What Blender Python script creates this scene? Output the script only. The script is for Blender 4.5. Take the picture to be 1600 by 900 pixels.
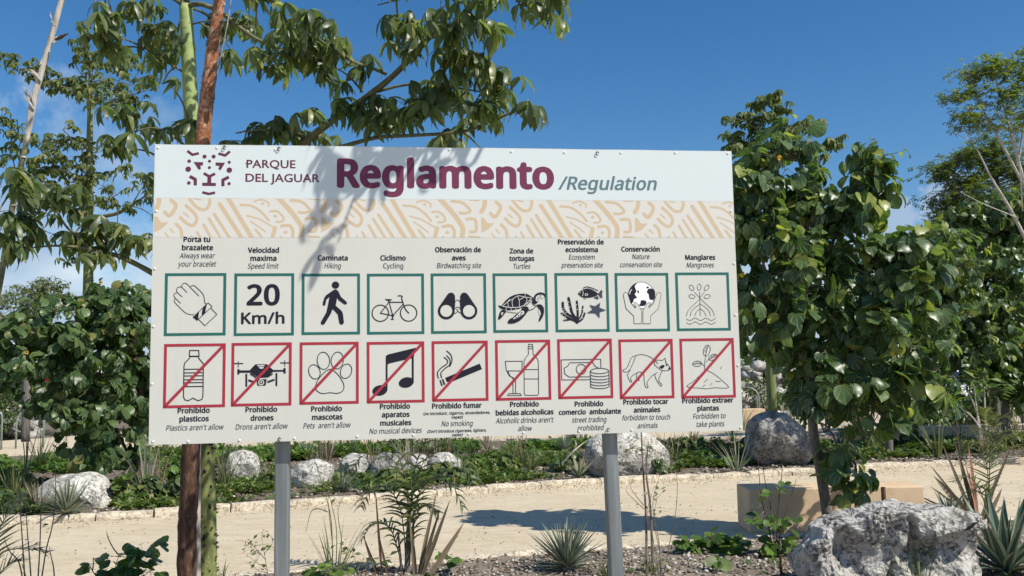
import bpy, bmesh, math, random
import numpy as np
from mathutils import Vector, Matrix, noise
from mathutils.geometry import tessellate_polygon

S = bpy.context.scene
for o in list(bpy.data.objects):
    bpy.data.objects.remove(o, do_unlink=True)
PI = math.pi
R = math.radians

# ------------------------------------------------------------------ camera
FPX = 1427.27                     # focal length in photo pixels (1600 wide)
PITCH, ROLL, EYE = 0.09730384, -0.01721687, 1.6
_cr, _sr, _cp, _sp = math.cos(ROLL), math.sin(ROLL), math.cos(PITCH), math.sin(PITCH)
_R0, FW, _U0 = Vector((1, 0, 0)), Vector((0, _cp, _sp)), Vector((0, -_sp, _cp))
RT = _R0 * _cr + _U0 * _sr
UP = -_R0 * _sr + _U0 * _cr
CAM = Vector((0, 0, EYE))
cd = bpy.data.cameras.new('camera')
co = bpy.data.objects.new('camera', cd)
S.collection.objects.link(co)
cd.sensor_width = 36
cd.lens = 36 * FPX / 1600
cd.clip_start, cd.clip_end = 0.05, 3000
m3 = Matrix((RT, UP, -FW)).transposed()
co.matrix_world = Matrix.Translation(CAM) @ m3.to_4x4()
S.camera = co

def ray(px, py):
    return FW * FPX + RT * (px - 800) + UP * (450 - py)
def P(px, py, Y):                 # the point of the place at distance Y seen at a photo pixel
    d = ray(px, py)
    return CAM + d * (Y / d.y)
def G(px, py, z=0.0):             # ground point seen at a photo pixel
    d = ray(px, py)
    return CAM + d * ((z - EYE) / d.z)
def proj(p):
    d = Vector(p) - CAM
    z = d.dot(FW)
    return (800 + FPX * d.dot(RT) / z, 450 - FPX * d.dot(UP) / z, z)

# ------------------------------------------------------------------ sun and sky
SUN_EL, SUN_AZ = R(47), R(33)     # height; angle from +x towards the camera
SUNV = Vector((math.cos(SUN_EL) * math.cos(SUN_AZ), -math.cos(SUN_EL) * math.sin(SUN_AZ), math.sin(SUN_EL)))
sl = bpy.data.lights.new('sun', 'SUN')
sl.energy = 5.0
sl.angle = R(0.5)
sl.color = (1.0, 0.945, 0.845)
so = bpy.data.objects.new('sun', sl)
so.rotation_euler = SUNV.to_track_quat('Z', 'Y').to_euler()
so.location = SUNV * 30
S.collection.objects.link(so)

W = bpy.data.worlds.new('World')
S.world = W
W.use_nodes = True
wn, wl = W.node_tree.nodes, W.node_tree.links
wn.clear()
wo = wn.new('ShaderNodeOutputWorld')
bg = wn.new('ShaderNodeBackground')
sky = wn.new('ShaderNodeTexSky')
sky.sky_type = 'NISHITA'
sky.sun_disc = False
sky.sun_elevation = SUN_EL
sky.sun_rotation = math.atan2(SUNV.x, SUNV.y)
sky.altitude = 0
sky.air_density = 1.0
sky.dust_density = 0.3
sky.ozone_density = 4.0
bg.inputs[1].default_value = 0.108
# low clouds round the whole horizon
tc = wn.new('ShaderNodeTexCoord')
sep = wn.new('ShaderNodeSeparateXYZ')
wl.new(tc.outputs['Generated'], sep.inputs[0])
mp = wn.new('ShaderNodeMapping')
mp.inputs['Scale'].default_value = (1.0, 1.0, 2.2)
mp.inputs['Location'].default_value = (0.35, 0.1, 0.02)
wl.new(tc.outputs['Generated'], mp.inputs[0])
nz = wn.new('ShaderNodeTexNoise')
nz.inputs['Scale'].default_value = 5.2
nz.inputs['Detail'].default_value = 9
nz.inputs['Roughness'].default_value = 0.55
wl.new(mp.outputs[0], nz.inputs['Vector'])
def wmath(op, a, b=None, clamp=False):
    n = wn.new('ShaderNodeMath'); n.operation = op; n.use_clamp = clamp
    for i, v in enumerate((a, b)):
        if v is None: continue
        if isinstance(v, (int, float)): n.inputs[i].default_value = v
        else: wl.new(v, n.inputs[i])
    return n.outputs[0]
# cloud cover falls off with height above the horizon
mr = wn.new('ShaderNodeMapRange')
mr.inputs['From Min'].default_value = 0.08
mr.inputs['From Max'].default_value = 0.25
mr.inputs['To Min'].default_value = 0.19
mr.inputs['To Max'].default_value = -0.22
wl.new(sep.outputs['Z'], mr.inputs['Value'])
# more of it to the north-west, less to the north
side = wmath('SUBTRACT', wmath('MULTIPLY', wmath('MULTIPLY', sep.outputs['X'], sep.outputs['X']), 0.5), wmath('MULTIPLY', sep.outputs['X'], 0.06))
cov = wmath('ADD', wmath('ADD', nz.outputs[0], mr.outputs[0]), side)
cl = wmath('MULTIPLY', wmath('SUBTRACT', cov, 0.55), 9.0, True)
# cloud banks standing here and there along the horizon: (azimuth, height, half widths, softness)
azn = wmath('ARCTAN2', sep.outputs['X'], sep.outputs['Y']); eln = wmath('ARCSINE', sep.outputs['Z'])
nz3 = wn.new('ShaderNodeTexNoise'); nz3.inputs['Scale'].default_value = 16; nz3.inputs['Detail'].default_value = 8; nz3.inputs['Roughness'].default_value = 0.6
wl.new(tc.outputs['Generated'], nz3.inputs['Vector'])
hard = None
for (a, e, wa, we, k) in ((0.385, 0.150, 0.060, 0.040, 5.0), (0.455, 0.160, 0.045, 0.045, 5.0), (-0.47, 0.20, 0.20, 0.11, 1.3), (-0.42, 0.10, 0.22, 0.07, 1.8), (0.95, 0.14, 0.2, 0.06, 3.0), (-1.2, 0.16, 0.25, 0.07, 2.0), (1.9, 0.12, 0.3, 0.06, 2.0), (-2.2, 0.15, 0.3, 0.08, 2.0), (2.8, 0.14, 0.25, 0.06, 2.5), (0.1, 0.08, 0.3, 0.05, 2.0)):
    dx = wmath('DIVIDE', wmath('SUBTRACT', azn, a), wa); dz = wmath('DIVIDE', wmath('SUBTRACT', eln, e), we)
    r2 = wmath('ADD', wmath('MULTIPLY', dx, dx), wmath('MULTIPLY', dz, dz))
    v = wmath('MULTIPLY', wmath('SUBTRACT', wmath('ADD', wmath('SUBTRACT', 0.62, wmath('MULTIPLY', r2, 0.45)), wmath('MULTIPLY', wmath('SUBTRACT', nz3.outputs[0], 0.5), 2.2)), 0.3), k, True)
    hard = v if hard is None else wmath('MAXIMUM', hard, v)
cl = wmath('MAXIMUM', cl, hard)
mix = wn.new('ShaderNodeMix'); mix.data_type = 'RGBA'
crp = wn.new('ShaderNodeMapRange')
crp.inputs['From Min'].default_value = 0.45; crp.inputs['From Max'].default_value = 0.75
nz2 = wn.new('ShaderNodeTexNoise'); nz2.inputs['Scale'].default_value = 7; nz2.inputs['Detail'].default_value = 4
wl.new(mp.outputs[0], nz2.inputs['Vector'])
cm = wn.new('ShaderNodeMix'); cm.data_type = 'RGBA'
cm.inputs[6].default_value = (3.6, 4.6, 6.0, 1); cm.inputs[7].default_value = (7.0, 7.6, 8.2, 1)
wl.new(nz2.outputs[0], crp.inputs['Value']); wl.new(crp.outputs[0], cm.inputs[0])
wl.new(wmath('MULTIPLY', cl, 0.8), mix.inputs[0])
hs = wn.new('ShaderNodeHueSaturation')
hs.inputs['Saturation'].default_value = 1.27
wl.new(sky.outputs[0], hs.inputs['Color'])
wl.new(hs.outputs[0], mix.inputs[6])
wl.new(cm.outputs[2], mix.inputs[7])
wl.new(mix.outputs[2], bg.inputs[0])
wl.new(bg.outputs[0], wo.inputs[0])
S.view_settings.view_transform = 'Standard'
S.view_settings.look = 'None'
S.view_settings.exposure = 0.13
S.view_settings.gamma = 1
S.cycles.max_bounces = 8
S.cycles.diffuse_bounces = 3
S.cycles.transparent_max_bounces = 4
S.cycles.use_adaptive_sampling = True
S.cycles.adaptive_threshold = 0.02
S.cycles.use_denoising = True

# ------------------------------------------------------------------ materials
def newmat(name):
    m = bpy.data.materials.new(name); m.use_nodes = True
    nt = m.node_tree; b = nt.nodes['Principled BSDF']
    return m, nt, b
def N(nt, kind, **kw):
    n = nt.nodes.new('ShaderNode' + kind)
    for k, v in kw.items():
        if k in n.inputs.keys(): n.inputs[k].default_value = v
        else: setattr(n, k, v)
    return n
def ramp(nt, fac, stops):
    n = nt.nodes.new('ShaderNodeValToRGB')
    e = n.color_ramp.elements
    while len(e) < len(stops): e.new(0.5)
    for el, (p, c) in zip(e, stops):
        el.position = p; el.color = (*c, 1) if len(c) == 3 else c
    nt.links.new(fac, n.inputs[0])
    return n.outputs[0]
def noise_n(nt, scale, detail=5, rough=0.6, vec=None, dist=0.0):
    n = N(nt, 'TexNoise', Scale=scale, Detail=detail, Roughness=rough, Distortion=dist)
    if vec is not None: nt.links.new(vec, n.inputs['Vector'])
    return n.outputs[0]
def mixc(nt, fac, a, b, mode='MIX'):
    n = nt.nodes.new('ShaderNodeMix'); n.data_type = 'RGBA'; n.blend_type = mode
    for i, v in ((0, fac), (6, a), (7, b)):
        if isinstance(v, (int, float)): n.inputs[i].default_value = v
        elif isinstance(v, tuple): n.inputs[i].default_value = (*v, 1)
        else: nt.links.new(v, n.inputs[i])
    return n.outputs[2]
def mth(nt, op, a, b=None, clamp=False):
    n = nt.nodes.new('ShaderNodeMath'); n.operation = op; n.use_clamp = clamp
    for i, v in enumerate((a, b)):
        if v is None: continue
        if isinstance(v, (int, float)): n.inputs[i].default_value = v
        else: nt.links.new(v, n.inputs[i])
    return n.outputs[0]
def bump(nt, b, h, strength=0.5, dist=0.01, prev=None):
    n = N(nt, 'Bump', Strength=strength, Distance=dist)
    nt.links.new(h, n.inputs['Height'])
    if prev is not None: nt.links.new(prev, n.inputs['Normal'])
    if b is not None: nt.links.new(n.outputs[0], b.inputs['Normal'])
    return n.outputs[0]
def objco(nt):
    return nt.nodes.new('ShaderNodeTexCoord').outputs['Object']
def geoco(nt):
    return nt.nodes.new('ShaderNodeNewGeometry').outputs['Position']

def flat_mat(name, col, rough=0.5, spec=0.3, metal=0.0):
    m, nt, b = newmat(name)
    b.inputs['Base Color'].default_value = (*col, 1)
    b.inputs['Roughness'].default_value = rough
    b.inputs['Specular IOR Level'].default_value = spec
    b.inputs['Metallic'].default_value = metal
    return m

def leaf_mat(name, dark, light, odd=(0.2, 0.2, 0.04), oddp=0.93, rough=0.42, tr=0.22, under=1.35, spec=0.45, veins=False, margin=False):
    m, nt, b = newmat(name)
    g = nt.nodes.new('ShaderNodeNewGeometry'); oi = nt.nodes.new('ShaderNodeObjectInfo')
    r = mth(nt, 'FRACT', mth(nt, 'ADD', g.outputs['Random Per Island'], oi.outputs['Random']))
    at = nt.nodes.new('ShaderNodeAttribute'); at.attribute_name = 'leafco'
    sp = nt.nodes.new('ShaderNodeSeparateXYZ'); nt.links.new(at.outputs['Vector'], sp.inputs[0])
    an = mth(nt, 'ARCTAN2', mth(nt, 'ABSOLUTE', sp.outputs['X']), mth(nt, 'ADD', sp.outputs['Y'], 0.12))
    vein = mth(nt, 'LESS_THAN', mth(nt, 'PINGPONG', mth(nt, 'ADD', an, 0.0), 0.21), 0.035)
    c = ramp(nt, r, [(0, dark), (0.55, tuple((a + b_) / 2 for a, b_ in zip(dark, light))), (oddp - 0.01, light), (oddp + 0.02, odd)])
    n = noise_n(nt, 25, 3, vec=g.outputs['Position'])
    c = mixc(nt, mth(nt, 'MULTIPLY', n, 0.35), c, tuple(x * 0.55 for x in dark))
    if veins: c = mixc(nt, mth(nt, 'MULTIPLY', vein, 0.4), c, tuple(min(1, x * 2.2 + 0.03) for x in light))
    if margin: c = mixc(nt, mth(nt, 'MULTIPLY', mth(nt, 'GREATER_THAN', mth(nt, 'ABSOLUTE', sp.outputs['Z']), 0.8), 0.7), c, (0.5, 0.5, 0.34))
    cu = mixc(nt, 1.0, c, (under, under * 1.0, under * 1.05), 'MULTIPLY')
    c = mixc(nt, g.outputs['Backfacing'], c, cu)
    nt.links.new(c, b.inputs['Base Color'])
    b.inputs['Roughness'].default_value = rough
    b.inputs['Specular IOR Level'].default_value = spec
    t = N(nt, 'BsdfTranslucent')
    ct = mixc(nt, 1.0, c, (1.5, 1.6, 0.6), 'MULTIPLY')
    nt.links.new(ct, t.inputs[0])
    mx = nt.nodes.new('ShaderNodeMixShader'); mx.inputs[0].default_value = tr
    nt.links.new(b.outputs[0], mx.inputs[1]); nt.links.new(t.outputs[0], mx.inputs[2])
    nt.links.new(mx.outputs[0], nt.nodes['Material Output'].inputs[0])
    return m

M = {}
M['ceiba_leaf'] = leaf_mat('ceiba_leaf', (0.06, 0.092, 0.036), (0.18, 0.225, 0.09), (0.28, 0.29, 0.11), 0.93, 0.38, 0.36, 1.8, 0.5)
M['ceiba_leaf_far'] = leaf_mat('ceiba_leaf_far', (0.06, 0.095, 0.03), (0.2, 0.235, 0.075), (0.26, 0.24, 0.09), 0.93, 0.5, 0.35, 1.4, 0.3)
M['round_leaf'] = leaf_mat('round_leaf', (0.026, 0.06, 0.022), (0.145, 0.21, 0.08), (0.32, 0.35, 0.08), 0.90, 0.36, 0.34, 1.45, 0.45, veins=True)
M['round_leaf_left'] = leaf_mat('round_leaf_left', (0.026, 0.06, 0.022), (0.135, 0.20, 0.072), (0.24, 0.22, 0.07), 0.95, 0.38, 0.34, 1.4, 0.42, veins=True)
M['fine_leaf'] = leaf_mat('fine_leaf', (0.10, 0.15, 0.04), (0.30, 0.36, 0.07), (0.40, 0.42, 0.08), 0.9, 0.5, 0.35, 1.1)
M['bush_leaf'] = leaf_mat('bush_leaf', (0.035, 0.06, 0.018), (0.13, 0.17, 0.05), (0.2, 0.2, 0.06), 0.92, 0.5, 0.25, 1.2)
M['olive_leaf'] = leaf_mat('olive_leaf', (0.06, 0.095, 0.03), (0.19, 0.24, 0.07), (0.26, 0.27, 0.08), 0.9, 0.5, 0.35, 1.2, 0.3)
M['cover_leaf'] = leaf_mat('cover_leaf', (0.05, 0.09, 0.015), (0.17, 0.25, 0.05), (0.28, 0.24, 0.09), 0.9, 0.5, 0.25, 1.1)
M['shrub_leaf'] = leaf_mat('shrub_leaf', (0.045, 0.09, 0.018), (0.14, 0.23, 0.045), (0.25, 0.26, 0.06), 0.94, 0.42, 0.28, 1.2, 0.3, veins=True)
M['agave_leaf'] = leaf_mat('agave_leaf', (0.075, 0.12, 0.085), (0.15, 0.20, 0.135), (0.28, 0.28, 0.18), 0.95, 0.5, 0.0, 1.0, margin=True)
M['agave_dark'] = leaf_mat('agave_dark', (0.045, 0.085, 0.055), (0.10, 0.16, 0.10), (0.25, 0.27, 0.16), 0.95, 0.45, 0.0, 1.0, margin=True)
M['agave_pale'] = leaf_mat('agave_pale', (0.16, 0.19, 0.09), (0.28, 0.30, 0.16), (0.32, 0.30, 0.18), 0.9, 0.5, 0.05, 1.0)
M['palm_leaf'] = leaf_mat('palm_leaf', (0.03, 0.05, 0.018), (0.09, 0.12, 0.035), (0.2, 0.2, 0.06), 0.93, 0.45, 0.2, 1.2)
M['grass'] = leaf_mat('grass', (0.09, 0.12, 0.04), (0.22, 0.25, 0.09), (0.36, 0.33, 0.18), 0.85, 0.55, 0.25, 1.0)
M['dry'] = leaf_mat('dry', (0.16, 0.12, 0.08), (0.34, 0.29, 0.2), (0.42, 0.38, 0.3), 0.85, 0.7, 0.1, 1.0)
M['silver'] = leaf_mat('silver', (0.2, 0.22, 0.15), (0.36, 0.37, 0.27), (0.42, 0.4, 0.3), 0.85, 0.6, 0.1, 1.0)
M['litter'] = leaf_mat('litter', (0.07, 0.045, 0.03), (0.24, 0.17, 0.11), (0.4, 0.33, 0.24), 0.85, 0.8, 0.0, 1.0, 0.2)
M['pink_stalk'] = leaf_mat('pink_stalk', (0.12, 0.09, 0.055), (0.2, 0.15, 0.085), (0.42, 0.2, 0.14), 0.8, 0.6, 0.05, 1.0)
M['yellow_petal'] = leaf_mat('yellow_petal', (0.8, 0.55, 0.05), (0.85, 0.66, 0.08), (0.8, 0.4, 0.05), 0.9, 0.5, 0.3, 1.0)
M['red_petal'] = leaf_mat('red_petal', (0.45, 0.06, 0.05), (0.6, 0.14, 0.08), (0.6, 0.3, 0.1), 0.9, 0.5, 0.3, 1.0)

def bark(name, c1, c2, c3, scale=(30, 30, 6), rough=0.85, bs=0.6, rings=0.0, spots=None):
    m, nt, b = newmat(name)
    oc = objco(nt)
    mpn = N(nt, 'Mapping', Scale=scale); nt.links.new(oc, mpn.inputs[0])
    n1 = noise_n(nt, 1.0, 6, 0.62, mpn.outputs[0], 0.6)
    n2 = noise_n(nt, 7.0, 4, 0.6, oc)
    c = ramp(nt, n1, [(0.32, c1), (0.52, c2), (0.72, c3)])
    c = mixc(nt, mth(nt, 'MULTIPLY', n2, 0.5), c, c2)
    if spots:
        v = N(nt, 'TexVoronoi', Scale=spots[1]); nt.links.new(oc, v.inputs['Vector'])
        c = mixc(nt, mth(nt, 'LESS_THAN', v.outputs['Distance'], spots[2]), c, spots[0])
    nt.links.new(c, b.inputs['Base Color'])
    b.inputs['Roughness'].default_value = rough
    b.inputs['Specular IOR Level'].default_value = 0.25
    bump(nt, b, n1, bs, 0.008)
    return m
M['bark_green'] = bark('bark_green', (0.075, 0.095, 0.035), (0.20, 0.225, 0.075), (0.30, 0.32, 0.12), (18, 18, 4), 0.7, 0.35, spots=((0.35, 0.34, 0.24), 55, 0.2))
M['bark_green_smooth'] = bark('bark_green_smooth', (0.24, 0.31, 0.11), (0.31, 0.39, 0.15), (0.37, 0.44, 0.19), (12, 12, 30), 0.6, 0.12, spots=((0.4, 0.42, 0.25), 38, 0.13))
M['bark_copper'] = bark('bark_copper', (0.13, 0.045, 0.02), (0.36, 0.15, 0.07), (0.85, 0.66, 0.50), (30, 30, 22), 0.4, 0.9)
M['bark_dark'] = bark('bark_dark', (0.022, 0.015, 0.012), (0.10, 0.052, 0.032), (0.27, 0.18, 0.13), (40, 40, 11), 0.85, 1.0)
M['bark_grey'] = bark('bark_grey', (0.08, 0.07, 0.06), (0.17, 0.15, 0.13), (0.28, 0.26, 0.23), (30, 30, 12), 0.85, 0.5)
M['bark_branch'] = bark('bark_branch', (0.075, 0.075, 0.04), (0.16, 0.16, 0.085), (0.27, 0.26, 0.16), (25, 25, 25), 0.8, 0.4)
M['bark_pale'] = bark('bark_pale', (0.26, 0.23, 0.19), (0.5, 0.46, 0.41), (0.66, 0.63, 0.58), (40, 40, 5), 0.85, 0.7)
M['bark_red'] = bark('bark_red', (0.06, 0.03, 0.02), (0.14, 0.075, 0.055), (0.22, 0.14, 0.10), (30, 30, 10), 0.85, 0.5)
M['stick'] = bark('stick', (0.09, 0.07, 0.055), (0.2, 0.165, 0.13), (0.33, 0.29, 0.24), (40, 40, 10), 0.85, 0.4)
M['thorn'] = flat_mat('thorn', (0.05, 0.038, 0.03), 0.8)

def limestone(name, base=(0.52, 0.49, 0.43), dark=(0.06, 0.06, 0.058), mid=(0.27, 0.255, 0.23), dk=0.5, sc=3.2, pits=1.0, lichen=0.75):
    m, nt, b = newmat(name)
    oc = objco(nt)
    n1 = noise_n(nt, sc, 9, 0.68, oc, 0.4)
    n2 = noise_n(nt, sc * 9, 6, 0.7, oc)
    n3 = noise_n(nt, sc * 2.3, 3, 0.5, oc)
    c = ramp(nt, n1, [(dk - 0.12, mid), (dk + 0.02, base), (0.75, tuple(min(1, x * 1.15) for x in base))])
    sp = mth(nt, 'MULTIPLY', ramp(nt, n2, [(0.47, (1, 1, 1)), (0.54, (0, 0, 0))]), ramp(nt, n3, [(0.40, (0, 0, 0)), (0.52, (1, 1, 1))]))
    c = mixc(nt, mth(nt, 'MULTIPLY', sp, lichen), c, dark)
    nt.links.new(c, b.inputs['Base Color'])
    b.inputs['Roughness'].default_value = 0.95
    b.inputs['Specular IOR Level'].default_value = 0.1
    v = N(nt, 'TexVoronoi', Scale=sc * 9); nt.links.new(oc, v.inputs['Vector'])
    n4 = noise_n(nt, sc * 3.5, 8, 0.75, oc)
    h = mth(nt, 'ADD', mth(nt, 'ADD', mth(nt, 'MULTIPLY', n2, 1.0), mth(nt, 'MULTIPLY', n4, 1.6)), mth(nt, 'MULTIPLY', v.outputs['Distance'], 0.5))
    p1 = bump(nt, None, n1, 0.5, 0.06)
    bump(nt, b, h, 0.8 * pits, 0.02, p1)
    return m
M['rock'] = limestone('rock', (0.70, 0.67, 0.60), (0.07, 0.07, 0.068), (0.4, 0.38, 0.34))
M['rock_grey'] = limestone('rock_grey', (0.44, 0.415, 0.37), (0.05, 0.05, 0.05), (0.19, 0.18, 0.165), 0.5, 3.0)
M['rock_big'] = limestone('rock_big', (0.72, 0.69, 0.63), (0.03, 0.03, 0.03), (0.34, 0.295, 0.24), 0.43, 3.4, 1.5, 0.78)
M['kerb'] = limestone('kerb', (0.66, 0.58, 0.45), (0.24, 0.19, 0.14), (0.48, 0.40, 0.29), 0.42, 5.0, 0.5)

def sandy(name, c1, c2, c3, big=0.5):
    m, nt, b = newmat(name)
    gc = geoco(nt)
    n1 = noise_n(nt, big, 6, 0.6, gc)
    n2 = noise_n(nt, 85, 4, 0.7, gc)
    n3 = noise_n(nt, 6, 5, 0.65, gc)
    c = ramp(nt, n1, [(0.35, c1), (0.65, c2)])
    c = mixc(nt, mth(nt, 'MULTIPLY', ramp(nt, n2, [(0.35, (0, 0, 0)), (0.68, (1, 1, 1))]), 0.5), c, c3)
    c = mixc(nt, mth(nt, 'MULTIPLY', ramp(nt, n3, [(0.36, (1, 1, 1)), (0.5, (0, 0, 0))]), 0.35), c, tuple(x * 0.72 for x in c1))
    nt.links.new(c, b.inputs['Base Color'])
    b.inputs['Roughness'].default_value = 0.95
    b.inputs['Specular IOR Level'].default_value = 0.1
    p = bump(nt, None, n3, 0.25, 0.03)
    bump(nt, b, n2, 0.7, 0.006, p)
    return m
M['path'] = sandy('path', (0.60, 0.51, 0.36), (0.68, 0.585, 0.43), (0.44, 0.36, 0.25), 0.9)
def scuff(m):
    # old foot and wheel marks pressed along the path
    nt = m.node_tree; b = nt.nodes['Principled BSDF']; gc = geoco(nt)
    mp_ = N(nt, 'Mapping', Scale=(0.9, 7.0, 1)); mp_.inputs['Rotation'].default_value = (0, 0, -0.3); nt.links.new(gc, mp_.inputs[0])
    a = noise_n(nt, 1.6, 6, 0.7, mp_.outputs[0], 0.8); v = noise_n(nt, 3.2, 3, 0.5, gc)
    old = b.inputs['Base Color'].links[0].from_socket
    c = mixc(nt, mth(nt, 'MULTIPLY', ramp(nt, a, [(0.40, (1, 1, 1)), (0.52, (0, 0, 0))]), 0.30), old, (0.42, 0.33, 0.22))
    c = mixc(nt, mth(nt, 'MULTIPLY', ramp(nt, v, [(0.56, (0, 0, 0)), (0.70, (1, 1, 1))]), 0.25), c, (0.74, 0.66, 0.52))
    nt.links.new(c, b.inputs['Base Color'])
    bump(nt, b, a, 0.5, 0.02, b.inputs['Normal'].links[0].from_socket)
scuff(M['path'])
M['soil'] = sandy('soil', (0.13, 0.10, 0.075), (0.24, 0.195, 0.15), (0.42, 0.37, 0.30), 3.0)
M['soil_far'] = sandy('soil_far', (0.10, 0.085, 0.06), (0.19, 0.155, 0.115), (0.3, 0.26, 0.2), 2.0)
M['chips'] = leaf_mat('chips', (0.14, 0.11, 0.085), (0.55, 0.5, 0.43), (0.62, 0.58, 0.52), 0.8, 0.9, 0.0, 1.0, 0.1)
M['bench'] = sandy('bench', (0.62, 0.455, 0.29), (0.72, 0.54, 0.355), (0.60, 0.455, 0.30), 2.5)
M['bench'].node_tree.nodes['Bump'].inputs['Strength'].default_value = 0.1

# ------------------------------------------------------------------ helpers
LINK = S.collection.objects.link
def setp(o, label=None, cat=None, group=None, kind=None):
    if label: o['label'] = label
    if cat: o['category'] = cat
    if group: o['group'] = group
    if kind: o['kind'] = kind
    return o
def thing(name, base, label, cat, group=None):
    o = bpy.data.objects.new(name, None); LINK(o)
    o.empty_display_size = 0.1
    o.location = base
    return setp(o, label, cat, group)
def mesh_from(name, V, F, mats, smooth=False, midx=None):
    me = bpy.data.meshes.new(name)
    if isinstance(F, np.ndarray):
        nf = len(F); k = F.shape[1]
        me.vertices.add(len(V)); me.vertices.foreach_set('co', np.asarray(V, np.float32).ravel())
        me.loops.add(nf * k); me.loops.foreach_set('vertex_index', F.astype(np.int32).ravel())
        me.polygons.add(nf)
        me.polygons.foreach_set('loop_start', np.arange(0, nf * k, k, dtype=np.int32))
        if midx is not None: me.polygons.foreach_set('material_index', midx.astype(np.int32))
        me.update(calc_edges=True)
    else:
        me.from_pydata([tuple(v) for v in V], [], F)
        if midx is not None: me.polygons.foreach_set('material_index', midx)
        me.update()
    for m in (mats if isinstance(mats, (list, tuple)) else [mats]):
        me.materials.append(m)
    if smooth: me.polygons.foreach_set('use_smooth', [True] * len(me.polygons))
    return me
def put(name, me, parent=None, loc=None, mat=None, kind=None, label=None):
    o = bpy.data.objects.new(name, me); LINK(o)
    if parent is not None: o.parent = parent
    if mat is not None: o.matrix_local = mat
    elif loc is not None: o.location = loc
    if kind: o['kind'] = kind
    if label: o['label'] = label
    return o

class Geo:
    """collects vertices and faces relative to an origin"""
    def __init__(s, origin=(0, 0, 0)):
        s.V, s.F, s.MI = [], [], []; s.o = Vector(origin)
    def add(s, V, F, mi=0):
        n = len(s.V)
        s.V += [Vector(v) - s.o for v in V]
        s.F += [tuple(i + n for i in f) for f in F]
        s.MI += [mi] * len(F)
    def tube(s, pts, rad, sides=8, mi=0, cap=True, wob=0.0, rnd=None):
        pts = [Vector(p) for p in pts]
        if not isinstance(rad, (list, tuple)): rad = [rad] * len(pts)
        V, F = [], []
        prev = None
        for i, p in enumerate(pts):
            t = (pts[min(i + 1, len(pts) - 1)] - pts[max(i - 1, 0)])
            if t.length < 1e-9: t = Vector((0, 0, 1))
            t.normalize()
            if prev is None:
                a = t.orthogonal().normalized()
            else:
                a = (prev - t * prev.dot(t)).normalized()
            prev = a
            b = t.cross(a)
            for k in range(sides):
                an = 2 * PI * k / sides
                r = rad[i]
                if wob: r *= 1 + wob * noise.noise(Vector((k * 1.3, i * 0.7, p.z * 3)))
                V.append(p + (a * math.cos(an) + b * math.sin(an)) * r)
        for i in range(len(pts) - 1):
            for k in range(sides):
                k2 = (k + 1) % sides
                F.append((i * sides + k, i * sides + k2, (i + 1) * sides + k2, (i + 1) * sides + k))
        if cap:
            F.append(tuple(range(sides - 1, -1, -1)))
            F.append(tuple((len(pts) - 1) * sides + k for k in range(sides)))
        s.add(V, F, mi)
    def box(s, c, size, mi=0, rot=None):
        x, y, z = [d / 2 for d in size]
        V = [Vector((sx * x, sy * y, sz * z)) for sz in (-1, 1) for sy in (-1, 1) for sx in (-1, 1)]
        if rot is not None: V = [rot @ v for v in V]
        V = [v + Vector(c) for v in V]
        F = [(0, 2, 3, 1), (4, 5, 7, 6), (0, 1, 5, 4), (2, 6, 7, 3), (0, 4, 6, 2), (1, 3, 7, 5)]
        s.add(V, F, mi)
    def build(s, name, mats, parent=None, smooth=False, kind=None, label=None, bevel=0):
        me = mesh_from(name, s.V, s.F, mats, smooth, s.MI)
        o = put(name, me, parent, None if parent is not None else s.o, kind=kind, label=label)
        if bevel:
            md = o.modifiers.new('bevel', 'BEVEL'); md.width = bevel; md.segments = 2; md.limit_method = 'ANGLE'
        return o

def smooth_path(pts, n=4):
    """Catmull-Rom through points (any dimension, as Vectors)"""
    pts = [Vector(p) for p in pts]
    if len(pts) < 3: 
        return [pts[0].lerp(pts[1], i / n) for i in range(n + 1)]
    out = []
    for i in range(len(pts) - 1):
        p0, p1, p2, p3 = pts[max(i - 1, 0)], pts[i], pts[i + 1], pts[min(i + 2, len(pts) - 1)]
        for k in range(n):
            t = k / n
            out.append(0.5 * ((2 * p1) + (p2 - p0) * t + (2 * p0 - 5 * p1 + 4 * p2 - p3) * t * t + (3 * p1 - p0 - 3 * p2 + p3) * t ** 3))
    out.append(pts[-1])
    return out
def lerp_list(a, n):
    xs = np.linspace(0, len(a) - 1, n)
    return list(np.interp(xs, range(len(a)), a))

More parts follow.
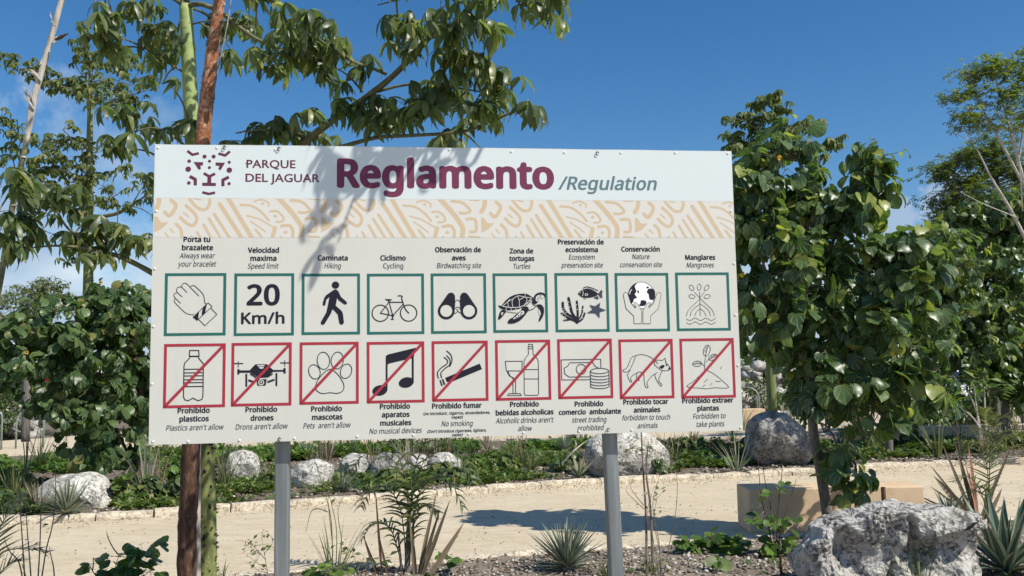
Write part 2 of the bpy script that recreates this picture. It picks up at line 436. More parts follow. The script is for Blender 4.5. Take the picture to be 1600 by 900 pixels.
# ---- leaf templates: (V Nx3, F tri Mx3), leaf grows along +Y from the petiole, face normal +Z
def tri(F):
    out = []
    for f in F:
        for i in range(1, len(f) - 1): out.append((f[0], f[i], f[i + 1]))
    return np.array(out)
def t_round(n=9, droop=0.25, fold=0.12, heart=0.18, rs=0):
    rr = random.Random(rs)
    V = [(0, 0, 0), (0, 0.32, 0.02), (0, 0.66, -0.05 * droop * 4), (0, 1.02, -droop * 0.75)]
    L = []
    for k in range(n):
        a = PI * (k + 0.35) / (n - 0.3)
        y = 0.42 - 0.56 * math.cos(a); x = 0.52 * math.sin(a) ** 0.8
        y = y - heart * max(0, math.cos(a)) * 0.5
        if a > 2.5: x *= 0.9
        L.append((x * (1 + rr.uniform(-.04, .04)), y, fold * x - droop * max(0, y - 0.25) ** 2 + rr.uniform(-.02, .02)))
    F = []
    for s in (1, -1):
        b = len(V); V += [(s * x, y, z) for x, y, z in L]
        mid = [0] * 3 + [1] * 2 + [1] + [2] * 3 + [3] * 9
        mids = [0 if L[k][1] < 0.12 else 1 if L[k][1] < 0.5 else 2 if L[k][1] < 0.82 else 3 for k in range(n)]
        prev = 0
        for k in range(n):
            if k > 0:
                f = (mids[k - 1], b + k - 1, b + k); F.append(f if s > 0 else f[::-1])
            if k > 0 and mids[k] != mids[k - 1]:
                f = (mids[k - 1], b + k, mids[k]); F.append(f if s > 0 else f[::-1])
        f = (mids[-1], b + n - 1, 3)
        if mids[-1] != 3: F.append(f if s > 0 else f[::-1])
    return np.array(V, float), np.array(F)
def leaflet(L, w, dr, seg=4, fold=0.2):
    """lanceolate leaflet with bend dr (radians over its length)"""
    V, F = [], []
    y = z = 0; a = 0
    pr = [0.12, 0.75, 1.0, 0.8, 0.4, 0.0] if seg == 5 else [0.12, 0.8, 1.0, 0.75, 0.0]
    for i in range(seg + 1):
        hw = w * 0.5 * pr[i]
        V += [(-hw, y, z + fold * hw), (0, y, z), (hw, y, z + fold * hw)]
        if i < seg:
            a = -dr * (i + 0.5) / seg
            y += L / seg * math.cos(a); z += L / seg * math.sin(a)
            b = i * 3
            F += [(b, b + 1, b + 4, b + 3), (b + 1, b + 2, b + 5, b + 4)]
    return np.array(V), tri(F)
def t_palmate(n=7, seed=0, seg=4, droop=1.2, w=0.25):
    """palmate leaf: n leaflets hanging from one point; +Z is up, petiole ends at origin"""
    rr = random.Random(seed)
    Vs, Fs, o = [], [], 0
    for k in range(n):
        az = 2 * PI * (k + 0.5) / n + rr.uniform(-.2, .2)
        V, F = leaflet(rr.uniform(0.8, 1.1), w * rr.uniform(0.85, 1.1), rr.uniform(0.7, 1.4), seg)
        tilt = -rr.uniform(0.15, 0.6) * droop
        m = Matrix.Rotation(az, 3, 'Z') @ Matrix.Rotation(tilt, 3, 'X') @ Matrix.Rotation(rr.uniform(-.5, .5), 3, 'Y')
        V = V @ np.array(m).T
        Vs.append(V); Fs.append(F + o); o += len(V)
    return np.concatenate(Vs), np.concatenate(Fs)
def t_simple(w=0.5):
    V = np.array([(0, 0, 0), (w * 0.5, 0.45, 0.06), (0, 1, -0.1), (-w * 0.5, 0.45, 0.06), (0, 0.5, 0)])
    F = np.array([(0, 1, 4), (1, 2, 4), (2, 3, 4), (3, 0, 4)])
    return V, F
def t_pinnate(n=6, seed=0):
    """small feather sprig of oval leaflets along +Y"""
    rr = random.Random(seed)
    Vs, Fs, o = [], [], 0
    for k in range(n):
        for s in (-1, 1):
            V = np.array([(0, 0, 0), (0.09, 0.16, 0.02), (0, 0.38, -0.03), (-0.09, 0.16, 0.02)])
            F = np.array([(0, 1, 2), (0, 2, 3)])
            m = Matrix.Rotation(-s * rr.uniform(0.9, 1.3), 3, 'Z') @ Matrix.Rotation(rr.uniform(-.5, .3), 3, 'X')
            V = V @ np.array(m).T + np.array((0, 0.15 + 0.85 * k / n, -0.15 * (k / n) ** 2))
            Vs.append(V); Fs.append(F + o); o += 4
    return np.concatenate(Vs), np.concatenate(Fs)
def t_rosette(n=6, seed=0):
    """low sprig of small oval leaves"""
    rr = random.Random(seed); Vs, Fs, o = [], [], 0
    for k in range(n):
        V, F = t_simple(0.62)
        m = Matrix.Rotation(2 * PI * k / n + rr.uniform(-.4, .4), 3, 'Z') @ Matrix.Rotation(rr.uniform(-0.1, 0.9), 3, 'X')
        s = rr.uniform(.6, 1)
        V = (V * s + np.array((0, 0.12, 0))) @ np.array(m).T + np.array((0, 0, rr.uniform(0, .5)))
        Vs.append(V); Fs.append(F + o); o += len(V)
    return np.concatenate(Vs), np.concatenate(Fs)
def orient(pos, nrm, tip, s, spin=0.0):
    """matrix with local +Z=nrm, +Y≈tip, scaled by s"""
    n = Vector(nrm).normalized(); t = Vector(tip); t = t - n * t.dot(n)
    if t.length < 1e-4: t = n.orthogonal()
    t.normalize(); x = t.cross(n)
    m = Matrix((x * s, t * s, n * s)).transposed().to_4x4()
    if spin: m = m @ Matrix.Rotation(spin, 4, 'Z')
    m.translation = Vector(pos)
    return m
def leafco(me, C):
    a = me.attributes.new('leafco', 'FLOAT_VECTOR', 'POINT'); a.data.foreach_set('vector', np.asarray(C, np.float32).ravel()); return me
def merged(name, temps, mats4, which, material, parent, base, smooth=False, kind='stuff'):
    """join many placed templates into one mesh"""
    if not mats4: return None
    Vs, Fs, Cs, o = [], [], [], 0
    b = np.array(base)
    A = np.array([np.array(m) for m in mats4]); which = np.array(which)
    for ti, (V, F) in enumerate(temps):
        sel = A[which == ti]
        if not len(sel): continue
        VV = np.einsum('nij,vj->nvi', sel[:, :3, :3], V) + sel[:, None, :3, 3] - b
        FF = F[None] + (np.arange(len(sel)) * len(V))[:, None, None] + o
        Vs.append(VV.reshape(-1, 3)); Cs.append(np.tile(V, (len(sel), 1))); Fs.append(FF.reshape(-1, 3)); o += len(sel) * len(V)
    me = mesh_from(name, np.concatenate(Vs), np.concatenate(Fs), material, smooth)
    leafco(me, np.concatenate(Cs))
    return put(name, me, parent, None if parent is not None else base, kind=kind)
def place_leaves(parent, base, temps, mats4, which, material, nobj=300, name='leaf', foliage='foliage', smooth=False, minpx=9, size=1.0):
    """the leaves that show largest become parts, the rest one mass"""
    idx = []
    for i, m in enumerate(mats4):
        px, py, z = proj(m.translation)
        if z > 0 and -20 < px < 1620 and -20 < py < 920:
            s = m.col[1].to_3d().length * size * FPX / z
            if s >= minpx: idx.append((z - s * 0.002, i))
    idx.sort()
    own = set(i for _, i in idx[:nobj])
    tm = [leafco(mesh_from(name, V, F, material, smooth), V) for V, F in temps]
    B = Matrix.Translation(-Vector(base))
    for i in sorted(own):
        put(name, tm[which[i]], parent, mat=B @ mats4[i])
    rest = [i for i in range(len(mats4)) if i not in own]
    merged(foliage, temps, [mats4[i] for i in rest], [which[i] for i in rest], material, parent, base, smooth)

# ================================================================== THE SIGN
PYAW, PW, PH = 0.11749575, 2.45189, 1.22
PBL = Vector((-1.45512434, 3.67095621, 1.35733407))
PU = Vector((math.cos(PYAW), math.sin(PYAW), 0)); PN = Vector((math.sin(PYAW), -math.cos(PYAW), 0))
SB = Vector((PBL + PU * PW / 2)); SB.z = 0                       # foot of the sign, on the ground
sign = thing('information_sign', SB, 'large white park rules sign with two rows of square pictograms on two grey steel posts', 'sign')
sign.rotation_euler = (0, 0, PYAW)
# sign space: x along the panel from its left edge, y away from the viewer, z up from the panel's lower edge
SO = Matrix.Translation((-PW / 2, 0, PBL.z))
def suv(px, py):
    d = ray(px, py)
    t = (PBL - CAM).dot(PN) / d.dot(PN)
    p = CAM + d * t - PBL
    return p.dot(PU), p.z
M['panel'] = flat_mat('panel', (0.60, 0.60, 0.55), 0.45, 0.35)
nt = M['panel'].node_tree; b = nt.nodes['Principled BSDF']; oc = objco(nt)
sx = nt.nodes.new('ShaderNodeSeparateXYZ'); nt.links.new(oc, sx.inputs[0])
dirt = mth(nt, 'MULTIPLY', ramp(nt, noise_n(nt, 3.5, 7, 0.7, oc), [(0.45, (0, 0, 0)), (0.75, (1, 1, 1))]), 0.16)
nt.links.new(mixc(nt, dirt, (0.60, 0.60, 0.55), (0.49, 0.48, 0.42)), b.inputs['Base Color'])
mpd = N(nt, 'Mapping', Scale=(16, 16, 1.3)); nt.links.new(oc, mpd.inputs[0])
drip = mth(nt, 'MULTIPLY', ramp(nt, noise_n(nt, 1.0, 5, 0.7, mpd.outputs[0]), [(0.56, (0, 0, 0)), (0.75, (1, 1, 1))]), 0.22)
old = b.inputs['Base Color'].links[0].from_socket
nt.links.new(mixc(nt, drip, old, (0.45, 0.44, 0.38)), b.inputs['Base Color'])
bump(nt, b, noise_n(nt, 2.2, 2, 0.5, oc), 0.2, 0.03)
def ink(name, c, rough=0.5): M[name] = flat_mat(name, c, rough, 0.3)
ink('header', (0.625, 0.69, 0.70)); ink('ink', (0.012, 0.011, 0.022)); ink('ink_soft', (0.05, 0.05, 0.065))
ink('maroon', (0.16, 0.032, 0.075)); ink('logo_maroon', (0.12, 0.03, 0.06)); ink('teal_grey', (0.11, 0.19, 0.205))
ink('tan', (0.58, 0.46, 0.31)); ink('band_paper', (0.64, 0.63, 0.585)); ink('green', (0.018, 0.13, 0.11)); ink('red', (0.36, 0.03, 0.05))
ink('paper', (0.60, 0.60, 0.55)); ink('white', (0.84, 0.86, 0.88)); ink('slate', (0.05, 0.06, 0.085))

class Flat:
    """flat print on the panel: each added shape lies a hair in front of the last"""
    def __init__(s, lift=0.0006):
        s.g = Geo(); s.l = lift; s.step = 0.00003; s.clip = None; s.mats = []
    def mi(s, m):
        if m not in s.mats: s.mats.append(m)
        return s.mats.index(m)
    def polys(s, tris, m, keep=False):
        k = s.mi(m)
        for t in tris:
            if s.clip:
                t = clip_poly(t, *s.clip)
                if len(t) < 3: continue
            s.g.add([(x, -s.l, z) for x, z in t], [tuple(range(len(t)))], k)
        if not keep: s.l += s.step
    def fill(s, pts, m, smooth=0):
        if smooth:
            q = [Vector((*p, 0)) for p in pts]; q = q + [q[0]]
            sm = []
            n = len(pts)
            for i in range(n):
                p0, p1, p2, p3 = (q[(i - 1) % n], q[i % n], q[(i + 1) % n], q[(i + 2) % n])
                for k in range(smooth):
                    t = k / smooth
                    sm.append(0.5 * ((2 * p1) + (p2 - p0) * t + (2 * p0 - 5 * p1 + 4 * p2 - p3) * t * t + (3 * p1 - p0 - 3 * p2 + p3) * t ** 3))
            pts = [(v.x, v.y) for v in sm]
        vv = [Vector((x, y, 0)) for x, y in pts]
        tr = tessellate_polygon([vv])
        s.polys([fix([pts[i] for i in t]) for t in tr], m)
    def stroke(s, pts, w, m, closed=False, smooth=0, round_=True):
        vv = [Vector((*p, 0)) for p in pts]
        if closed: vv = vv + [vv[0]]
        if smooth and len(vv) > 2:
            if closed:
                n = len(pts); q = vv[:-1]; sm = []
                for i in range(n):
                    p0, p1, p2, p3 = q[i - 1], q[i], q[(i + 1) % n], q[(i + 2) % n]
                    for k in range(smooth):
                        t = k / smooth
                        sm.append(0.5 * ((2 * p1) + (p2 - p0) * t + (2 * p0 - 5 * p1 + 4 * p2 - p3) * t * t + (3 * p1 - p0 - 3 * p2 + p3) * t ** 3))
                vv = sm + [sm[0]]
            else: vv = smooth_path(vv, smooth)
        h = w / 2; quads = []
        n = len(vv); off = []
        for i in range(n):
            if closed:
                a = vv[i] - vv[i - 1] if i else vv[0] - vv[-2]
                c = vv[i + 1] - vv[i] if i < n - 1 else vv[1] - vv[0]
            else:
                a = vv[i] - vv[max(i - 1, 0)] if i else vv[1] - vv[0]
                c = vv[i + 1] - vv[i] if i < n - 1 else a
            a = a.normalized(); c = c.normalized(); d = a + c
            if d.length < 0.3: d = c.copy()
            d.normalize(); k = min(1.8, 1 / max(0.4, d.dot(c)))
            off.append(Vector((-d.y, d.x, 0)) * h * k)
        for i in range(n - 1):
            q = [vv[i] + off[i], vv[i] - off[i], vv[i + 1] - off[i + 1], vv[i + 1] + off[i + 1]]
            quads.append(fix([(p.x, p.y) for p in q]))
        if round_ and not closed:
            for e, nx in ((vv[0], vv[1]), (vv[-1], vv[-2])):
                d = (e - nx).normalized(); nn = Vector((-d.y, d.x, 0))
                c = [e + nn * h * math.cos(t) + d * h * math.sin(t) for t in np.linspace(0, PI, 6)]
                quads.append(fix([(p.x, p.y) for p in c]))
        s.polys(quads, m)
    def ell(s, c, rx, ry, m, rot=0, w=None, n=20):
        pts = [(c[0] + rx * math.cos(t) * math.cos(rot) - ry * math.sin(t) * math.sin(rot), c[1] + rx * math.cos(t) * math.sin(rot) + ry * math.sin(t) * math.cos(rot)) for t in [2 * PI * k / n for k in range(n)]]
        if w: s.stroke(pts, w, m, True)
        else: s.polys([fix(pts)], m)
    def out(s, name, parent, kind=None, label=None):
        if not s.g.V: return None
        me = mesh_from(name, s.g.V, s.g.F, [M[x] for x in s.mats], False, s.g.MI)
        return put(name, me, parent, mat=SO.copy() if parent is sign else None, kind=kind, label=label)
def fix(pts):                       # wind so that the face looks at the viewer (-y)
    a = sum(pts[i - 1][0] * pts[i][1] - pts[i][0] * pts[i - 1][1] for i in range(len(pts)))
    return list(pts) if a > 0 else list(pts)[::-1]
def clip_poly(pts, x0, x1, z0, z1):
    for ax, v, sg in ((0, x0, 1), (0, x1, -1), (1, z0, 1), (1, z1, -1)):
        o = []
        for i in range(len(pts)):
            a, b_ = pts[i - 1], pts[i]
            da, db = (a[ax] - v) * sg, (b_[ax] - v) * sg
            if (da >= 0) != (db >= 0):
                t = da / (da - db); o.append((a[0] + (b_[0] - a[0]) * t, a[1] + (b_[1] - a[1]) * t))
            if db >= 0: o.append(b_)
        pts = o
        if len(pts) < 3: return []
    return pts
class Zm:
    """reads positions off an enlargement of the photo: origin and scale, gives panel coordinates"""
    def __init__(s, ox, oy, k): s.ox, s.oy, s.k = ox, oy, k
    def __call__(s, *pts): return [suv(s.ox + x / s.k, s.oy + y / s.k) for x, y in pts]
    def w(s, px): return px / s.k * 0.00268
    def one(s, x, y): return suv(s.ox + x / s.k, s.oy + y / s.k)

# panel body: thin composite sheet with slightly wavy edges
g = Geo()
nx, nz_ = 36, 18
def pz(u, v, y):
    e = 0.0012
    du = e * noise.noise(Vector((v * 3, 1.7, 0))) * (u == 0 or u == PW); dv = 0.0022 * noise.noise(Vector((u * 4, 9.1, v))) * (v == 0 or v == PH)
    return (u + du, y + 0.0, v + dv)
us = [PW * i / nx for i in range(nx + 1)]; vs = [PH * i / nz_ for i in range(nz_ + 1)]
V = [pz(u, v, 0) for v in vs for u in us] + [pz(u, v, 0.022) for v in vs for u in us]
F = []; o2 = len(V) // 2
for j in range(nz_):
    for i in range(nx):
        a = j * (nx + 1) + i; F.append((a, a + 1, a + nx + 2, a + nx + 1)); F.append((o2 + a, o2 + a + nx + 1, o2 + a + nx + 2, o2 + a + 1))
for i in range(nx):
    F.append((i, o2 + i, o2 + i + 1, i + 1)); a = nz_ * (nx + 1) + i; F.append((a, a + 1, o2 + a + 1, o2 + a))
for j in range(nz_):
    a = j * (nx + 1); b_ = a + nx + 1; F.append((a, b_, o2 + b_, o2 + a)); a += nx; b_ += nx; F.append((a, o2 + a, o2 + b_, b_))
g.add(V, F)
me = mesh_from('panel', g.V, g.F, M['panel']); put('panel', me, sign, mat=SO.copy())

# header strip and ornamental band
vh = (suv(300, 309.5)[1] + suv(990, 313.4)[1]) / 2
vb = (suv(300, 370)[1] + suv(990, 371.9)[1]) / 2
f = Flat(0.0004); f.polys([fix([(0.002, vh), (PW - 0.002, vh), (PW - 0.002, PH - 0.002), (0.002, PH - 0.002)])], 'header'); f.out('header_strip', sign)
f = Flat(0.0004); f.polys([fix([(0.002, vb), (PW - 0.002, vb), (PW - 0.002, vh - 0.0005), (0.002, vh - 0.0005)])], 'band_paper')
U0 = suv(241.5, 330)[0]; TW = (suv(992, 340)[0] - U0) / 3
f.clip = (0.002, PW - 0.002, vb, vh - 0.001); f.step = 0.00001
E = lambda x, y: ((x - 60) / 1400 * TW, vh - (y - 485) / 330 * (vh - vb))
band = [(40, [(95, 475), (90, 540), (62, 590)]), (32, [(195, 505), (235, 545), (215, 600), (180, 635), (145, 605)]), (28, [(345, 490), (390, 545), (440, 580), (490, 575), (515, 530), (515, 475)]),
 (28, [(320, 550), (395, 620), (410, 670), (380, 715), (330, 700), (275, 650)]), (14, [(300, 610), (340, 640)]), (12, [(380, 487), (440, 500)]), (28, [(240, 705), (280, 750), (290, 825)]),
 (14, [(190, 745), (220, 775)]), (14, [(150, 780), (185, 820)]), (20, [(415, 770), (445, 825)]), (24, [(470, 710), (535, 825)]), (22, [(510, 655), (615, 825)]), (26, [(555, 620), (690, 825)]),
 (36, [(600, 535), (795, 830)]), (38, [(665, 475), (880, 830)]), (20, [(775, 540), (870, 550), (950, 600), (1015, 670)]), (14, [(830, 632), (930, 660), (1020, 710), (1070, 735)]),
 (36, [(1068, 735), (1045, 825)]), (12, [(860, 680), (930, 725), (990, 770)]), (20, [(905, 750), (965, 825)]), (14, [(890, 510), (950, 495), (1010, 520), (1010, 550)]),
 (18, [(1025, 595), (1090, 595), (1140, 650), (1125, 680), (1080, 683)]), (26, [(1120, 720), (1190, 715), (1220, 760), (1215, 825)]), (42, [(1090, 475), (1180, 570), (1260, 670), (1295, 740), (1285, 830)]),
 (24, [(1200, 500), (1290, 510), (1350, 560), (1360, 590), (1310, 605), (1270, 600)]), (26, [(1330, 655), (1400, 655), (1415, 700), (1410, 760), (1360, 765)]), (16, [(1350, 805), (1440, 812)]), (12, [(1360, 487), (1440, 492)])]
for k in range(4):
    base_l = f.l
    for w, pts in band:
        f.stroke([(U0 + k * TW + E(x, y)[0], E(x, y)[1]) for x, y in pts], w / 1400 * TW, 'tan', smooth=5)
    f.fill([(U0 + k * TW + E(x, y)[0], E(x, y)[1]) for x, y in [(60, 640), (85, 645), (115, 690), (178, 690), (120, 745), (60, 772)]], 'tan')
    for (x, y, r) in ((960, 528, 12), (1070, 635, 14), (1157, 772, 15), (370, 806, 9), (1120, 810, 9)):
        c = E(x, y); f.ell((U0 + k * TW + c[0], c[1]), r / 1400 * TW * 1.1, r / 1400 * TW * 0.9, 'tan')
    f.l = base_l + 0.00002
f.out('ornamental_band', sign)

# logo
z = Zm(230, 215, 5.293); f = Flat(0.0009)
for w, pts in ((21, [(332, 110), (375, 142), (428, 130)]), (21, [(590, 132), (645, 148), (685, 114)]), (22, [(468, 295), (515, 322), (562, 298)]), (30, [(515, 322), (513, 385)]),
               (25, [(352, 320), (398, 346), (398, 395)]), (25, [(676, 326), (627, 351), (627, 402)]), (20, [(456, 452), (510, 466), (562, 455)]), (25, [(456, 386), (568, 388)])):
    f.stroke(z(*pts), z.w(w), 'logo_maroon', round_=False)
for x, y, r in ((475, 157, 16), (550, 157, 16), (348, 195, 14), (516, 195, 12), (679, 204, 12), (340, 261, 22), (680, 269, 22), (515, 248, 12), (345, 375, 14), (678, 381, 13)):
    f.ell(z.one(x, y), z.w(r), z.w(r), 'logo_maroon')
f.fill(z((385, 202), (463, 204), (462, 228), (440, 232), (445, 258), (428, 266)), 'logo_maroon')
f.fill(z((567, 206), (645, 208), (608, 270), (588, 258), (600, 235), (567, 230)), 'logo_maroon')
f.out('logo', sign)

# lettering
fd = bpy.utils.system_resource('DATAFILES')
def font(n):
    try: return bpy.data.fonts.load(fd + '/fonts/' + n)
    except Exception: return None
SANS = font('NotoSansHebrew-Regular.woff2')
CAPS = {}
def capsize(fnt):
    k = fnt.name if fnt else ''
    if k not in CAPS:
        c = bpy.data.curves.new('cap', 'FONT'); c.body = 'H'; c.size = 1.0
        if fnt: c.font = fnt
        o = bpy.data.objects.new('cap', c); LINK(o); bpy.context.view_layer.update()
        CAPS[k] = max(v[1] for v in o.bound_box); bpy.data.objects.remove(o)
        print('CAP', k, CAPS[k])
    return CAPS[k]
def lettering(name, body, x0, x1, base, capheight, mat, bold=0.0, shear=0.0, fnt=SANS, parent=None, lift=0.0009):
    """one line of print, set between two photo columns on a base line; capheight in photo pixels"""
    c = bpy.data.curves.new('lettering', 'FONT'); c.body = body; c.size = 1.0; c.shear = shear; c.resolution_u = 3
    if fnt: c.font = fnt
    c.space_character = 1.0 + bold * 0.9
    o = bpy.data.objects.new('lettering', c); LINK(o)
    dg = bpy.context.evaluated_depsgraph_get()
    me0 = bpy.data.meshes.new_from_object(o.evaluated_get(dg))
    n = len(me0.vertices); A = np.empty(n * 3); me0.vertices.foreach_get('co', A); A = A.reshape(-1, 3)
    Fs = [tuple(p.vertices) for p in me0.polygons]
    bpy.data.objects.remove(o); bpy.data.meshes.remove(me0)
    cap = capsize(fnt)
    ua, va = suv(x0, base); ub, vb_ = suv(x1, base)
    sy = capheight * 0.00268 / cap
    sxx = (ub - ua) / (A[:, 0].max() - A[:, 0].min())
    X = ua + (A[:, 0] - A[:, 0].min()) * sxx; Z = (va + vb_) / 2 + A[:, 1] * sy
    Vs, FF = [], []
    sh = [(0, 0)] if not bold else [(bold * math.cos(t), bold * math.sin(t) * 0.75) for t in [2 * PI * k / 8 for k in range(8)]]
    for k, (dx, dy) in enumerate(sh):
        b0 = len(Vs)
        Vs += [(x + dx * sy, -lift - 0.00002 * k, zz + dy * sy) for x, zz in zip(X, Z)]
        for fc in Fs:
            q = [(X[i], Z[i]) for i in fc]
            a = sum(q[i - 1][0] * q[i][1] - q[i][0] * q[i - 1][1] for i in range(len(q)))
            fc = fc if a > 0 else fc[::-1]
            FF.append(tuple(b0 + i for i in fc))
    me = mesh_from(name, Vs, FF, M[mat])
    return put(name, me, sign if parent is None else parent, mat=SO.copy() if parent is None else None)
lettering('title_lettering', 'Reglamento', 529.5, 863, 292.6, 42.5, 'maroon', 0.042)
lettering('subtitle_lettering', '/Regulation', 873, 1026, 296.4, 20.5, 'teal_grey', 0.022, 0.22)
lettering('park_name_lettering', 'PARQUE', 385.5, 461.5, 262.4, 12.2, 'logo_maroon', 0.020, fnt=None)
lettering('park_name_lettering', 'DEL JAGUAR', 384, 499, 284.3, 12.4, 'logo_maroon', 0.020, fnt=None)
f = Flat(0.0009); z = Zm(230, 215, 5.293); f.stroke(z((813, 214), (850, 216)), z.w(8), 'logo_maroon', round_=False); f.out('park_name_lettering', sign)
B, I, Q, TB, TI = 'B', 'I', 'Q', 'TB', 'TI'
caps = [(B, 'Porta tu', 287.2, 328.2, 377.8), (B, 'brazalete', 284.8, 332.6, 390.7), (I, 'Always wear', 280.6, 336.2, 403.4), (I, 'your bracelet', 277.8, 338.1, 416.4),
 (B, 'Velocidad', 387.8, 435.6, 394.7), (B, 'maxima', 391.7, 431.6, 407.3), (I, 'Speed limit', 387.2, 435.6, 419.6), (B, 'Caminata', 496.8, 543.1, 406.8), (I, 'Hiking', 506.9, 533.1, 419.2),
 (B, 'Ciclismo', 594.7, 633.6, 406.8), (Q, 'Cycling', 598.9, 630, 419.2), (B, 'Observación de', 680.3, 751, 393.9), (B, 'aves', 706.5, 727.3, 406.6), (I, 'Birdwatching site', 682.6, 751.9, 418.8),
 (B, 'Zona de', 796.9, 832.8, 395.8), (B, 'tortugas', 796.1, 834.6, 407.5), (I, 'Turtles', 802.5, 828.9, 419.8), (B, 'Preservación de', 872.2, 943, 381.7), (B, 'ecosistema', 884, 934, 393.7),
 (I, 'Ecosystem', 888.9, 929.4, 405.5), (I, 'preservation site', 877.1, 942, 418), (B, 'Conservación', 971.2, 1030.6, 392.9), (I, 'Nature', 987.8, 1015, 404.7), (I, 'conservation site', 968.9, 1034.5, 417.3),
 (B, 'Manglares', 1071.1, 1117.3, 405.7), (I, 'Mangroves', 1072.9, 1116, 417.8),
 (B, 'Prohibido', 278, 327.4, 645.2), (B, 'plasticos', 280.8, 326, 658.2), (I, "Plastics aren't allow", 259.4, 350, 672), (B, 'Prohibido', 384, 432.8, 643.6), (B, 'drones', 392, 427, 656.8), (I, "Drons aren't allow", 368, 450, 670.4),
 (B, 'Prohibido', 486.6, 534, 642.4), (B, 'mascotas', 488, 534.8, 655.4), (I, "Pets  aren't allow", 474, 548.4, 668.6), (B, 'Prohibido', 594, 640.4, 638.6), (B, 'aparatos', 597, 639.6, 651.4), (B, 'musicales', 594.6, 642.4, 664.4),
 (I, 'No musical devices', 577.2, 659.2, 677), (B, 'Prohibido fumar', 675.6, 752.4, 637.6), (TB, '(no introducir, cigarros, encendedores,', 662, 766, 647.4), (TB, 'vapes)', 705.6, 723, 653.8), (I, 'No smoking', 690, 739, 665.6),
 (TI, "(Don't introduce cigarretes, lighters,", 668, 760, 675.2), (TI, 'vapes)', 706.4, 723, 681.4), (B, 'Prohibido', 797.4, 841.6, 635.2), (B, 'bebidas alcoholicas', 775, 864.6, 648), (I, "Alcoholic drinks aren't", 774.6, 865.2, 660.6),
 (I, 'allow', 809.6, 831.6, 673.2), (B, 'Prohibido', 898.4, 942.2, 634.6), (B, 'comercio  ambulante', 873.6, 970, 647), (I, 'street trading', 894, 948, 659.6), (I, 'prohibited', 902, 944, 672.2),
 (B, 'Prohibido tocar', 974.4, 1044, 631.4), (B, 'animales', 990.6, 1031.4, 644), (I, 'forbidden to touch', 972.6, 1047.4, 656), (I, 'animals', 996.2, 1028, 668.8),
 (B, 'Prohibido extraer', 1066.4, 1145.6, 629.2), (B, 'plantas', 1090, 1123.2, 641.4), (I, 'Forbidden to', 1083, 1134, 653.8), (I, 'take plants', 1088.6, 1132.2, 666.4)]
for k, t, x0, x1, y in caps:
    if k == B: lettering('caption', t, x0, x1, y, 7.6, 'ink', 0.034)
    elif k == I: lettering('caption', t, x0, x1, y, 7.9, 'ink_soft', 0.006, 0.22)
    elif k == Q: lettering('caption', t, x0, x1, y, 7.7, 'ink_soft', 0.006)
    elif k == TB: lettering('caption', t, x0, x1, y, 4.3, 'ink', 0.02)
    else: lettering('caption', t, x0, x1, y, 4.3, 'ink', 0.02, 0.2)

# pictogram frames
GR = [(258, 427, 352.5, 524), (366.4, 427.3, 459.2, 524), (471.7, 427.7, 562.6, 522.4), (573.4, 427.7, 663.1, 521.8), (672.9, 427.3, 760.6, 520.6), (769.6, 427.2, 856.7, 519.1), (866.2, 426.7, 952.7, 518.2), (960.1, 426.7, 1047, 517.5), (1054.7, 425.9, 1142.1, 516.3)]
RD = [(256.6, 537.6, 351.6, 636), (362, 536, 455.4, 633.4), (468.4, 535, 560.6, 630.6), (573, 534.4, 663.6, 628.6), (674.4, 533.2, 763.4, 626), (773.4, 531.6, 861.6, 624.4), (870.4, 530, 958.4, 622), (966, 530.4, 1054, 622), (1061.4, 529.2, 1150, 621)]
def frame(q, m):
    a = suv(q[0], q[1]); c = suv(q[2], q[3]); lw = 0.0112
    x0, x1, z0, z1 = a[0], c[0], c[1], a[1]
    f = Flat(0.0009)
    for r in ((x0, x1, z1 - lw, z1), (x0, x1, z0, z0 + lw), (x0, x0 + lw, z0 + lw, z1 - lw), (x1 - lw, x1, z0 + lw, z1 - lw)):
        f.polys([fix([(r[0], r[2]), (r[1], r[2]), (r[1], r[3]), (r[0], r[3])])], m, True)
    o = f.out('pictogram_frame', sign)
    if m == 'red':
        f = Flat(0.0034)
        h = lw * 0.48
        f.stroke([(x0 + lw * .8, z0 + lw * .8), (x1 - lw * .8, z1 - lw * .8)], h * 2, 'red', round_=False)
        f.out('prohibition_bar', o)
    return o
GF = [frame(q, 'green') for q in GR]; RF = [frame(q, 'red') for q in RD]
K = 'ink'
def icon(fr, fn):
    f = Flat(0.0010); fn(f); f.out('pictogram', fr)
def mir(pts, x): return [(2 * x - a, b) for a, b in pts]
def hand(f):
    z = Zm(250, 425, 8.573); s = lambda *p: f.stroke(z(*p), z.w(8), K, smooth=4)
    s((455, 572), (390, 567), (325, 533), (215, 425), (193, 390), (196, 362), (208, 350)); s((208, 352), (275, 418))
    s((208, 352), (188, 318), (197, 288), (235, 277)); s((235, 277), (298, 332)); s((235, 277), (222, 240), (238, 208), (268, 198), (293, 205)); s((293, 205), (362, 272))
    s((293, 205), (297, 170), (320, 152), (350, 152), (375, 172), (405, 203)); s((405, 203), (523, 322)); s((405, 203), (425, 185), (460, 183), (495, 212), (560, 275), (590, 330), (600, 405), (625, 430))
    f.stroke(z((445, 603), (645, 412), (700, 462), (497, 648)), z.w(8), K, True)
    f.fill(z((445, 603), (525, 530), (515, 600), (512, 632), (497, 648)), K); f.fill(z((575, 488), (632, 428), (612, 500), (608, 545), (562, 582), (565, 530)), K)
    f.stroke(z((515, 632), (604, 718), (763, 568), (680, 480)), z.w(8), K)
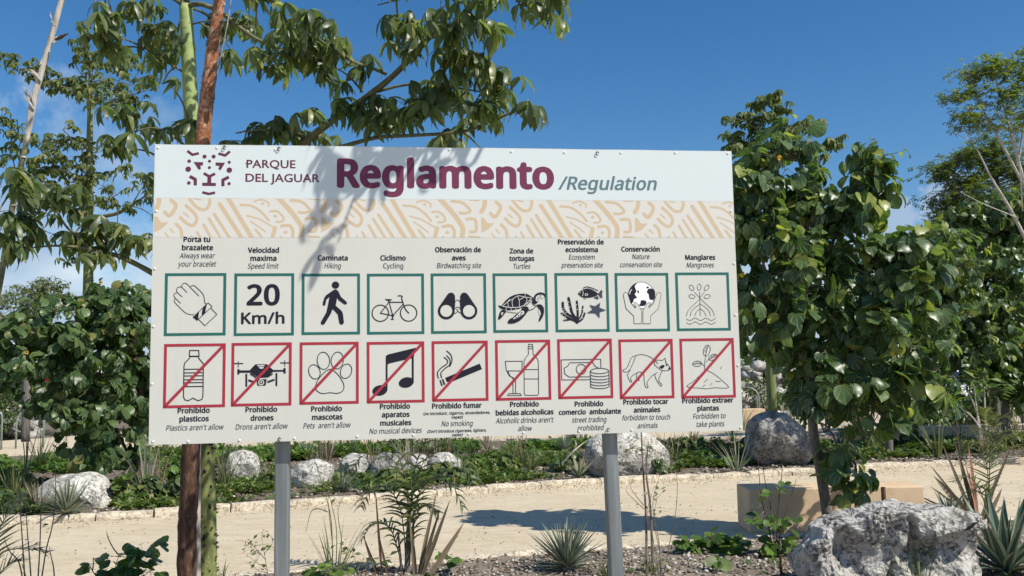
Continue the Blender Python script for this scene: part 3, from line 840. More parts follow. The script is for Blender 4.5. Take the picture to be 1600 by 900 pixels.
def walker(f):
    z = Zm(460, 365, 5.293); f.ell(z.one(340, 426), z.w(30), z.w(30), K)
    f.fill(z((325, 466), (345, 460), (366, 480), (384, 522), (430, 562), (436, 578), (424, 588), (408, 582), (362, 548), (354, 530), (342, 596), (392, 640), (402, 665), (410, 735), (402, 750), (385, 754), (372, 742), (358, 668), (316, 624), (302, 662), (250, 748), (232, 756), (218, 746), (220, 728), (264, 652), (276, 600), (290, 524), (264, 548), (256, 590), (244, 598), (234, 590), (236, 570), (248, 530), (262, 510)), K)
def bike(f):
    z = Zm(570, 425, 8); w = z.w(13)
    for c in ((195, 515), (548, 513)): f.ell(z.one(*c), z.w(101), z.w(101), K, w=w, n=32)
    for p in (((195, 515), (303, 375), (350, 545), (195, 515)), ((303, 378), (475, 378)), ((350, 545), (482, 400)), ((303, 375), (295, 350)), ((350, 545), (345, 592)), ((330, 590), (358, 590))): f.stroke(z(*p), w, K)
    f.stroke(z((418, 298), (455, 298), (470, 312), (462, 330), (490, 420), (515, 475), (550, 513)), w, K, smooth=4)
    f.fill(z((250, 336), (345, 342), (322, 360), (275, 358)), K); f.ell(z.one(350, 545), z.w(17), z.w(17), K)
def binos(f):
    z = Zm(570, 425, 8)
    for mm in (False, True):
        q = lambda p: mir(p, 1160) if mm else p
        f.ell(z.one(*q([(1018, 488)])[0]), z.w(105), z.w(105), K, n=32)
        f.fill(z(*q([(918, 450), (1028, 288), (1048, 265), (1080, 256), (1110, 268), (1128, 300), (1130, 400), (1122, 490), (1018, 500)])), K)
    for mm in (False, True):
        f.ell(z.one(*(mir([(1018, 487)], 1160) if mm else [(1018, 487)])[0]), z.w(74), z.w(74), 'paper', n=28)
    for p in ([(1128, 378), (1140, 360), (1160, 350), (1180, 360), (1192, 378)], [(1120, 470), (1140, 445), (1162, 438), (1185, 450), (1205, 478)], [(1118, 516), (1142, 512), (1165, 486)], [(1148, 462), (1180, 505), (1205, 515)]): f.stroke(z(*p), z.w(8), K, smooth=3)
def turtle(f):
    z = Zm(765, 425, 8.205); F_ = lambda *p: f.fill(z(*p), K, 3); Wp = lambda *p: f.fill(z(*p), 'paper', 2)
    F_((112, 425), (150, 432), (200, 370), (260, 320), (330, 290), (400, 278), (480, 282), (540, 318), (555, 335), (520, 385), (470, 428), (400, 465), (330, 482), (250, 492), (180, 482), (130, 462))
    L = lambda w, *p: f.stroke(z(*p), z.w(w), 'paper', smooth=3)
    L(9, (160, 436), (240, 452), (330, 455), (400, 445), (475, 405), (535, 335)); L(7, (165, 440), (235, 380), (300, 345), (365, 305), (455, 322), (530, 328)); L(7, (245, 448), (232, 385), (260, 350)); L(7, (298, 450), (288, 390), (300, 345)); L(7, (382, 446), (380, 370), (360, 310)); L(7, (380, 360), (455, 320), (480, 365), (450, 415))
    L(6, (455, 320), (455, 285)); L(6, (215, 455), (208, 486)); L(6, (275, 458), (275, 490)); L(6, (330, 458), (335, 482)); L(6, (385, 450), (398, 468)); L(6, (435, 432), (452, 446)); L(6, (480, 402), (502, 412)); L(6, (508, 362), (532, 376))
    F_((545, 375), (560, 330), (590, 285), (640, 262), (690, 268), (716, 295), (712, 325), (680, 338), (640, 350), (620, 385), (590, 412), (560, 405))
    Wp((600, 310), (650, 292), (685, 300), (702, 332), (650, 345), (612, 378), (590, 360))
    for c in ((620, 325), (645, 315), (632, 340), (660, 330), (612, 350), (655, 302)): f.ell(z.one(*c), z.w(8), z.w(7), K, n=8)
    f.stroke(z((495, 495), (560, 472), (600, 432)), z.w(9), K, smooth=3); f.stroke(z((540, 385), (560, 420), (590, 430)), z.w(8), K, smooth=3); f.stroke(z((200, 508), (340, 526)), z.w(7), K)
    F_((600, 425), (650, 415), (690, 450), (698, 510), (680, 575), (640, 636), (632, 610), (652, 540), (630, 470)); Wp((625, 490), (642, 490), (655, 540), (640, 560))
    F_((420, 455), (480, 442), (502, 480), (480, 520), (440, 572), (390, 622), (320, 655), (255, 662), (230, 645), (255, 605), (300, 580), (350, 530), (400, 500))
    Wp((405, 500), (438, 500), (440, 535), (400, 560), (330, 600), (300, 600), (350, 555)); 
    for c in ((370, 560), (400, 545), (340, 582), (410, 520)): f.ell(z.one(*c), z.w(11), z.w(9), K, n=8)
    F_((150, 490), (210, 500), (182, 550), (132, 605), (110, 600), (122, 550)); Wp((150, 520), (176, 520), (155, 560))
def reef(f):
    z = Zm(765, 425, 8.205)
    for w, p in ((24, ((1120, 655), (1060, 610), (955, 622))), (26, ((1120, 640), (1010, 590), (922, 530))), (32, ((1112, 605), (1000, 540), (945, 470), (938, 395))), (34, ((1118, 605), (1060, 530), (1030, 420), (1012, 335))), (28, ((1125, 615), (1130, 520), (1118, 378))), (20, ((1128, 625), (1180, 540), (1195, 440))), (24, ((1130, 645), (1190, 600), (1218, 530)))): f.stroke(z(*p), z.w(w), K, smooth=4)
    for c in ((940, 470), (1012, 385), (1025, 450), (1115, 420), (1125, 480), (925, 545), (965, 575), (965, 630), (1195, 480), (1185, 540), (1195, 590), (980, 520), (950, 500)): f.ell(z.one(*c), z.w(7), z.w(7), 'paper', n=7)
    f.fill(z((1135, 272), (1170, 240), (1215, 218), (1270, 213), (1330, 236), (1392, 282), (1340, 315), (1270, 330), (1200, 326), (1155, 302)), K, 3)
    f.fill(z((1388, 282), (1428, 230), (1448, 242), (1440, 285), (1448, 328), (1425, 332)), 'slate'); f.stroke(z((1200, 206), (1240, 190), (1310, 205), (1388, 238)), z.w(10), K, smooth=3)
    f.fill(z((1330, 325), (1385, 308), (1402, 345), (1370, 348)), 'slate'); f.ell(z.one(1240, 290), z.w(22), z.w(16), 'paper'); f.ell(z.one(1240, 290), z.w(12), z.w(9), K); f.ell(z.one(1160, 265), z.w(7), z.w(7), 'paper'); f.stroke(z((1190, 235), (1200, 270), (1190, 305)), z.w(7), 'paper', smooth=3); f.stroke(z((1205, 335), (1232, 350)), z.w(7), K)
    f.fill(z((1418, 392), (1408, 458), (1495, 490), (1410, 515), (1410, 590), (1355, 530), (1245, 526), (1320, 480), (1278, 420), (1350, 440)), 'slate')
def globe(f):
    z = Zm(955, 420, 8.205); w = z.w(6)
    f.ell(z.one(388, 340), z.w(174), z.w(174), 'white', n=36)
    for p in (((345, 172), (290, 200), (240, 262), (214, 330), (222, 375), (250, 448), (285, 420), (290, 388), (332, 372), (300, 325), (325, 290), (300, 222)), ((480, 255), (545, 262), (564, 320), (550, 397), (490, 392), (480, 330), (455, 300)), ((380, 405), (440, 408), (452, 440), (430, 472), (385, 480), (352, 468), (375, 440))): f.fill(z(*p), K, 2)
    f.ell(z.one(345, 295), z.w(11), z.w(22), K); f.ell(z.one(466, 240), z.w(18), z.w(13), K); f.stroke(z((235, 325), (245, 290), (262, 268)), z.w(9), 'white', smooth=3)
    f.ell(z.one(388, 340), z.w(175), z.w(175), K, w=w, n=36)
    hp = [(292, 703), (290, 605), (190, 510), (155, 335), (170, 305), (200, 305), (215, 335), (250, 442), (308, 505), (318, 485), (285, 450), (300, 430), (330, 440), (375, 510), (388, 545), (386, 703)]
    for mm in (False, True):
        q = mir(hp, 397) if mm else hp
        f.fill(z(*q), 'paper'); f.stroke(z(*q), w, K, True)
def mangrove(f):
    z = Zm(955, 420, 8.205); w = z.w(6)
    def lf(c, a, L=42, W_=25):
        p = [(c[0] + L * math.cos(t) * math.cos(a) - W_ * math.sin(t) * abs(math.sin(t)) ** .3 * math.sin(a), c[1] - L * math.cos(t) * math.sin(a) - W_ * math.sin(t) * abs(math.sin(t)) ** .3 * math.cos(a)) for t in [2 * PI * k / 14 for k in range(14)]]
        f.stroke(z(*p), w, 'ink_soft', True)
    for c, a in (((1030, 243), R(125)), ((1128, 235), R(90)), ((1223, 243), R(55)), ((1035, 355), R(-15)), ((1230, 355), R(15))): lf(c, a)
    f.stroke(z((1068, 298), (1138, 375), (1195, 298)), w, 'ink_soft'); f.stroke(z((1135, 298), (1142, 600)), w, 'ink_soft')
    for p in ([(1138, 385), (1060, 460), (990, 530), (963, 603)], [(1138, 450), (1060, 510), (1025, 555), (1015, 603)], [(1138, 515), (1095, 550), (1070, 603)]):
        f.stroke(z(*p), w, 'ink_soft', smooth=4); f.stroke(z(*mir(p, 1143)), w, 'ink_soft', smooth=4)
    for y in (646, 695): f.stroke(z(*[(x, y + 15 * math.cos((x - 1077) / 138 * 2 * PI) * -1) for x in range(965, 1340, 12)]), w, 'ink_soft')
def bottle(f):
    z = Zm(230, 520, 5); w = z.w(7)
    f.stroke(z((332, 138), (403, 138), (406, 182), (330, 182)), w, K, True)
    f.stroke(z((337, 185), (328, 202), (294, 235), (288, 262), (284, 500), (295, 524), (322, 530), (357, 510), (398, 530), (428, 520), (436, 492), (440, 242), (406, 202), (398, 185)), w, K, True)
    for y in (285, 313, 337, 367, 390, 420): f.stroke(z((290, y), (438, y - 2)), z.w(7), K)
def drone(f):
    z = Zm(230, 520, 5)
    f.fill(z((705, 283), (720, 283), (722, 293), (800, 293), (845, 246), (935, 245), (985, 290), (1062, 290), (1066, 275), (1082, 275), (1082, 318), (1066, 318), (1064, 303), (985, 305), (930, 350), (880, 352), (850, 337), (805, 312), (722, 312), (720, 325), (705, 325)), K)
    f.fill(z((858, 252), (918, 252), (905, 280), (882, 280)), 'paper'); f.stroke(z((868, 264), (912, 264)), z.w(5), K)
    for p, w in [(((680, 240), (750, 240)), 8), (((1040, 235), (1112, 235)), 8), (((712, 222), (712, 270)), 5), (((1075, 215), (1075, 265)), 5), (((775, 320), (775, 420)), 13), (((1010, 315), (1010, 415)), 13), (((790, 370), (840, 386)), 14), (((940, 385), (995, 365)), 14)]: f.stroke(z(*p), z.w(w), K, round_=False)
    f.stroke(z((808, 322), (850, 348)), z.w(10), K); f.stroke(z((940, 345), (978, 322)), z.w(10), K)
    f.fill(z((855, 362), (935, 362), (925, 412), (862, 412)), K); c = z.one(891, 387); f.ell(c, z.w(22), z.w(22), 'paper'); f.ell(c, z.w(15), z.w(15), K); f.ell(c, z.w(7), z.w(7), 'paper')
def paw(f):
    z = Zm(460, 520, 5); w = z.w(6)
    for x, y, a, b_, r in ((227, 218, 47, 66, 0.1), (335, 216, 46, 65, -0.12), (157, 305, 42, 56, 0.35), (404, 300, 42, 56, -0.3)): f.ell(z.one(x, y), z.w(a), z.w(b_), K, rot=r, w=w, n=24)
    f.stroke(z((275, 286), (312, 300), (355, 345), (386, 405), (380, 450), (340, 472), (275, 468), (215, 474), (172, 447), (168, 408), (190, 360), (235, 308)), w, K, True, 4)
def note(f):
    z = Zm(460, 520, 5)
    f.fill(z((714, 182), (728, 170), (950, 116), (932, 190), (925, 197), (738, 240), (728, 250), (728, 440), (714, 440)), K)
    f.stroke(z((925, 180), (925, 390)), z.w(15), K, round_=False); f.ell(z.one(668, 450), z.w(58), z.w(40), K, rot=0.2); f.ell(z.one(874, 388), z.w(58), z.w(40), K, rot=0.2)
def cig(f):
    z = Zm(660, 520, 5)
    for p in (((178, 352), (448, 240), (466, 283), (215, 388), (190, 382)), ((133, 372), (143, 368), (160, 412), (149, 416)), ((152, 362), (163, 360), (180, 402), (167, 408))): f.fill(z(*p), K)
    for p in (((125, 355), (118, 310), (150, 272), (192, 242), (195, 215), (170, 192)), ((150, 350), (145, 315), (175, 280), (212, 250), (215, 210), (190, 178)), ((215, 262), (232, 215), (220, 170), (190, 142))): f.stroke(z(*p), z.w(8), K, smooth=4)
def drinks(f):
    z = Zm(660, 520, 5); w = z.w(5)
    f.stroke(z((830, 90), (860, 90), (864, 120), (864, 165), (900, 205), (906, 230), (908, 475), (898, 488), (805, 488), (796, 475), (794, 230), (800, 205), (830, 165), (826, 120)), w, K, True)
    for p in (((828, 108), (862, 108)), ((828, 124), (862, 124)), ((796, 287), (906, 287)), ((798, 360), (908, 360)), ((668, 297), (775, 297)), ((708, 360), (708, 472)), ((728, 360), (728, 472))): f.stroke(z(*p), w, K)
    f.stroke(z((648, 222), (780, 222), (778, 290), (745, 345), (715, 358), (680, 335), (655, 290)), w, K, True); f.stroke(z((668, 297), (685, 335), (712, 352)), w, K, smooth=3); f.stroke(z((665, 490), (674, 475), (765, 475), (774, 490)), w, K, True)
def money(f):
    z = Zm(860, 520, 5); w = z.w(6); k = 'ink_soft'
    f.stroke(z((395, 278), (393, 206), (84, 211), (89, 368), (312, 366)), w, k); f.stroke(z((375, 275), (350, 262), (330, 231), (150, 234), (138, 258), (108, 275), (112, 320), (145, 345), (312, 343)), w, k); f.ell(z.one(240, 285), z.w(39), z.w(39), k, w=w, n=24)
    f.ell(z.one(384, 298), z.w(73), z.w(21), k, w=w, n=24); f.stroke(z((311, 298), (315, 418)), w, k); f.stroke(z((457, 298), (460, 418)), w, k)
    for y in (325, 350, 373, 396, 418): f.stroke(z(*[(385 + 73 * math.cos(t), y + 17 * math.sin(t)) for t in np.linspace(0, PI, 12)]), w, k)
def raccoon(f):
    z = Zm(860, 520, 5); w = z.w(4.5); k = 'ink_soft'; s = lambda *p: f.stroke(z(*p), w, k, smooth=4)
    s((565, 290), (600, 270), (630, 200), (660, 180), (720, 170), (780, 190), (820, 218)); s((565, 290), (575, 305), (610, 300), (640, 250), (665, 185))
    s((625, 290), (605, 320), (607, 345), (622, 380), (635, 382), (628, 350), (660, 322), (700, 305), (732, 330)); s((680, 310), (672, 340), (688, 372), (698, 365)); s((730, 330), (735, 390), (745, 425), (764, 425), (755, 390), (790, 340), (835, 310)); s((815, 320), (825, 360), (860, 415), (872, 405), (850, 380), (850, 350), (872, 298))
    s((820, 215), (812, 245), (850, 280), (880, 295), (925, 292), (936, 275), (900, 228)); s((820, 218), (840, 212), (870, 215), (880, 212), (895, 198), (902, 232)); s((812, 240), (818, 220), (840, 240))
    f.fill(z((850, 266), (880, 250), (892, 262), (872, 280)), K, 2); f.fill(z((900, 238), (914, 256), (904, 258)), K); f.ell(z.one(930, 279), z.w(9), z.w(8), K)
def sprout(f):
    z = Zm(860, 520, 5); w = z.w(4); k = 'ink_soft'; s = lambda *p: f.stroke(z(*p), w, k, smooth=3)
    f.stroke(z((1065, 415), (1110, 385), (1160, 342), (1190, 308), (1215, 293), (1260, 310), (1310, 345), (1350, 380), (1394, 425), (1350, 432), (1290, 428), (1220, 437), (1150, 430), (1100, 428)), w, k, True, 2)
    s((1206, 298), (1204, 240), (1215, 182)); s((1208, 262), (1175, 235)); s((1214, 230), (1242, 202)); s((1200, 385), (1230, 362)); s((1290, 375), (1310, 380), (1330, 378)); s((1250, 410), (1262, 392)); s((1150, 345), (1175, 340)); s((1330, 280), (1338, 262)); s((1190, 420), (1210, 405))
    for (cx, cy), a, L, W_ in (((1222, 138), R(75), 44, 26), ((1147, 241), R(3), 36, 21), ((1270, 190), R(28), 36, 20)):
        p = [(cx + L * math.cos(t) * math.cos(a) - W_ * math.sin(t) * math.sin(a), cy - L * math.cos(t) * math.sin(a) - W_ * math.sin(t) * math.cos(a)) for t in [2 * PI * q / 14 for q in range(14)]]
        f.stroke(z(*p), w, k, True); f.stroke(z((cx - L * math.cos(a), cy + L * math.sin(a)), (cx + L * math.cos(a), cy - L * math.sin(a))), w, k)
        for q in (-.4, 0, .4): f.stroke(z((cx + L * q * math.cos(a), cy - L * q * math.sin(a)), (cx + L * (q + .3) * math.cos(a) - W_ * .7 * math.sin(a), cy - L * (q + .3) * math.sin(a) - W_ * .7 * math.cos(a))), w * .8, k)
for fr, fn in zip(GF, (hand, None, walker, bike, binos, turtle, reef, globe, mangrove)):
    if fn: icon(fr, fn)
for fr, fn in zip(RF, (bottle, drone, paw, note, cig, drinks, money, raccoon, sprout)): icon(fr, fn)
lettering('pictogram', '20', 387, 435.5, 476, 30, 'ink', 0.03, parent=GF[1])
lettering('pictogram', 'Km/h', 377.5, 443.8, 505.6, 16.6, 'ink', 0.026, parent=GF[1])

# screws, bolts
M['screw'] = flat_mat('screw', (0.66, 0.66, 0.62), 0.5, 0.3)
M['bolt'] = flat_mat('bolt', (0.05, 0.05, 0.05), 0.4, 0.5, 0.6)
g = Geo(); V, F = [], []
for i in range(3):
    for k in range(10):
        a = 2 * PI * k / 10; r = (0.0062, 0.005, 0.0025)[i]; V.append((r * math.cos(a), -(0.0, 0.0018, 0.0026)[i], r * math.sin(a)))
for i in range(2):
    for k in range(10): F.append((i * 10 + k, i * 10 + (k + 1) % 10, i * 10 + 10 + (k + 1) % 10, i * 10 + 10 + k))
F.append(tuple(range(20, 30)))
screw_me = mesh_from('screw', V, F, M['screw'], True)
for px, py in ((247, 231), (339, 231), (430, 234), (702, 234), (799, 237), (882, 238.5), (970, 239), (1055, 239), (1137, 240), (242, 420), (240, 510), (237.5, 600), (239, 690), (294, 690), (374, 688), (460, 685), (558, 682), (646, 680), (732, 678), (818, 676), (905, 674), (987, 672), (1157, 668), (1147, 412), (1149, 492), (1153, 571), (244, 330), (1142, 330)):
    u, v = suv(px, py)
    put('screw', screw_me, sign, mat=SO @ Matrix.Translation((u, -0.0006, v)))
g = Geo()
g.tube([(0.006 * math.cos(t), -0.006, 0.007 * math.sin(t)) for t in np.linspace(0, 5.4, 9)], 0.0016, 5); g.tube([(0, 0, 0.004), (0, -0.006, 0.006)], 0.0018, 5)
bolt_me = mesh_from('wire_hook', g.V, g.F, M['bolt'])
for px, py in ((436, 233), (351, 231), (933, 240), (950, 671.5), (437, 686.5)):
    u, v = suv(px, py); put('wire_hook', bolt_me, sign, mat=SO @ Matrix.Translation((u, -0.0006, v)))

# posts and back frame of galvanised tube
m, nt, b = newmat('galvanised'); oc = objco(nt)
mpn = N(nt, 'Mapping', Scale=(30, 30, 2)); nt.links.new(oc, mpn.inputs[0])
n1 = noise_n(nt, 1, 5, 0.6, mpn.outputs[0])
nt.links.new(ramp(nt, n1, [(0.3, (0.15, 0.165, 0.17)), (0.6, (0.22, 0.24, 0.245)), (0.8, (0.34, 0.355, 0.36))]), b.inputs['Base Color'])
b.inputs['Roughness'].default_value = 0.5; b.inputs['Metallic'].default_value = 0.35
M['galv'] = m
def spt(u, v, y): return Vector((u - PW / 2, y, PBL.z + v))
def post(px, lean, w=0.058):
    u, v = suv(px, 690)
    g = Geo()
    h = w / 2
    top, bot = spt(u, PH - 0.03, 0.085), spt(u + lean, -PBL.z - 0.05, 0.085)
    V = []
    for p in (bot, top):
        for sx_, sy_ in ((-1, -1), (1, -1), (1, 1), (-1, 1)):
            for k in range(3):
                a0 = math.atan2(sy_, sx_) + (k - 1) * PI / 4; cx, cy = sx_ * (h - 0.008), sy_ * (h - 0.008)
                V.append(p + Vector((cx + 0.008 * math.cos(a0), cy + 0.008 * math.sin(a0), 0)))
    F = [(k, (k + 1) % 12, 12 + (k + 1) % 12, 12 + k) for k in range(12)] + [tuple(range(11, -1, -1)), tuple(range(12, 24))]
    g.add(V, F)
    o = g.build('post', M['galv'], sign)
    # a weld seam and a hole near the top
    g2 = Geo(); g2.box(bot.lerp(top, 0.62) + Vector((0, -h - 0.0015, 0)), (0.008, 0.003, 0.008)); me = mesh_from('bolt_head', g2.V, g2.F, M['bolt'])
    put('bolt_head', me, o)
post(437.6, 0.0); post(950.0, 0.055)
for v in (0.05, PH - 0.06):
    g = Geo(); g.box(spt(PW / 2, v, 0.038), (PW - 0.08, 0.03, 0.03)); g.build('rail', M['galv'], sign, bevel=0.002)
for u in (0.06, PW - 0.06):
    g = Geo(); g.box(spt(u, PH / 2, 0.038), (0.03, 0.028, PH - 0.16)); g.build('stile', M['galv'], sign, bevel=0.002)

# ================================================================== GROUND, PATHS, KERBS
def curve_from(pxs, xa=-16, xb=18):
    pts = sorted([(G(x, y).x, G(x, y).y) for x, y in pxs])
    xs = np.array([p[0] for p in pts]); ys = np.array([p[1] for p in pts])
    sl0 = (ys[2] - ys[0]) / (xs[2] - xs[0]); sl1 = (ys[-1] - ys[-3]) / (xs[-1] - xs[-3])
    def f(x):
        if x < xs[0]: return ys[0] + (x - xs[0]) * sl0
        if x > xs[-1]: return ys[-1] + (x - xs[-1]) * sl1
        return float(np.interp(x, xs, ys))
    xs2 = np.linspace(xa, xb, 180); yy = np.array([f(x) for x in xs2])
    k = np.ones(9) / 9; yp = np.concatenate([yy[:1].repeat(4) - np.arange(4, 0, -1) * (yy[1] - yy[0]), yy, yy[-1:].repeat(4) + np.arange(1, 5) * (yy[-1] - yy[-2])])
    ysm = np.convolve(yp, k, 'valid')
    return lambda x: float(np.interp(x, xs2, ysm))
FK = curve_from([(0, 821), (105, 817), (192, 812), (280, 807), (337, 802), (425, 795), (540, 786), (600, 783), (732, 772), (925, 760), (969, 756), (1171, 747), (1278, 740), (1442, 730), (1600, 724)])
NK = curve_from([(0, 935), (240, 912), (480, 893), (600, 884), (740, 874), (940, 860), (1050, 853), (1171, 842), (1290, 839), (1450, 831), (1600, 812)])
P2A = curve_from([(0, 718), (200, 706), (520, 696), (830, 691), (1100, 690), (1300, 683), (1450, 673), (1600, 668)], -22, 24)
P2B = curve_from([(0, 690), (300, 668), (700, 655), (1100, 645), (1300, 636), (1600, 630)], -26, 34)

def struct(o, lab=None):
    o['kind'] = 'structure'
    if lab: o['label'] = lab
    return o
def strip(name, f0, f1, xa, xb, nx_, ny_, zf, mat):
    V, F = [], []
    for j in range(ny_ + 1):
        for i in range(nx_ + 1):
            x = xa + (xb - xa) * i / nx_; y = f0(x) + (f1(x) - f0(x)) * j / ny_
            V.append((x, y, zf(x, y)))
    for j in range(ny_):
        for i in range(nx_):
            a = j * (nx_ + 1) + i; F.append((a, a + 1, a + nx_ + 2, a + nx_ + 1))
    me = mesh_from(name, V, F, mat, True)
    o = put(name, me); struct(o); return o
def bedz(a=0.02, b_=0.035):
    return lambda x, y: b_ + a * noise.noise(Vector((x * 1.3, y * 1.3, 0))) + a * 0.5 * noise.noise(Vector((x * 5, y * 5, 3)))
g = Geo(); g.add([(-400, -60, -0.06), (400, -60, -0.06), (400, 900, -0.06), (-400, 900, -0.06)], [(0, 1, 2, 3)])
gr = struct(put('ground', mesh_from('ground', g.V, g.F, M['soil_far'])))
struct(strip('path', NK, FK, -16, 18, 120, 14, lambda x, y: 0.004 * noise.noise(Vector((x, y, 0))) + 0.003 * noise.noise(Vector((x * 4, y * 4, 5))), M['path']), 'pale compacted sand path running behind the sign')
strip('planting_bed', lambda x: 2.45, lambda x: NK(x) - 0.1, -9, 9, 160, 80, bedz(0.03, 0.03), M['soil'])
strip('path', lambda x: -26.0, lambda x: 2.3, -22, 22, 60, 30, lambda x, y: 0.004 * noise.noise(Vector((x, y, 0))), M['path'])  # out-of-view pale sand, added to bounce warm light onto the sign
strip('planting_bed', lambda x: FK(x) + 0.12, lambda x: P2A(x) - 0.1, -16, 18, 160, 50, bedz(0.04, 0.06), M['soil_far'])
strip('path', P2A, P2B, -22, 24, 60, 8, lambda x, y: 0.006, M['path'])

def kerb(fn, xa, xb, w, h, seed, smin=0.45, smax=1.05, side=1, mat='kerb', z0=-0.02, label=None):
    rr = random.Random(seed)
    e = bpy.data.objects.new('kerb', None); LINK(e); struct(e, label)
    e.location = (xa, fn(xa), 0)
    x = xa; n = 0
    while x < xb:
        L = rr.uniform(smin, smax)
        p = Vector((x, fn(x), 0)); d = Vector((1, (fn(x + 0.05) - fn(x)) / 0.05, 0)).normalized()
        nn = Vector((-d.y, d.x, 0)) * side
        q = p + d * L
        q.y = fn(q.x)
        d = (q - p).normalized(); nn = Vector((-d.y, d.x, 0)) * side
        if -40 < proj(p)[0] < 1640 or n % 1 == 0:
            nx_, ny_, nz2_ = max(4, int(L / 0.09)), 4, 3
            V, F, ids = [], [], {}
            hh = h * rr.uniform(0.88, 1.08); ww = w * rr.uniform(0.92, 1.06)
            sd = rr.uniform(0, 99)
            def vid(i, j, k):
                if (i, j, k) in ids: return ids[(i, j, k)]
                a, b_, c = i / nx_, j / ny_, k / nz2_
                # rounded, broken edges
                ea = min(a, 1 - a) * L; 
                pt = p + d * (0.006 + a * (L - 0.012)) + nn * (b_ * ww) + Vector((0, 0, z0 + c * hh))
                r = 0.02
                if c == 1 and (b_ in (0, 1)): pt += nn * (r if b_ == 0 else -r) * 0.5; pt.z -= r * 0.45
                if i in (0, nx_) and c == 1: pt.z -= 0.010
                nv = noise.noise_vector(Vector((pt.x * 5, pt.y * 5, pt.z * 5 + sd)))
                n2 = noise.noise_vector(Vector((pt.x * 17, pt.y * 17, pt.z * 17 + sd)))
                if k > 0: pt += nv * 0.014 + n2 * 0.010
                ids[(i, j, k)] = len(V); V.append(pt - e.location)
                return ids[(i, j, k)]
            for i in range(nx_):
                for j in range(ny_): F.append(tuple(vid(*t) for t in ((i, j, nz2_), (i + 1, j, nz2_), (i + 1, j + 1, nz2_), (i, j + 1, nz2_))))
                for k in range(nz2_):
                    F.append(tuple(vid(*t) for t in ((i, 0, k), (i + 1, 0, k), (i + 1, 0, k + 1), (i, 0, k + 1))))
                    F.append(tuple(vid(*t) for t in ((i, ny_, k + 1), (i + 1, ny_, k + 1), (i + 1, ny_, k), (i, ny_, k))))
            for j in range(ny_):
                for k in range(nz2_):
                    F.append(tuple(vid(*t) for t in ((0, j, k), (0, j, k + 1), (0, j + 1, k + 1), (0, j + 1, k)))); F.append(tuple(vid(*t) for t in ((nx_, j, k), (nx_, j + 1, k), (nx_, j + 1, k + 1), (nx_, j, k + 1))))
            if side < 0: F = [f_[::-1] for f_ in F]
            put('kerb_stone', mesh_from('kerb_stone', V, F, M[mat]), e)
            n += 1
        x = q.x
    return e
kerb(FK, -9.5, 13, 0.17, 0.115, 3, side=1, label='raised cream limestone kerb along the far side of the path')
kerb(lambda x: 2.3, -6, 6, 0.15, 0.09, 6, side=1, label='limestone kerb in front of the sign bed')
kerb(NK, -6, 9, 0.15, 0.075, 5, side=-1, label='low broken limestone kerb along the near side of the path')
kerb(P2A, -12, 18, 0.2, 0.13, 7, 0.8, 1.8, side=-1, label='pale kerb of the second path beyond the planting')

# gravel, chips and litter
def heights(x, y):
    return 0.03 + 0.03 * noise.noise(Vector((x * 1.3, y * 1.3, 0))) + 0.015 * noise.noise(Vector((x * 5, y * 5, 3)))
def stone_t(seed):
    rr = random.Random(seed)
    V = np.array([(0, 0, 1), (1, 0, 0), (0.2, 1, 0), (-1, 0.3, 0), (-0.5, -0.9, 0), (0.6, -0.8, 0), (0, 0, -0.6)], float) * 1.0
    V = V * np.array([[rr.uniform(.7, 1.2), rr.uniform(.7, 1.2), rr.uniform(.4, .8)] for _ in V])
    F = np.array([(0, 1, 2), (0, 2, 3), (0, 3, 4), (0, 4, 5), (0, 5, 1), (6, 2, 1), (6, 3, 2), (6, 4, 3), (6, 5, 4), (6, 1, 5)])
    return V, F
def scatter(name, n, area, temps, smin, smax, mat, seed, hz, flat=0.4, dens=None, label=None, pw=2.0):
    rr = random.Random(seed); ms, wh = [], []
    c = 0
    while len(ms) < n and c < n * 6:
        c += 1
        x, y = area(rr)
        if x is None: continue
        if dens and rr.random() > dens(x, y): continue
        s = smin + (smax - smin) * rr.random() ** pw
        nrm = Vector((rr.gauss(0, flat), rr.gauss(0, flat), 1))
        ms.append(orient((x, y, hz(x, y) + s * 0.15), nrm, (rr.uniform(-1, 1), rr.uniform(-1, 1), 0), s)); wh.append(rr.randrange(len(temps)))
    o = merged(name, temps, ms, wh, mat, None, (0, 0, 0))
    if label: o['label'] = label
    return o
ST = [stone_t(i) for i in range(4)]
def near_area(rr):
    y = rr.uniform(5.6, 10.6); x = rr.uniform(-0.62, 0.62) * y
    if y > NK(x) - 0.16: return None, None
    return x, y
scatter('gravel', 16000, near_area, ST, 0.006, 0.030, M['chips'], 11, heights, dens=lambda x, y: 0.35 + 0.65 * (noise.noise(Vector((x * 2, y * 2, 7))) > -0.1), label='loose limestone gravel and chips on the near bed')
LT = [t_simple(0.5), t_simple(0.3)]
scatter('leaf_litter', 5000, near_area, LT, 0.02, 0.07, M['litter'], 12, lambda x, y: heights(x, y) + 0.004, 0.5, label='brown leaf litter on the near bed')
def far_area(rr):
    x = rr.uniform(-9, 13); a, b_ = FK(x) + 0.25, P2A(x) - 0.2
    y = a + (b_ - a) * rr.random() ** 1.6
    return x, y
hf = lambda x, y: 0.06 + 0.04 * noise.noise(Vector((x * 1.3, y * 1.3, 0))) + 0.02 * noise.noise(Vector((x * 5, y * 5, 3)))
scatter('gravel', 7000, far_area, ST, 0.012, 0.05, M['chips'], 13, hf, label='gravel in the bed beyond the path')
scatter('leaf_litter', 7000, far_area, LT, 0.04, 0.11, M['litter'], 14, lambda x, y: hf(x, y) + 0.006, 0.5, label='dry leaf litter in the bed beyond the path')
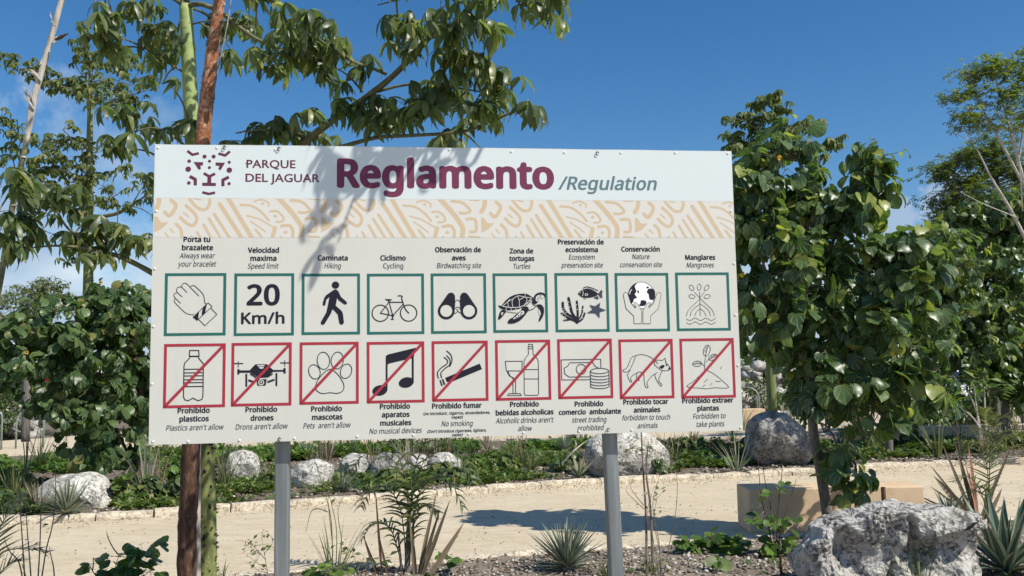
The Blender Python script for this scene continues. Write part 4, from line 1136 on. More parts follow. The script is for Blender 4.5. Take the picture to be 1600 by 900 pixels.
def path_area(rr):
    x = rr.uniform(-6, 9); a, b_ = NK(x), FK(x); t = rr.random()
    t = t * 0.5 if rr.random() < 0.2 else 1 - t ** 2 * 0.12 if rr.random() < 0.55 else t
    return x, a + (b_ - a) * t
scatter('leaf_litter', 260, path_area, LT, 0.02, 0.06, M['litter'], 16, lambda x, y: 0.006, 0.3, label='scattered dry leaves on the sand path')
scatter('grit', 6000, path_area, ST, 0.003, 0.014, M['chips'], 15, lambda x, y: 0.002, label='fine grit lying on the sand path', pw=4)

# ================================================================== ROCKS
def rock(name, label, cx_px, cy_px, Y, outline, depth, mat, sub=5, amp=0.05, seed=0, group=None, post=None, cuts=14):
    """boulder: its front outline (photo pixels round its middle) is given a real depth and weathered relief"""
    c = P(cx_px, cy_px, Y); k = Y / FPX
    ang = []
    gy = proj((c.x, Y, 0))[1] + 8; ym = max(y for _, y in outline)
    if name == 'limestone_boulder' and ym < gy:          # seat it in the ground
        outline = [(x, cy_px + (y - cy_px) * (gy - cy_px) / (ym - cy_px) if y > cy_px else y) for x, y in outline]
    for x, y in outline:
        dx, dz = (x - cx_px) * k, -(y - cy_px) * k
        ang.append((math.atan2(dz, dx), math.hypot(dx, dz)))
    ang.sort(); A = [a for a, _ in ang]; RR = [r for _, r in ang]
    def rad(a): return float(np.interp(a, [A[-1] - 2 * PI] + A + [A[0] + 2 * PI], [RR[-1]] + RR + [RR[0]]))
    bm = bmesh.new(); bmesh.ops.create_icosphere(bm, subdivisions=sub, radius=1)
    off = Vector((seed * 3.7, seed * 1.3, 0))
    sc = max(RR); rp = random.Random(seed * 13 + 5); mn = min(RR)
    planes = [(Vector((rp.gauss(0, 1), rp.gauss(0, .8) - .4, rp.gauss(0, 1))).normalized(), rp.uniform(0.66, 0.86)) for _ in range(cuts)]
    for v in bm.verts:
        d = v.co.normalized(); h = math.hypot(d.x, d.z)
        r = rad(math.atan2(d.z, d.x))
        e = max(abs(d.x), abs(d.y), abs(d.z)) ** 0.35
        # boxy section in depth
        hh = min(1, (h ** 0.62))
        p = Vector((d.x / max(h, 1e-6) * r * hh, math.copysign(abs(d.y) ** 0.75, d.y) * depth, d.z / max(h, 1e-6) * r * hh))
        ext = Vector((r, depth, r))
        for pn, ph in planes:
            e_ = (p.x / ext.x) * pn.x + (p.y / ext.y) * pn.y + (p.z / ext.z) * pn.z - ph
            if e_ > 0:
                cut = pn * e_ * 0.95; w_ = abs(pn.y) if p.y < 0 else 0.3
                p -= Vector((cut.x * ext.x * 0.2, cut.y * ext.y, cut.z * ext.z * 0.2))
        q = p / sc; am = amp * (0.35 * sc + 0.65 * min(r, depth))
        f1 = noise.fractal(q * 1.6 + off, 0.9, 2.1, 5)
        f2 = noise.ridged_multi_fractal(q * 3.1 + off, 0.9, 2.2, 5, 1.0, 2.0)
        cell = noise.cell(q * 2.2 + off)
        pit = noise.voronoi(q * 7 + off)[0][0]
        p += d * (am * (1.3 * f1 + 0.45 * (f2 - 1.0)) - am * 1.2 * max(0, 0.22 - pit))
        if post:
            p += d * am * 0.22 * (noise.ridged_multi_fractal(q * 11 + off, 0.8, 2.3, 4, 1.0, 2.0) - 1.0)
            p = post(p)
        v.co = p
    me = bpy.data.meshes.new(name); bm.to_mesh(me); bm.free(); me.materials.append(M[mat])
    me.polygons.foreach_set('use_smooth', [False] * len(me.polygons))
    o = put(name, me, loc=c)
    setp(o, label, 'rock', group); return o
def sstep(a, b_, x):
    t = max(0.0, min(1.0, (x - a) / (b_ - a))); return t * t * (3 - 2 * t)
def ledge(p):
    # the right half hangs over a smoother recessed face, the middle is split by a crooked cleft
    n = noise.noise(Vector((p.x * 4, p.y * 3, 2.2))) * 0.05
    if p.y < 0.15:
        m1 = noise.noise(Vector((p.x * 3.3, p.z * 2.6, 8.1))); m2 = noise.noise(Vector((p.x * 8, p.z * 7, 4.4)))
        dn = sstep(0.36 - 0.3 * abs(p.x) + 2 * n, 0.12 - 0.3 * abs(p.x) + 2 * n, p.z)
        p = p + Vector((0, dn * (0.10 + 0.16 * max(0, m1) + 0.05 * m2), 0))
        cav = math.exp(-((p.x + 0.40 + 0.2 * p.z) / 0.11) ** 2 - ((p.z - 0.05) / 0.2) ** 2)
        p = p + Vector((0, 0.16 * cav, 0))
        cav = math.exp(-((p.x - 0.10) / 0.10) ** 2 - ((p.z + 0.02) / 0.14) ** 2)
        p = p + Vector((0, 0.12 * cav, 0))
    zl = 0.20 - 0.25 * max(0, 0.32 - p.x) + n
    if p.y < 0.1:
        k = sstep(0.02, 0.14, p.x) * sstep(zl + 0.015, zl - 0.03, p.z)
        p = p + Vector((0, 0.15 * k * (1 - 0.5 * sstep(zl - 0.05, zl - 0.4, p.z)), 0))
        xc = -0.04 + 0.10 * math.sin(p.z * 9) + n * 2
        c = max(0, 1 - abs(p.x - xc) / 0.05) * sstep(0.34, 0.2, p.z)
        p = p + Vector((0, 0.10 * c, 0))
        c = max(0, 1 - abs(p.z - 0.235 - 0.3 * (p.x - 0.5) - n) / 0.022) * sstep(0.36, 0.44, p.x)
        p = p + Vector((0, 0.12 * c, 0))
    return p
rock('limestone_boulder', 'big pitted grey and white limestone boulder at the lower right, below the leaning tree', 1400, 868, 6.75,
     [(1250, 872), (1264, 852), (1276, 838), (1281, 824), (1300, 814), (1330, 804), (1364, 798), (1402, 790), (1442, 794), (1471, 797), (1500, 803), (1527, 814), (1527, 842), (1530, 868), (1543, 900), (1535, 960), (1400, 975), (1300, 965), (1262, 930), (1250, 895)], 0.42, 'rock_big', 7, 0.085, 1, post=ledge)
rock('limestone_boulder', 'white rounded boulder behind the left agave on the kerb', 122, 776, 11.9, [(58, 785), (62, 765), (75, 750), (110, 744), (150, 745), (163, 757), (172, 775), (176, 795), (170, 806), (120, 812), (60, 808)], 0.42, 'rock', 5, 0.05, 2)
rock('limestone_boulder', 'cream boulder just right of the spiny green trunk', 378, 722, 14.2, [(352, 722), (358, 708), (372, 703), (390, 705), (402, 714), (406, 730), (395, 740), (355, 740)], 0.3, 'rock', 4, 0.05, 3, 'limestone boulders in the bed under the sign')
rock('limestone_boulder', 'low white boulder just right of the left steel post', 488, 740, 13.6, [(456, 735), (462, 725), (480, 721), (505, 722), (517, 728), (518, 742), (505, 755), (460, 754)], 0.28, 'rock', 5, 0.06, 4, 'limestone boulders in the bed under the sign')
rock('limestone_boulder', 'flat topped white boulder under the third pictogram column', 556, 727, 14.4, [(530, 724), (538, 713), (560, 709), (577, 712), (582, 724), (580, 742), (556, 748), (532, 742)], 0.3, 'rock', 5, 0.05, 5, 'limestone boulders in the bed under the sign')
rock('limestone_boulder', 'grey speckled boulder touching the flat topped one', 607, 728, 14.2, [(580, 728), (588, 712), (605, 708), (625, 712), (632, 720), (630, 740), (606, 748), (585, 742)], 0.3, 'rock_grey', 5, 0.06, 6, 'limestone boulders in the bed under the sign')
rock('limestone_boulder', 'small white boulder seen through the palm fronds', 654, 724, 14.6, [(638, 724), (642, 712), (656, 710), (668, 716), (670, 732), (655, 740), (640, 736)], 0.25, 'rock', 4, 0.05, 7, 'limestone boulders in the bed under the sign')
rock('limestone_boulder', 'wedge shaped white boulder right of the palm fronds', 694, 725, 14.6, [(668, 722), (680, 710), (694, 708), (712, 716), (720, 720), (716, 735), (694, 741), (670, 737)], 0.28, 'rock', 4, 0.05, 8, 'limestone boulders in the bed under the sign')
rock('limestone_boulder', 'large pale boulder partly behind the right steel post', 975, 708, 14.6, [(905, 712), (918, 690), (945, 676), (985, 674), (1015, 680), (1030, 694), (1042, 708), (1047, 722), (1040, 735), (980, 745), (915, 738)], 0.5, 'rock', 5, 0.06, 9)
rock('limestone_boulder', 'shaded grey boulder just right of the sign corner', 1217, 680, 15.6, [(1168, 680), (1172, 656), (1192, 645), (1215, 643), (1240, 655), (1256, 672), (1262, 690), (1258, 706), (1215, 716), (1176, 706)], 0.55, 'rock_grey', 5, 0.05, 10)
wallpiece_later = [(1186, 1256, 716, 14.6, 0.06, 'flat white stone lying below the shaded boulder')]
for i, (x, y, s, lab) in enumerate([(1072, 722, 6, 'fist sized pale stone right of the big pale boulder'), (1340, 716, 6, 'small pale stone among cover near the second trunk'), (250, 800, 5, 'small white stone on the kerb bed left of the trunks'),
        (760, 882, 5, 'white stone at the broken near kerb'), (800, 893, 4, 'small white stone left of the middle agave'), (915, 889, 5, 'whitish stone at the foot of the middle agave'), (1105, 870, 4, 'grey stone in the gravel of the near bed')]):
    p = G(x, y)
    rock('stone', lab, x, y, p.y, [(x - s * 1.3, y), (x - s, y - s * .7), (x + s * .3, y - s), (x + s * 1.2, y - s * .3), (x + s, y + s * .6), (x - s, y + s * .7)], s * p.y / FPX, 'rock', 3, 0.06, 20 + i)
rr = random.Random(77)
# rubble heap beyond the second path
rb = thing('rubble_heap', (P(1205, 630, 34).x, 34, 0), 'heap of white limestone rubble far behind the shaded boulder', 'rubble heap')
rt = [stone_t(40 + i) for i in range(4)]; rme = [mesh_from('rubble_stone', V, F, M['rock']) for V, F in rt]
for i in range(150):
    px = rr.uniform(1125, 1265); hgt = (1 - abs(px - 1205) / 110) 
    py = rr.uniform(600 - 38 * hgt, 650)
    p = P(px, py, 34 + rr.uniform(-1, 1) + (650 - py) * 0.02)
    if p.z < 0.05: p.z = 0.1
    mm = orient(p - rb.location, (rr.gauss(0, 1), rr.gauss(0, 1), 1), (1, rr.uniform(-1, 1), 0), rr.uniform(0.2, 0.42))
    put('rubble_stone', rme[i % 4], rb, mat=mm)
rb2 = thing('rubble_heap', (P(30, 650, 29).x, 29, 0), 'low heap of pale rubble behind the bent steel hoop at the left', 'rubble heap')
for i in range(60):
    px = rr.uniform(-30, 62); py = rr.uniform(655, 690); p = P(px, py, 29 + rr.uniform(-1, 1)); p.z = max(p.z, 0.1)
    put('rubble_stone', rme[i % 4], rb2, mat=orient(p - rb2.location, (rr.gauss(0, 1), rr.gauss(0, 1), 1), (1, rr.uniform(-1, 1), 0), rr.uniform(0.15, 0.34)))

# ================================================================== BENCHES, HOOPS, WALLS
def bench(name, label, base, L, D, H, segs, rz=0.0, cut=None):
    t = thing(name, base, label, 'bench'); t.rotation_euler = (0, 0, rz)
    x = 0
    for i, w in enumerate(segs):
        g = Geo(); g.box((x + w / 2, D / 2, H / 2), (w - 0.008, D, H))
        o = g.build('block', M['bench'], t, bevel=0.012); x += w
    return t
bp = G(1170, 833)
bench('sandstone_bench', 'sand coloured block bench at the path edge beside the leaning tree', (bp.x + 0.01, bp.y, 0), 1.78, 0.5, 0.432, (1.78,), 0.0)
st_ = P(1382, 800, 8.75); g = Geo(); g.tube([(0, 0, -.05), (0, 0, P(1382, 761, 8.75).z)], [0.024, 0.022], 8)
o = bpy.data.objects.new('wooden_stake', mesh_from('wooden_stake', g.V, g.F, M['bark_red'])); LINK(o); o.location = (st_.x, 8.75, 0); setp(o, 'short brown wooden stake standing before the sand coloured bench', 'stake')
b2 = P(1163, 650, 27); bench('sandstone_bench', 'sand coloured block bench far behind the sign corner', (b2.x - 0.35, 27, 0), 1, 0.5, 0.55, (0.98,), 0)
M['hoop'] = flat_mat('hoop', (0.24, 0.29, 0.26), 0.4, 0.5, 0.3)
def hoop(px, Y, w, h, lab, ang=0.0, r=0.024, grp='bent steel hoops of the bicycle racks'):
    p = P(px, 600, Y); t = Vector((math.cos(ang), math.sin(ang), 0))
    g = Geo(); a = Vector((0, 0, 0)); rad_ = w / 2
    pts = [a + Vector((0, 0, -0.05)), a + Vector((0, 0, h - rad_))] + [t * (rad_ - rad_ * math.cos(q)) + Vector((0, 0, h - rad_ + rad_ * math.sin(q))) for q in np.linspace(0.25, PI - 0.25, 7)] + [t * w + Vector((0, 0, h - rad_)), t * w + Vector((0, 0, -0.05))]
    g.tube(pts, r, 8)
    o = bpy.data.objects.new('steel_hoop', mesh_from('steel_hoop', g.V, g.F, M['hoop'], True)); LINK(o); o.location = (p.x, Y, 0)
    setp(o, lab, 'bike rack hoop', grp); return o
hoop(28, 23.5, 0.62, 0.98, 'bent steel hoop standing on the pale path at the far left', 0.5)
hoop(-16, 23.2, 0.33, 0.98, 'steel hoop cut by the left edge of the photo', 0.1)
for i, (px, Y, w, h, lab) in enumerate([(1148, 30, 0.75, 1.15, 'steel hoop showing right at the sign edge'), (1182, 30.4, 0.6, 1.05, 'steel hoop behind the far block bench'), (1210, 29.6, 0.48, 1.2, 'tallest steel hoop right of the far green trunk'), (1222, 30.2, 0.7, 1.1, 'steel hoop overlapping the tallest one on its right')]):
    hoop(px, Y, w, h, lab, 0.15 * i - 0.2)
for i, (px, w, lab) in enumerate([(1455, 0.5, 'dark steel hoop before the white vehicle'), (1497, 0.55, 'second dark steel hoop before the white vehicle')]):
    hoop(px, 30 + i, w, 1.15, lab, 0.1)
# white car half hidden behind the trees at the far right
def car(px, Y, lab, L=4.4, rz=0.1):
    p = P(px, 610, Y); c = thing('parked_car', (p.x, Y, 0), lab, 'car', ); c.rotation_euler = (0, 0, rz)
    prof = [(-2.2, 0.35), (-2.2, 0.85), (-1.95, 1.0), (-1.55, 1.42), (-0.9, 1.6), (0.3, 1.58), (0.95, 1.12), (1.9, 0.98), (2.2, 0.75), (2.2, 0.35)]
    g = Geo(); V = []
    for y, k in ((-0.85, 0), (0.85, 1)):
        for x, z_ in prof: V.append((x, y * (0.86 if z_ > 1.15 else 1), z_))
    n = len(prof); F = [tuple(range(n)), tuple(range(2 * n - 1, n - 1, -1))] + [(i, i + n, (i + 1) % n + n, (i + 1) % n) for i in range(n)]
    g.add(V, F); g.build('body', M['carwhite'], c, bevel=0.05)
    for (x0, x1, x2, x3) in ((-1.5, -0.95, -0.35, -0.35), (-0.27, -0.27, 0.25, 0.82)):
        for sy in (-1, 1):
            g = Geo(); y0, y1 = sy * 0.865, sy * 0.755
            g.add([(x0, y0, 1.1), (x3, y0, 1.1), (x2, y1 - 0.0, 1.52), (x1, y1, 1.52)], [(0, 1, 2, 3)]); g.build('window', M['glass'], c)
    for x in (-1.4, 1.4):
        for sy in (-1, 1):
            g = Geo(); g.tube([(x, sy * 0.68, 0.33), (x, sy * 0.9, 0.33)], 0.33, 16); w = g.build('wheel', M['tyre'], c)
            g = Geo(); g.tube([(x, sy * 0.9, 0.33), (x, sy * 0.91, 0.33)], 0.2, 12); me = mesh_from('rim', g.V, g.F, M['galv']); put('rim', me, w)
    g = Geo(); g.box((-2.2, 0.6, 0.8), (0.05, 0.3, 0.15)); g.build('tail_light', M['red'], c)
M['carwhite'] = flat_mat('carwhite', (0.75, 0.76, 0.77), 0.25, 0.5); M['glass'] = flat_mat('glass', (0.02, 0.025, 0.03), 0.1, 0.6); M['tyre'] = flat_mat('tyre', (0.02, 0.02, 0.02), 0.8)
car(1480, 36, 'white car glimpsed between the stems at the far right')
car(1610, 39, 'white car farther right behind the dense tree', rz=0.25)
# low stone wall pieces in the beds at right
def wallpiece(px0, px1, py, Y, h, lab):
    a, b_ = P(px0, py, Y), P(px1, py, Y); rr = random.Random(int(px0)); t = thing('stone_edging', (a.x, Y, 0), lab, 'stone edging')
    x = 0
    while x < b_.x - a.x:
        w = rr.uniform(0.35, 0.8); g = Geo(); bm = bmesh.new(); bmesh.ops.create_cube(bm, size=1); bmesh.ops.subdivide_edges(bm, edges=bm.edges, cuts=3, use_grid_fill=True)
        for v in bm.verts:
            v.co = Vector((v.co.x * (w - 0.02) + x + w / 2, v.co.y * 0.3, v.co.z * h + h / 2)); v.co += noise.noise_vector((v.co + Vector((px0, 0, 0))) * 4) * 0.03
        me = bpy.data.meshes.new('edging_stone'); bm.to_mesh(me); bm.free(); me.materials.append(M['kerb']); put('edging_stone', me, t); x += w
wallpiece(1438, 1530, 655, 19.5, 0.42, 'low stone edging behind the pale tuft at the far right')
wallpiece(1545, 1680, 670, 21, 0.2, 'low stone edging below the dense tree at the right edge')
wallpiece(1290, 1440, 683, 19.8, 0.12, 'flat stone edging behind the thin second trunk')

for a_ in wallpiece_later: wallpiece(*a_)

# ================================================================== TREES
def near_on(paths, p):
    best, bq = 1e9, None
    for path in paths:
        for i in range(len(path) - 1):
            a, b_ = path[i], path[i + 1]; ab = b_ - a; L2 = ab.length_squared
            t = 0 if L2 < 1e-12 else max(0, min(1, (p - a).dot(ab) / L2)); q = a + ab * t
            d = (p - q).length_squared
            if d < best: best, bq = d, q
    return bq
PAL = [t_palmate(7, 1, 4), t_palmate(6, 2, 4), t_palmate(7, 3, 4, 1.5), t_palmate(5, 4, 4, 1.0)]
PALF = [t_palmate(6, 11, 3 + 1, 1.1, 0.34), t_palmate(5, 12, 4, 0.9, 0.36)]
PALF = [t_palmate(6, 11, 4, 1.1, 0.36), t_palmate(5, 12, 4, 0.9, 0.38)]
RND = [t_round(8, 0.45, 0.22, rs=1), t_round(8, 0.3, 0.42, rs=2), t_round(8, 0.7, 0.12, rs=3), t_round(8, 0.2, 0.3, rs=4)]
RNDs = [t_round(5, 0.35, 0.12, rs=5), t_round(5, 0.2, 0.2, rs=6)]

def palmate_clusters(tree, base, paths, clusters, size, material, temps, seed, spread_y=0.35, nobj=300, petiole=0.16, twig_r=0.004):
    """clusters: (px, py, rx, ry, Y, n). Leaves hang from petioles that spring from short twigs on the nearest branch."""
    rr = random.Random(seed); ms, wh = [], []
    g = Geo(base)
    for (px, py, rx, ry, Y, n) in clusters:
        c = P(px, py, Y); k = Y / FPX
        q = near_on(paths, c)
        hub_n = max(1, round(n / 5)); hubs = []
        for h in range(hub_n):
            a = rr.uniform(0, 2 * PI); r = math.sqrt(rr.random()) * 0.62
            hp = c + Vector((math.cos(a) * r * rx * k, rr.uniform(-1, 1) * spread_y * 0.7, math.sin(a) * r * ry * k))
            q2 = near_on(paths, hp); d = hp - q2
            mid = q2.lerp(hp, 0.5) + Vector((0, 0, 0.08 * d.length))
            g.tube(smooth_path([q2, mid, hp], 3), lerp_list([twig_r * 1.8, twig_r * 0.9], 7), 5, cap=False)
            hubs.append((hp, (d.normalized() if d.length > 1e-6 else Vector((0, 0, 1)))))
        for i in range(n):
            hp, hd = hubs[i % hub_n]
            a = rr.uniform(0, 2 * PI)
            out = Vector((math.cos(a), math.sin(a), rr.uniform(-0.15, 0.9))).normalized()
            L = petiole * rr.uniform(0.5, 1.15)
            lim = Vector((rx * k, spread_y, ry * k))
            e = hp + out * L
            g.tube([hp, hp.lerp(e, 0.55) + Vector((0, 0, L * 0.06)), e], [twig_r * 0.6, twig_r * 0.5, twig_r * 0.4], 4, cap=False)
            up = (Vector((0, 0, 1)) + out * rr.uniform(0.2, 0.7) + Vector((rr.gauss(0, .15), rr.gauss(0, .15), 0))).normalized()
            ms.append(orient(e, up, out, size * rr.uniform(0.75, 1.12), rr.uniform(0, 6))); wh.append(rr.randrange(len(temps)))
    g.build('twigs', M['bark_branch'], tree, kind='stuff')
    place_leaves(tree, base, temps, ms, wh, M[material], nobj, 'leaf', 'foliage', minpx=8, size=1.6)

def limb(tree, base, pts, rads, material, name='branch', n=5, sides=9, wob=0.12, px=True, parent=None):
    """pts: (px, py, Y); rads in metres"""
    w = smooth_path([P(*p) for p in pts] if px else pts, n)
    g = Geo(base); g.tube(w, lerp_list(rads, len(w)), sides, wob=wob)
    g.build(name, M[material], parent or tree, smooth=True)
    return w

def thorns(tree, base, path, rads, t0, t1, n, s, material='thorn', seed=0):
    rr = random.Random(seed); g = Geo(base)
    for i in range(n):
        t = t0 + (t1 - t0) * rr.random() ** 0.8
        f = t * (len(path) - 1); k = min(int(f), len(path) - 2); p = path[k].lerp(path[k + 1], f - k); r = np.interp(t, np.linspace(0, 1, len(rads)), rads)
        ax = (path[k + 1] - path[k]).normalized(); a = rr.uniform(0, 2 * PI)
        o1 = ax.orthogonal().normalized(); o2 = ax.cross(o1); d = o1 * math.cos(a) + o2 * math.sin(a)
        q = p + d * r * 0.95; h = s * rr.uniform(0.6, 1.2); tx = ax.cross(d)
        V = [q + (tx * math.cos(u) + ax * math.sin(u)) * h * 0.5 for u in [2 * PI * j / 6 for j in range(6)]] + [q + d * h + ax * h * 0.15]
        g.add(V, [(j, (j + 1) % 6, 6) for j in range(6)])
    g.build('thorns', M[material], tree, kind='stuff')

# --- young ceiba just behind the sign
cb = P(322, 975, 6.0); cb.z = 0
cei = thing('ceiba_tree', cb, 'young ceiba with thorny green trunk and drooping palmate leaves above the sign', 'tree')
tp = [(322, 978, 6.0), (322, 900, 6.0), (322, 760, 6.0), (317, 600, 6.0), (312, 460, 6.0), (306, 300, 6.0), (300, 200, 6.0), (295, 100, 6.0), (290, 8, 6.0)]
lower = limb(cei, cb, tp[:6], [0.066, 0.064, 0.062, 0.058, 0.053, 0.049], 'bark_green', 'trunk', 10, 18, 0.14)
up_ = limb(cei, cb, tp[5:], [0.0495, 0.050, 0.047, 0.042], 'bark_green_smooth', 'upper_trunk', 6, 14, 0.03)
thorns(cei, cb, lower, [0.065, 0.063, 0.06, 0.056, 0.052], 0.04, 0.66, 330, 0.022, seed=4)
thorns(cei, cb, up_, [0.049, 0.048, 0.045, 0.042], 0.1, 0.9, 16, 0.010, 'bark_pale', seed=5)
# rings of old leaf scars on the upper trunk
for t in (0.22, 0.44, 0.66, 0.85):
    k = int(t * (len(up_) - 1)); g = Geo(cb); d = (up_[k + 1] - up_[k]).normalized()
    r = np.interp(t, [0, 1], [0.0505, 0.042]) + 0.001; g.tube([up_[k], up_[k] + d * 0.006], r, 14); g.build('bark_ring', M['bark_green'], cei)
bb = 'bark_branch'
main = [(309, 372, 6.0), (350, 330, 5.95), (400, 288, 5.88), (460, 235, 5.8), (520, 188, 5.68), (575, 150, 5.55), (620, 113, 5.42), (665, 65, 5.25), (700, 22, 5.1), (735, -25, 4.9), (775, -80, 4.6), (800, -150, 4.2)]
pth = [lower, up_]
pB = limb(cei, cb, main, [0.034, 0.031, 0.028, 0.025, 0.022, 0.02, 0.018, 0.016, 0.014, 0.012, 0.009, 0.006], bb, sides=10); pth.append(pB)
for pts, r in (([(604, 116, 5.46), (580, 106, 5.42), (556, 98, 5.38), (530, 84, 5.3), (505, 66, 5.2), (470, 40, 5.1)], [0.011, 0.009, 0.007, 0.004]),
               ([(567, 144, 5.55), (548, 122, 5.5), (529, 108, 5.45), (500, 90, 5.4)], [0.008, 0.005, 0.003]),
               ([(590, 143, 5.52), (625, 134, 5.5), (673, 130, 5.4), (730, 140, 5.3), (790, 150, 5.2)], [0.010, 0.008, 0.006, 0.003]),
               ([(652, 78, 5.3), (635, 75, 5.3), (612, 76, 5.25)], [0.007, 0.005, 0.003]), ([(668, 62, 5.25), (695, 53, 5.2), (722, 50, 5.1), (760, 40, 5.0)], [0.008, 0.006, 0.003]),
               ([(430, 260, 5.84), (480, 244, 5.8), (542, 227, 5.7), (590, 215, 5.6), (642, 212, 5.5), (721, 206, 5.4), (762, 192, 5.35), (802, 174, 5.3), (825, 160, 5.3)], [0.016, 0.014, 0.011, 0.008, 0.004]),
               ([(724, 207, 5.4), (735, 216, 5.4), (750, 230, 5.38)], [0.006, 0.004]), ([(480, 214, 5.74), (460, 206, 5.7), (430, 204, 5.65), (401, 203, 5.6), (368, 208, 5.55)], [0.009, 0.007, 0.004]),
               ([(291, 10, 6.0), (310, 6, 5.95), (330, 12, 5.9), (352, 24, 5.85), (384, 50, 5.8), (412, 66, 5.7), (450, 78, 5.6), (490, 62, 5.5)], [0.02, 0.017, 0.014, 0.010, 0.005]),
               ([(289, 8, 6.0), (262, -8, 5.9), (220, -30, 5.7), (170, -45, 5.5), (120, -55, 5.3)], [0.02, 0.016, 0.011, 0.006]), ([(291, 2, 6.0), (300, -60, 6.0), (312, -150, 6.0)], [0.024, 0.018, 0.010]),
               ([(300, 38, 6.0), (330, 32, 5.95), (370, 38, 5.8), (400, 45, 5.7)], [0.006, 0.005, 0.003]),
               ([(292, 116, 6.02), (262, 98, 5.95), (240, 84, 5.9), (226, 76, 5.85)], [0.008, 0.006, 0.003]), ([(303, 242, 6.02), (270, 212, 5.9), (240, 200, 5.8), (208, 206, 5.75)], [0.012, 0.008, 0.004]),
               ([(300, 205, 6.0), (285, 160, 5.9), (268, 135, 5.8)], [0.008, 0.006, 0.003]), ([(302, 262, 6.0), (262, 252, 5.9), (228, 236, 5.8), (196, 232, 5.75)], [0.010, 0.007, 0.004]),
               ([(312, 468, 6.0), (270, 447, 5.95), (235, 425, 5.88), (190, 402, 5.8), (140, 389, 5.7), (90, 384, 5.6), (40, 388, 5.5)], [0.024, 0.021, 0.018, 0.013, 0.008, 0.004]),
               ([(142, 390, 5.7), (120, 368, 5.66), (103, 353, 5.6), (88, 330, 5.55), (60, 312, 5.5), (20, 300, 5.4)], [0.010, 0.008, 0.005, 0.003]), ([(185, 400, 5.8), (178, 385, 5.8), (183, 355, 5.78), (184, 328, 5.75)], [0.005, 0.004, 0.003]),
               ([(660, -10, 5.0), (620, 0, 5.0), (590, 8, 4.9)], [0.008, 0.003])):
    pth.append(limb(cei, cb, pts, r, bb, sides=7, wob=0.15))
# the outer boughs come forward over the sign and cast the shade on it
def sunward(px, py, t):
    u, v = suv(px, py)
    return PBL + PU * u + Vector((0, 0, v)) + SUNV * t
ov = [pB[-3], sunward(765, 205, 1.30), sunward(705, 225, 1.22), sunward(630, 245, 1.26), sunward(570, 280, 1.34), sunward(545, 330, 1.42), sunward(528, 380, 1.55)]
pOv = limb(cei, cb, ov, [0.010, 0.009, 0.007, 0.005, 0.003], bb, sides=7, px=False); pth.append(pOv)
def px_of(p):
    x, y, z_ = proj(p); return x, y, p.y
ovc = []
for (sx_, sy_, t, n, rx, ry) in ((500, 215, 1.36, 3, 22, 10), (545, 222, 1.34, 3, 22, 16), (590, 222, 1.32, 4, 24, 18), (640, 218, 1.28, 4, 26, 14), (690, 208, 1.27, 4, 26, 10), (735, 205, 1.25, 2, 14, 6), (640, 245, 1.30, 2, 16, 8), (535, 275, 1.38, 3, 18, 14), (600, 285, 1.34, 2, 14, 8), (530, 320, 1.46, 2, 10, 12), (515, 365, 1.54, 1, 4, 6)):
    p = sunward(sx_, sy_, t); x, y, Y = px_of(p); ovc.append((x, y, rx, ry, Y, n))
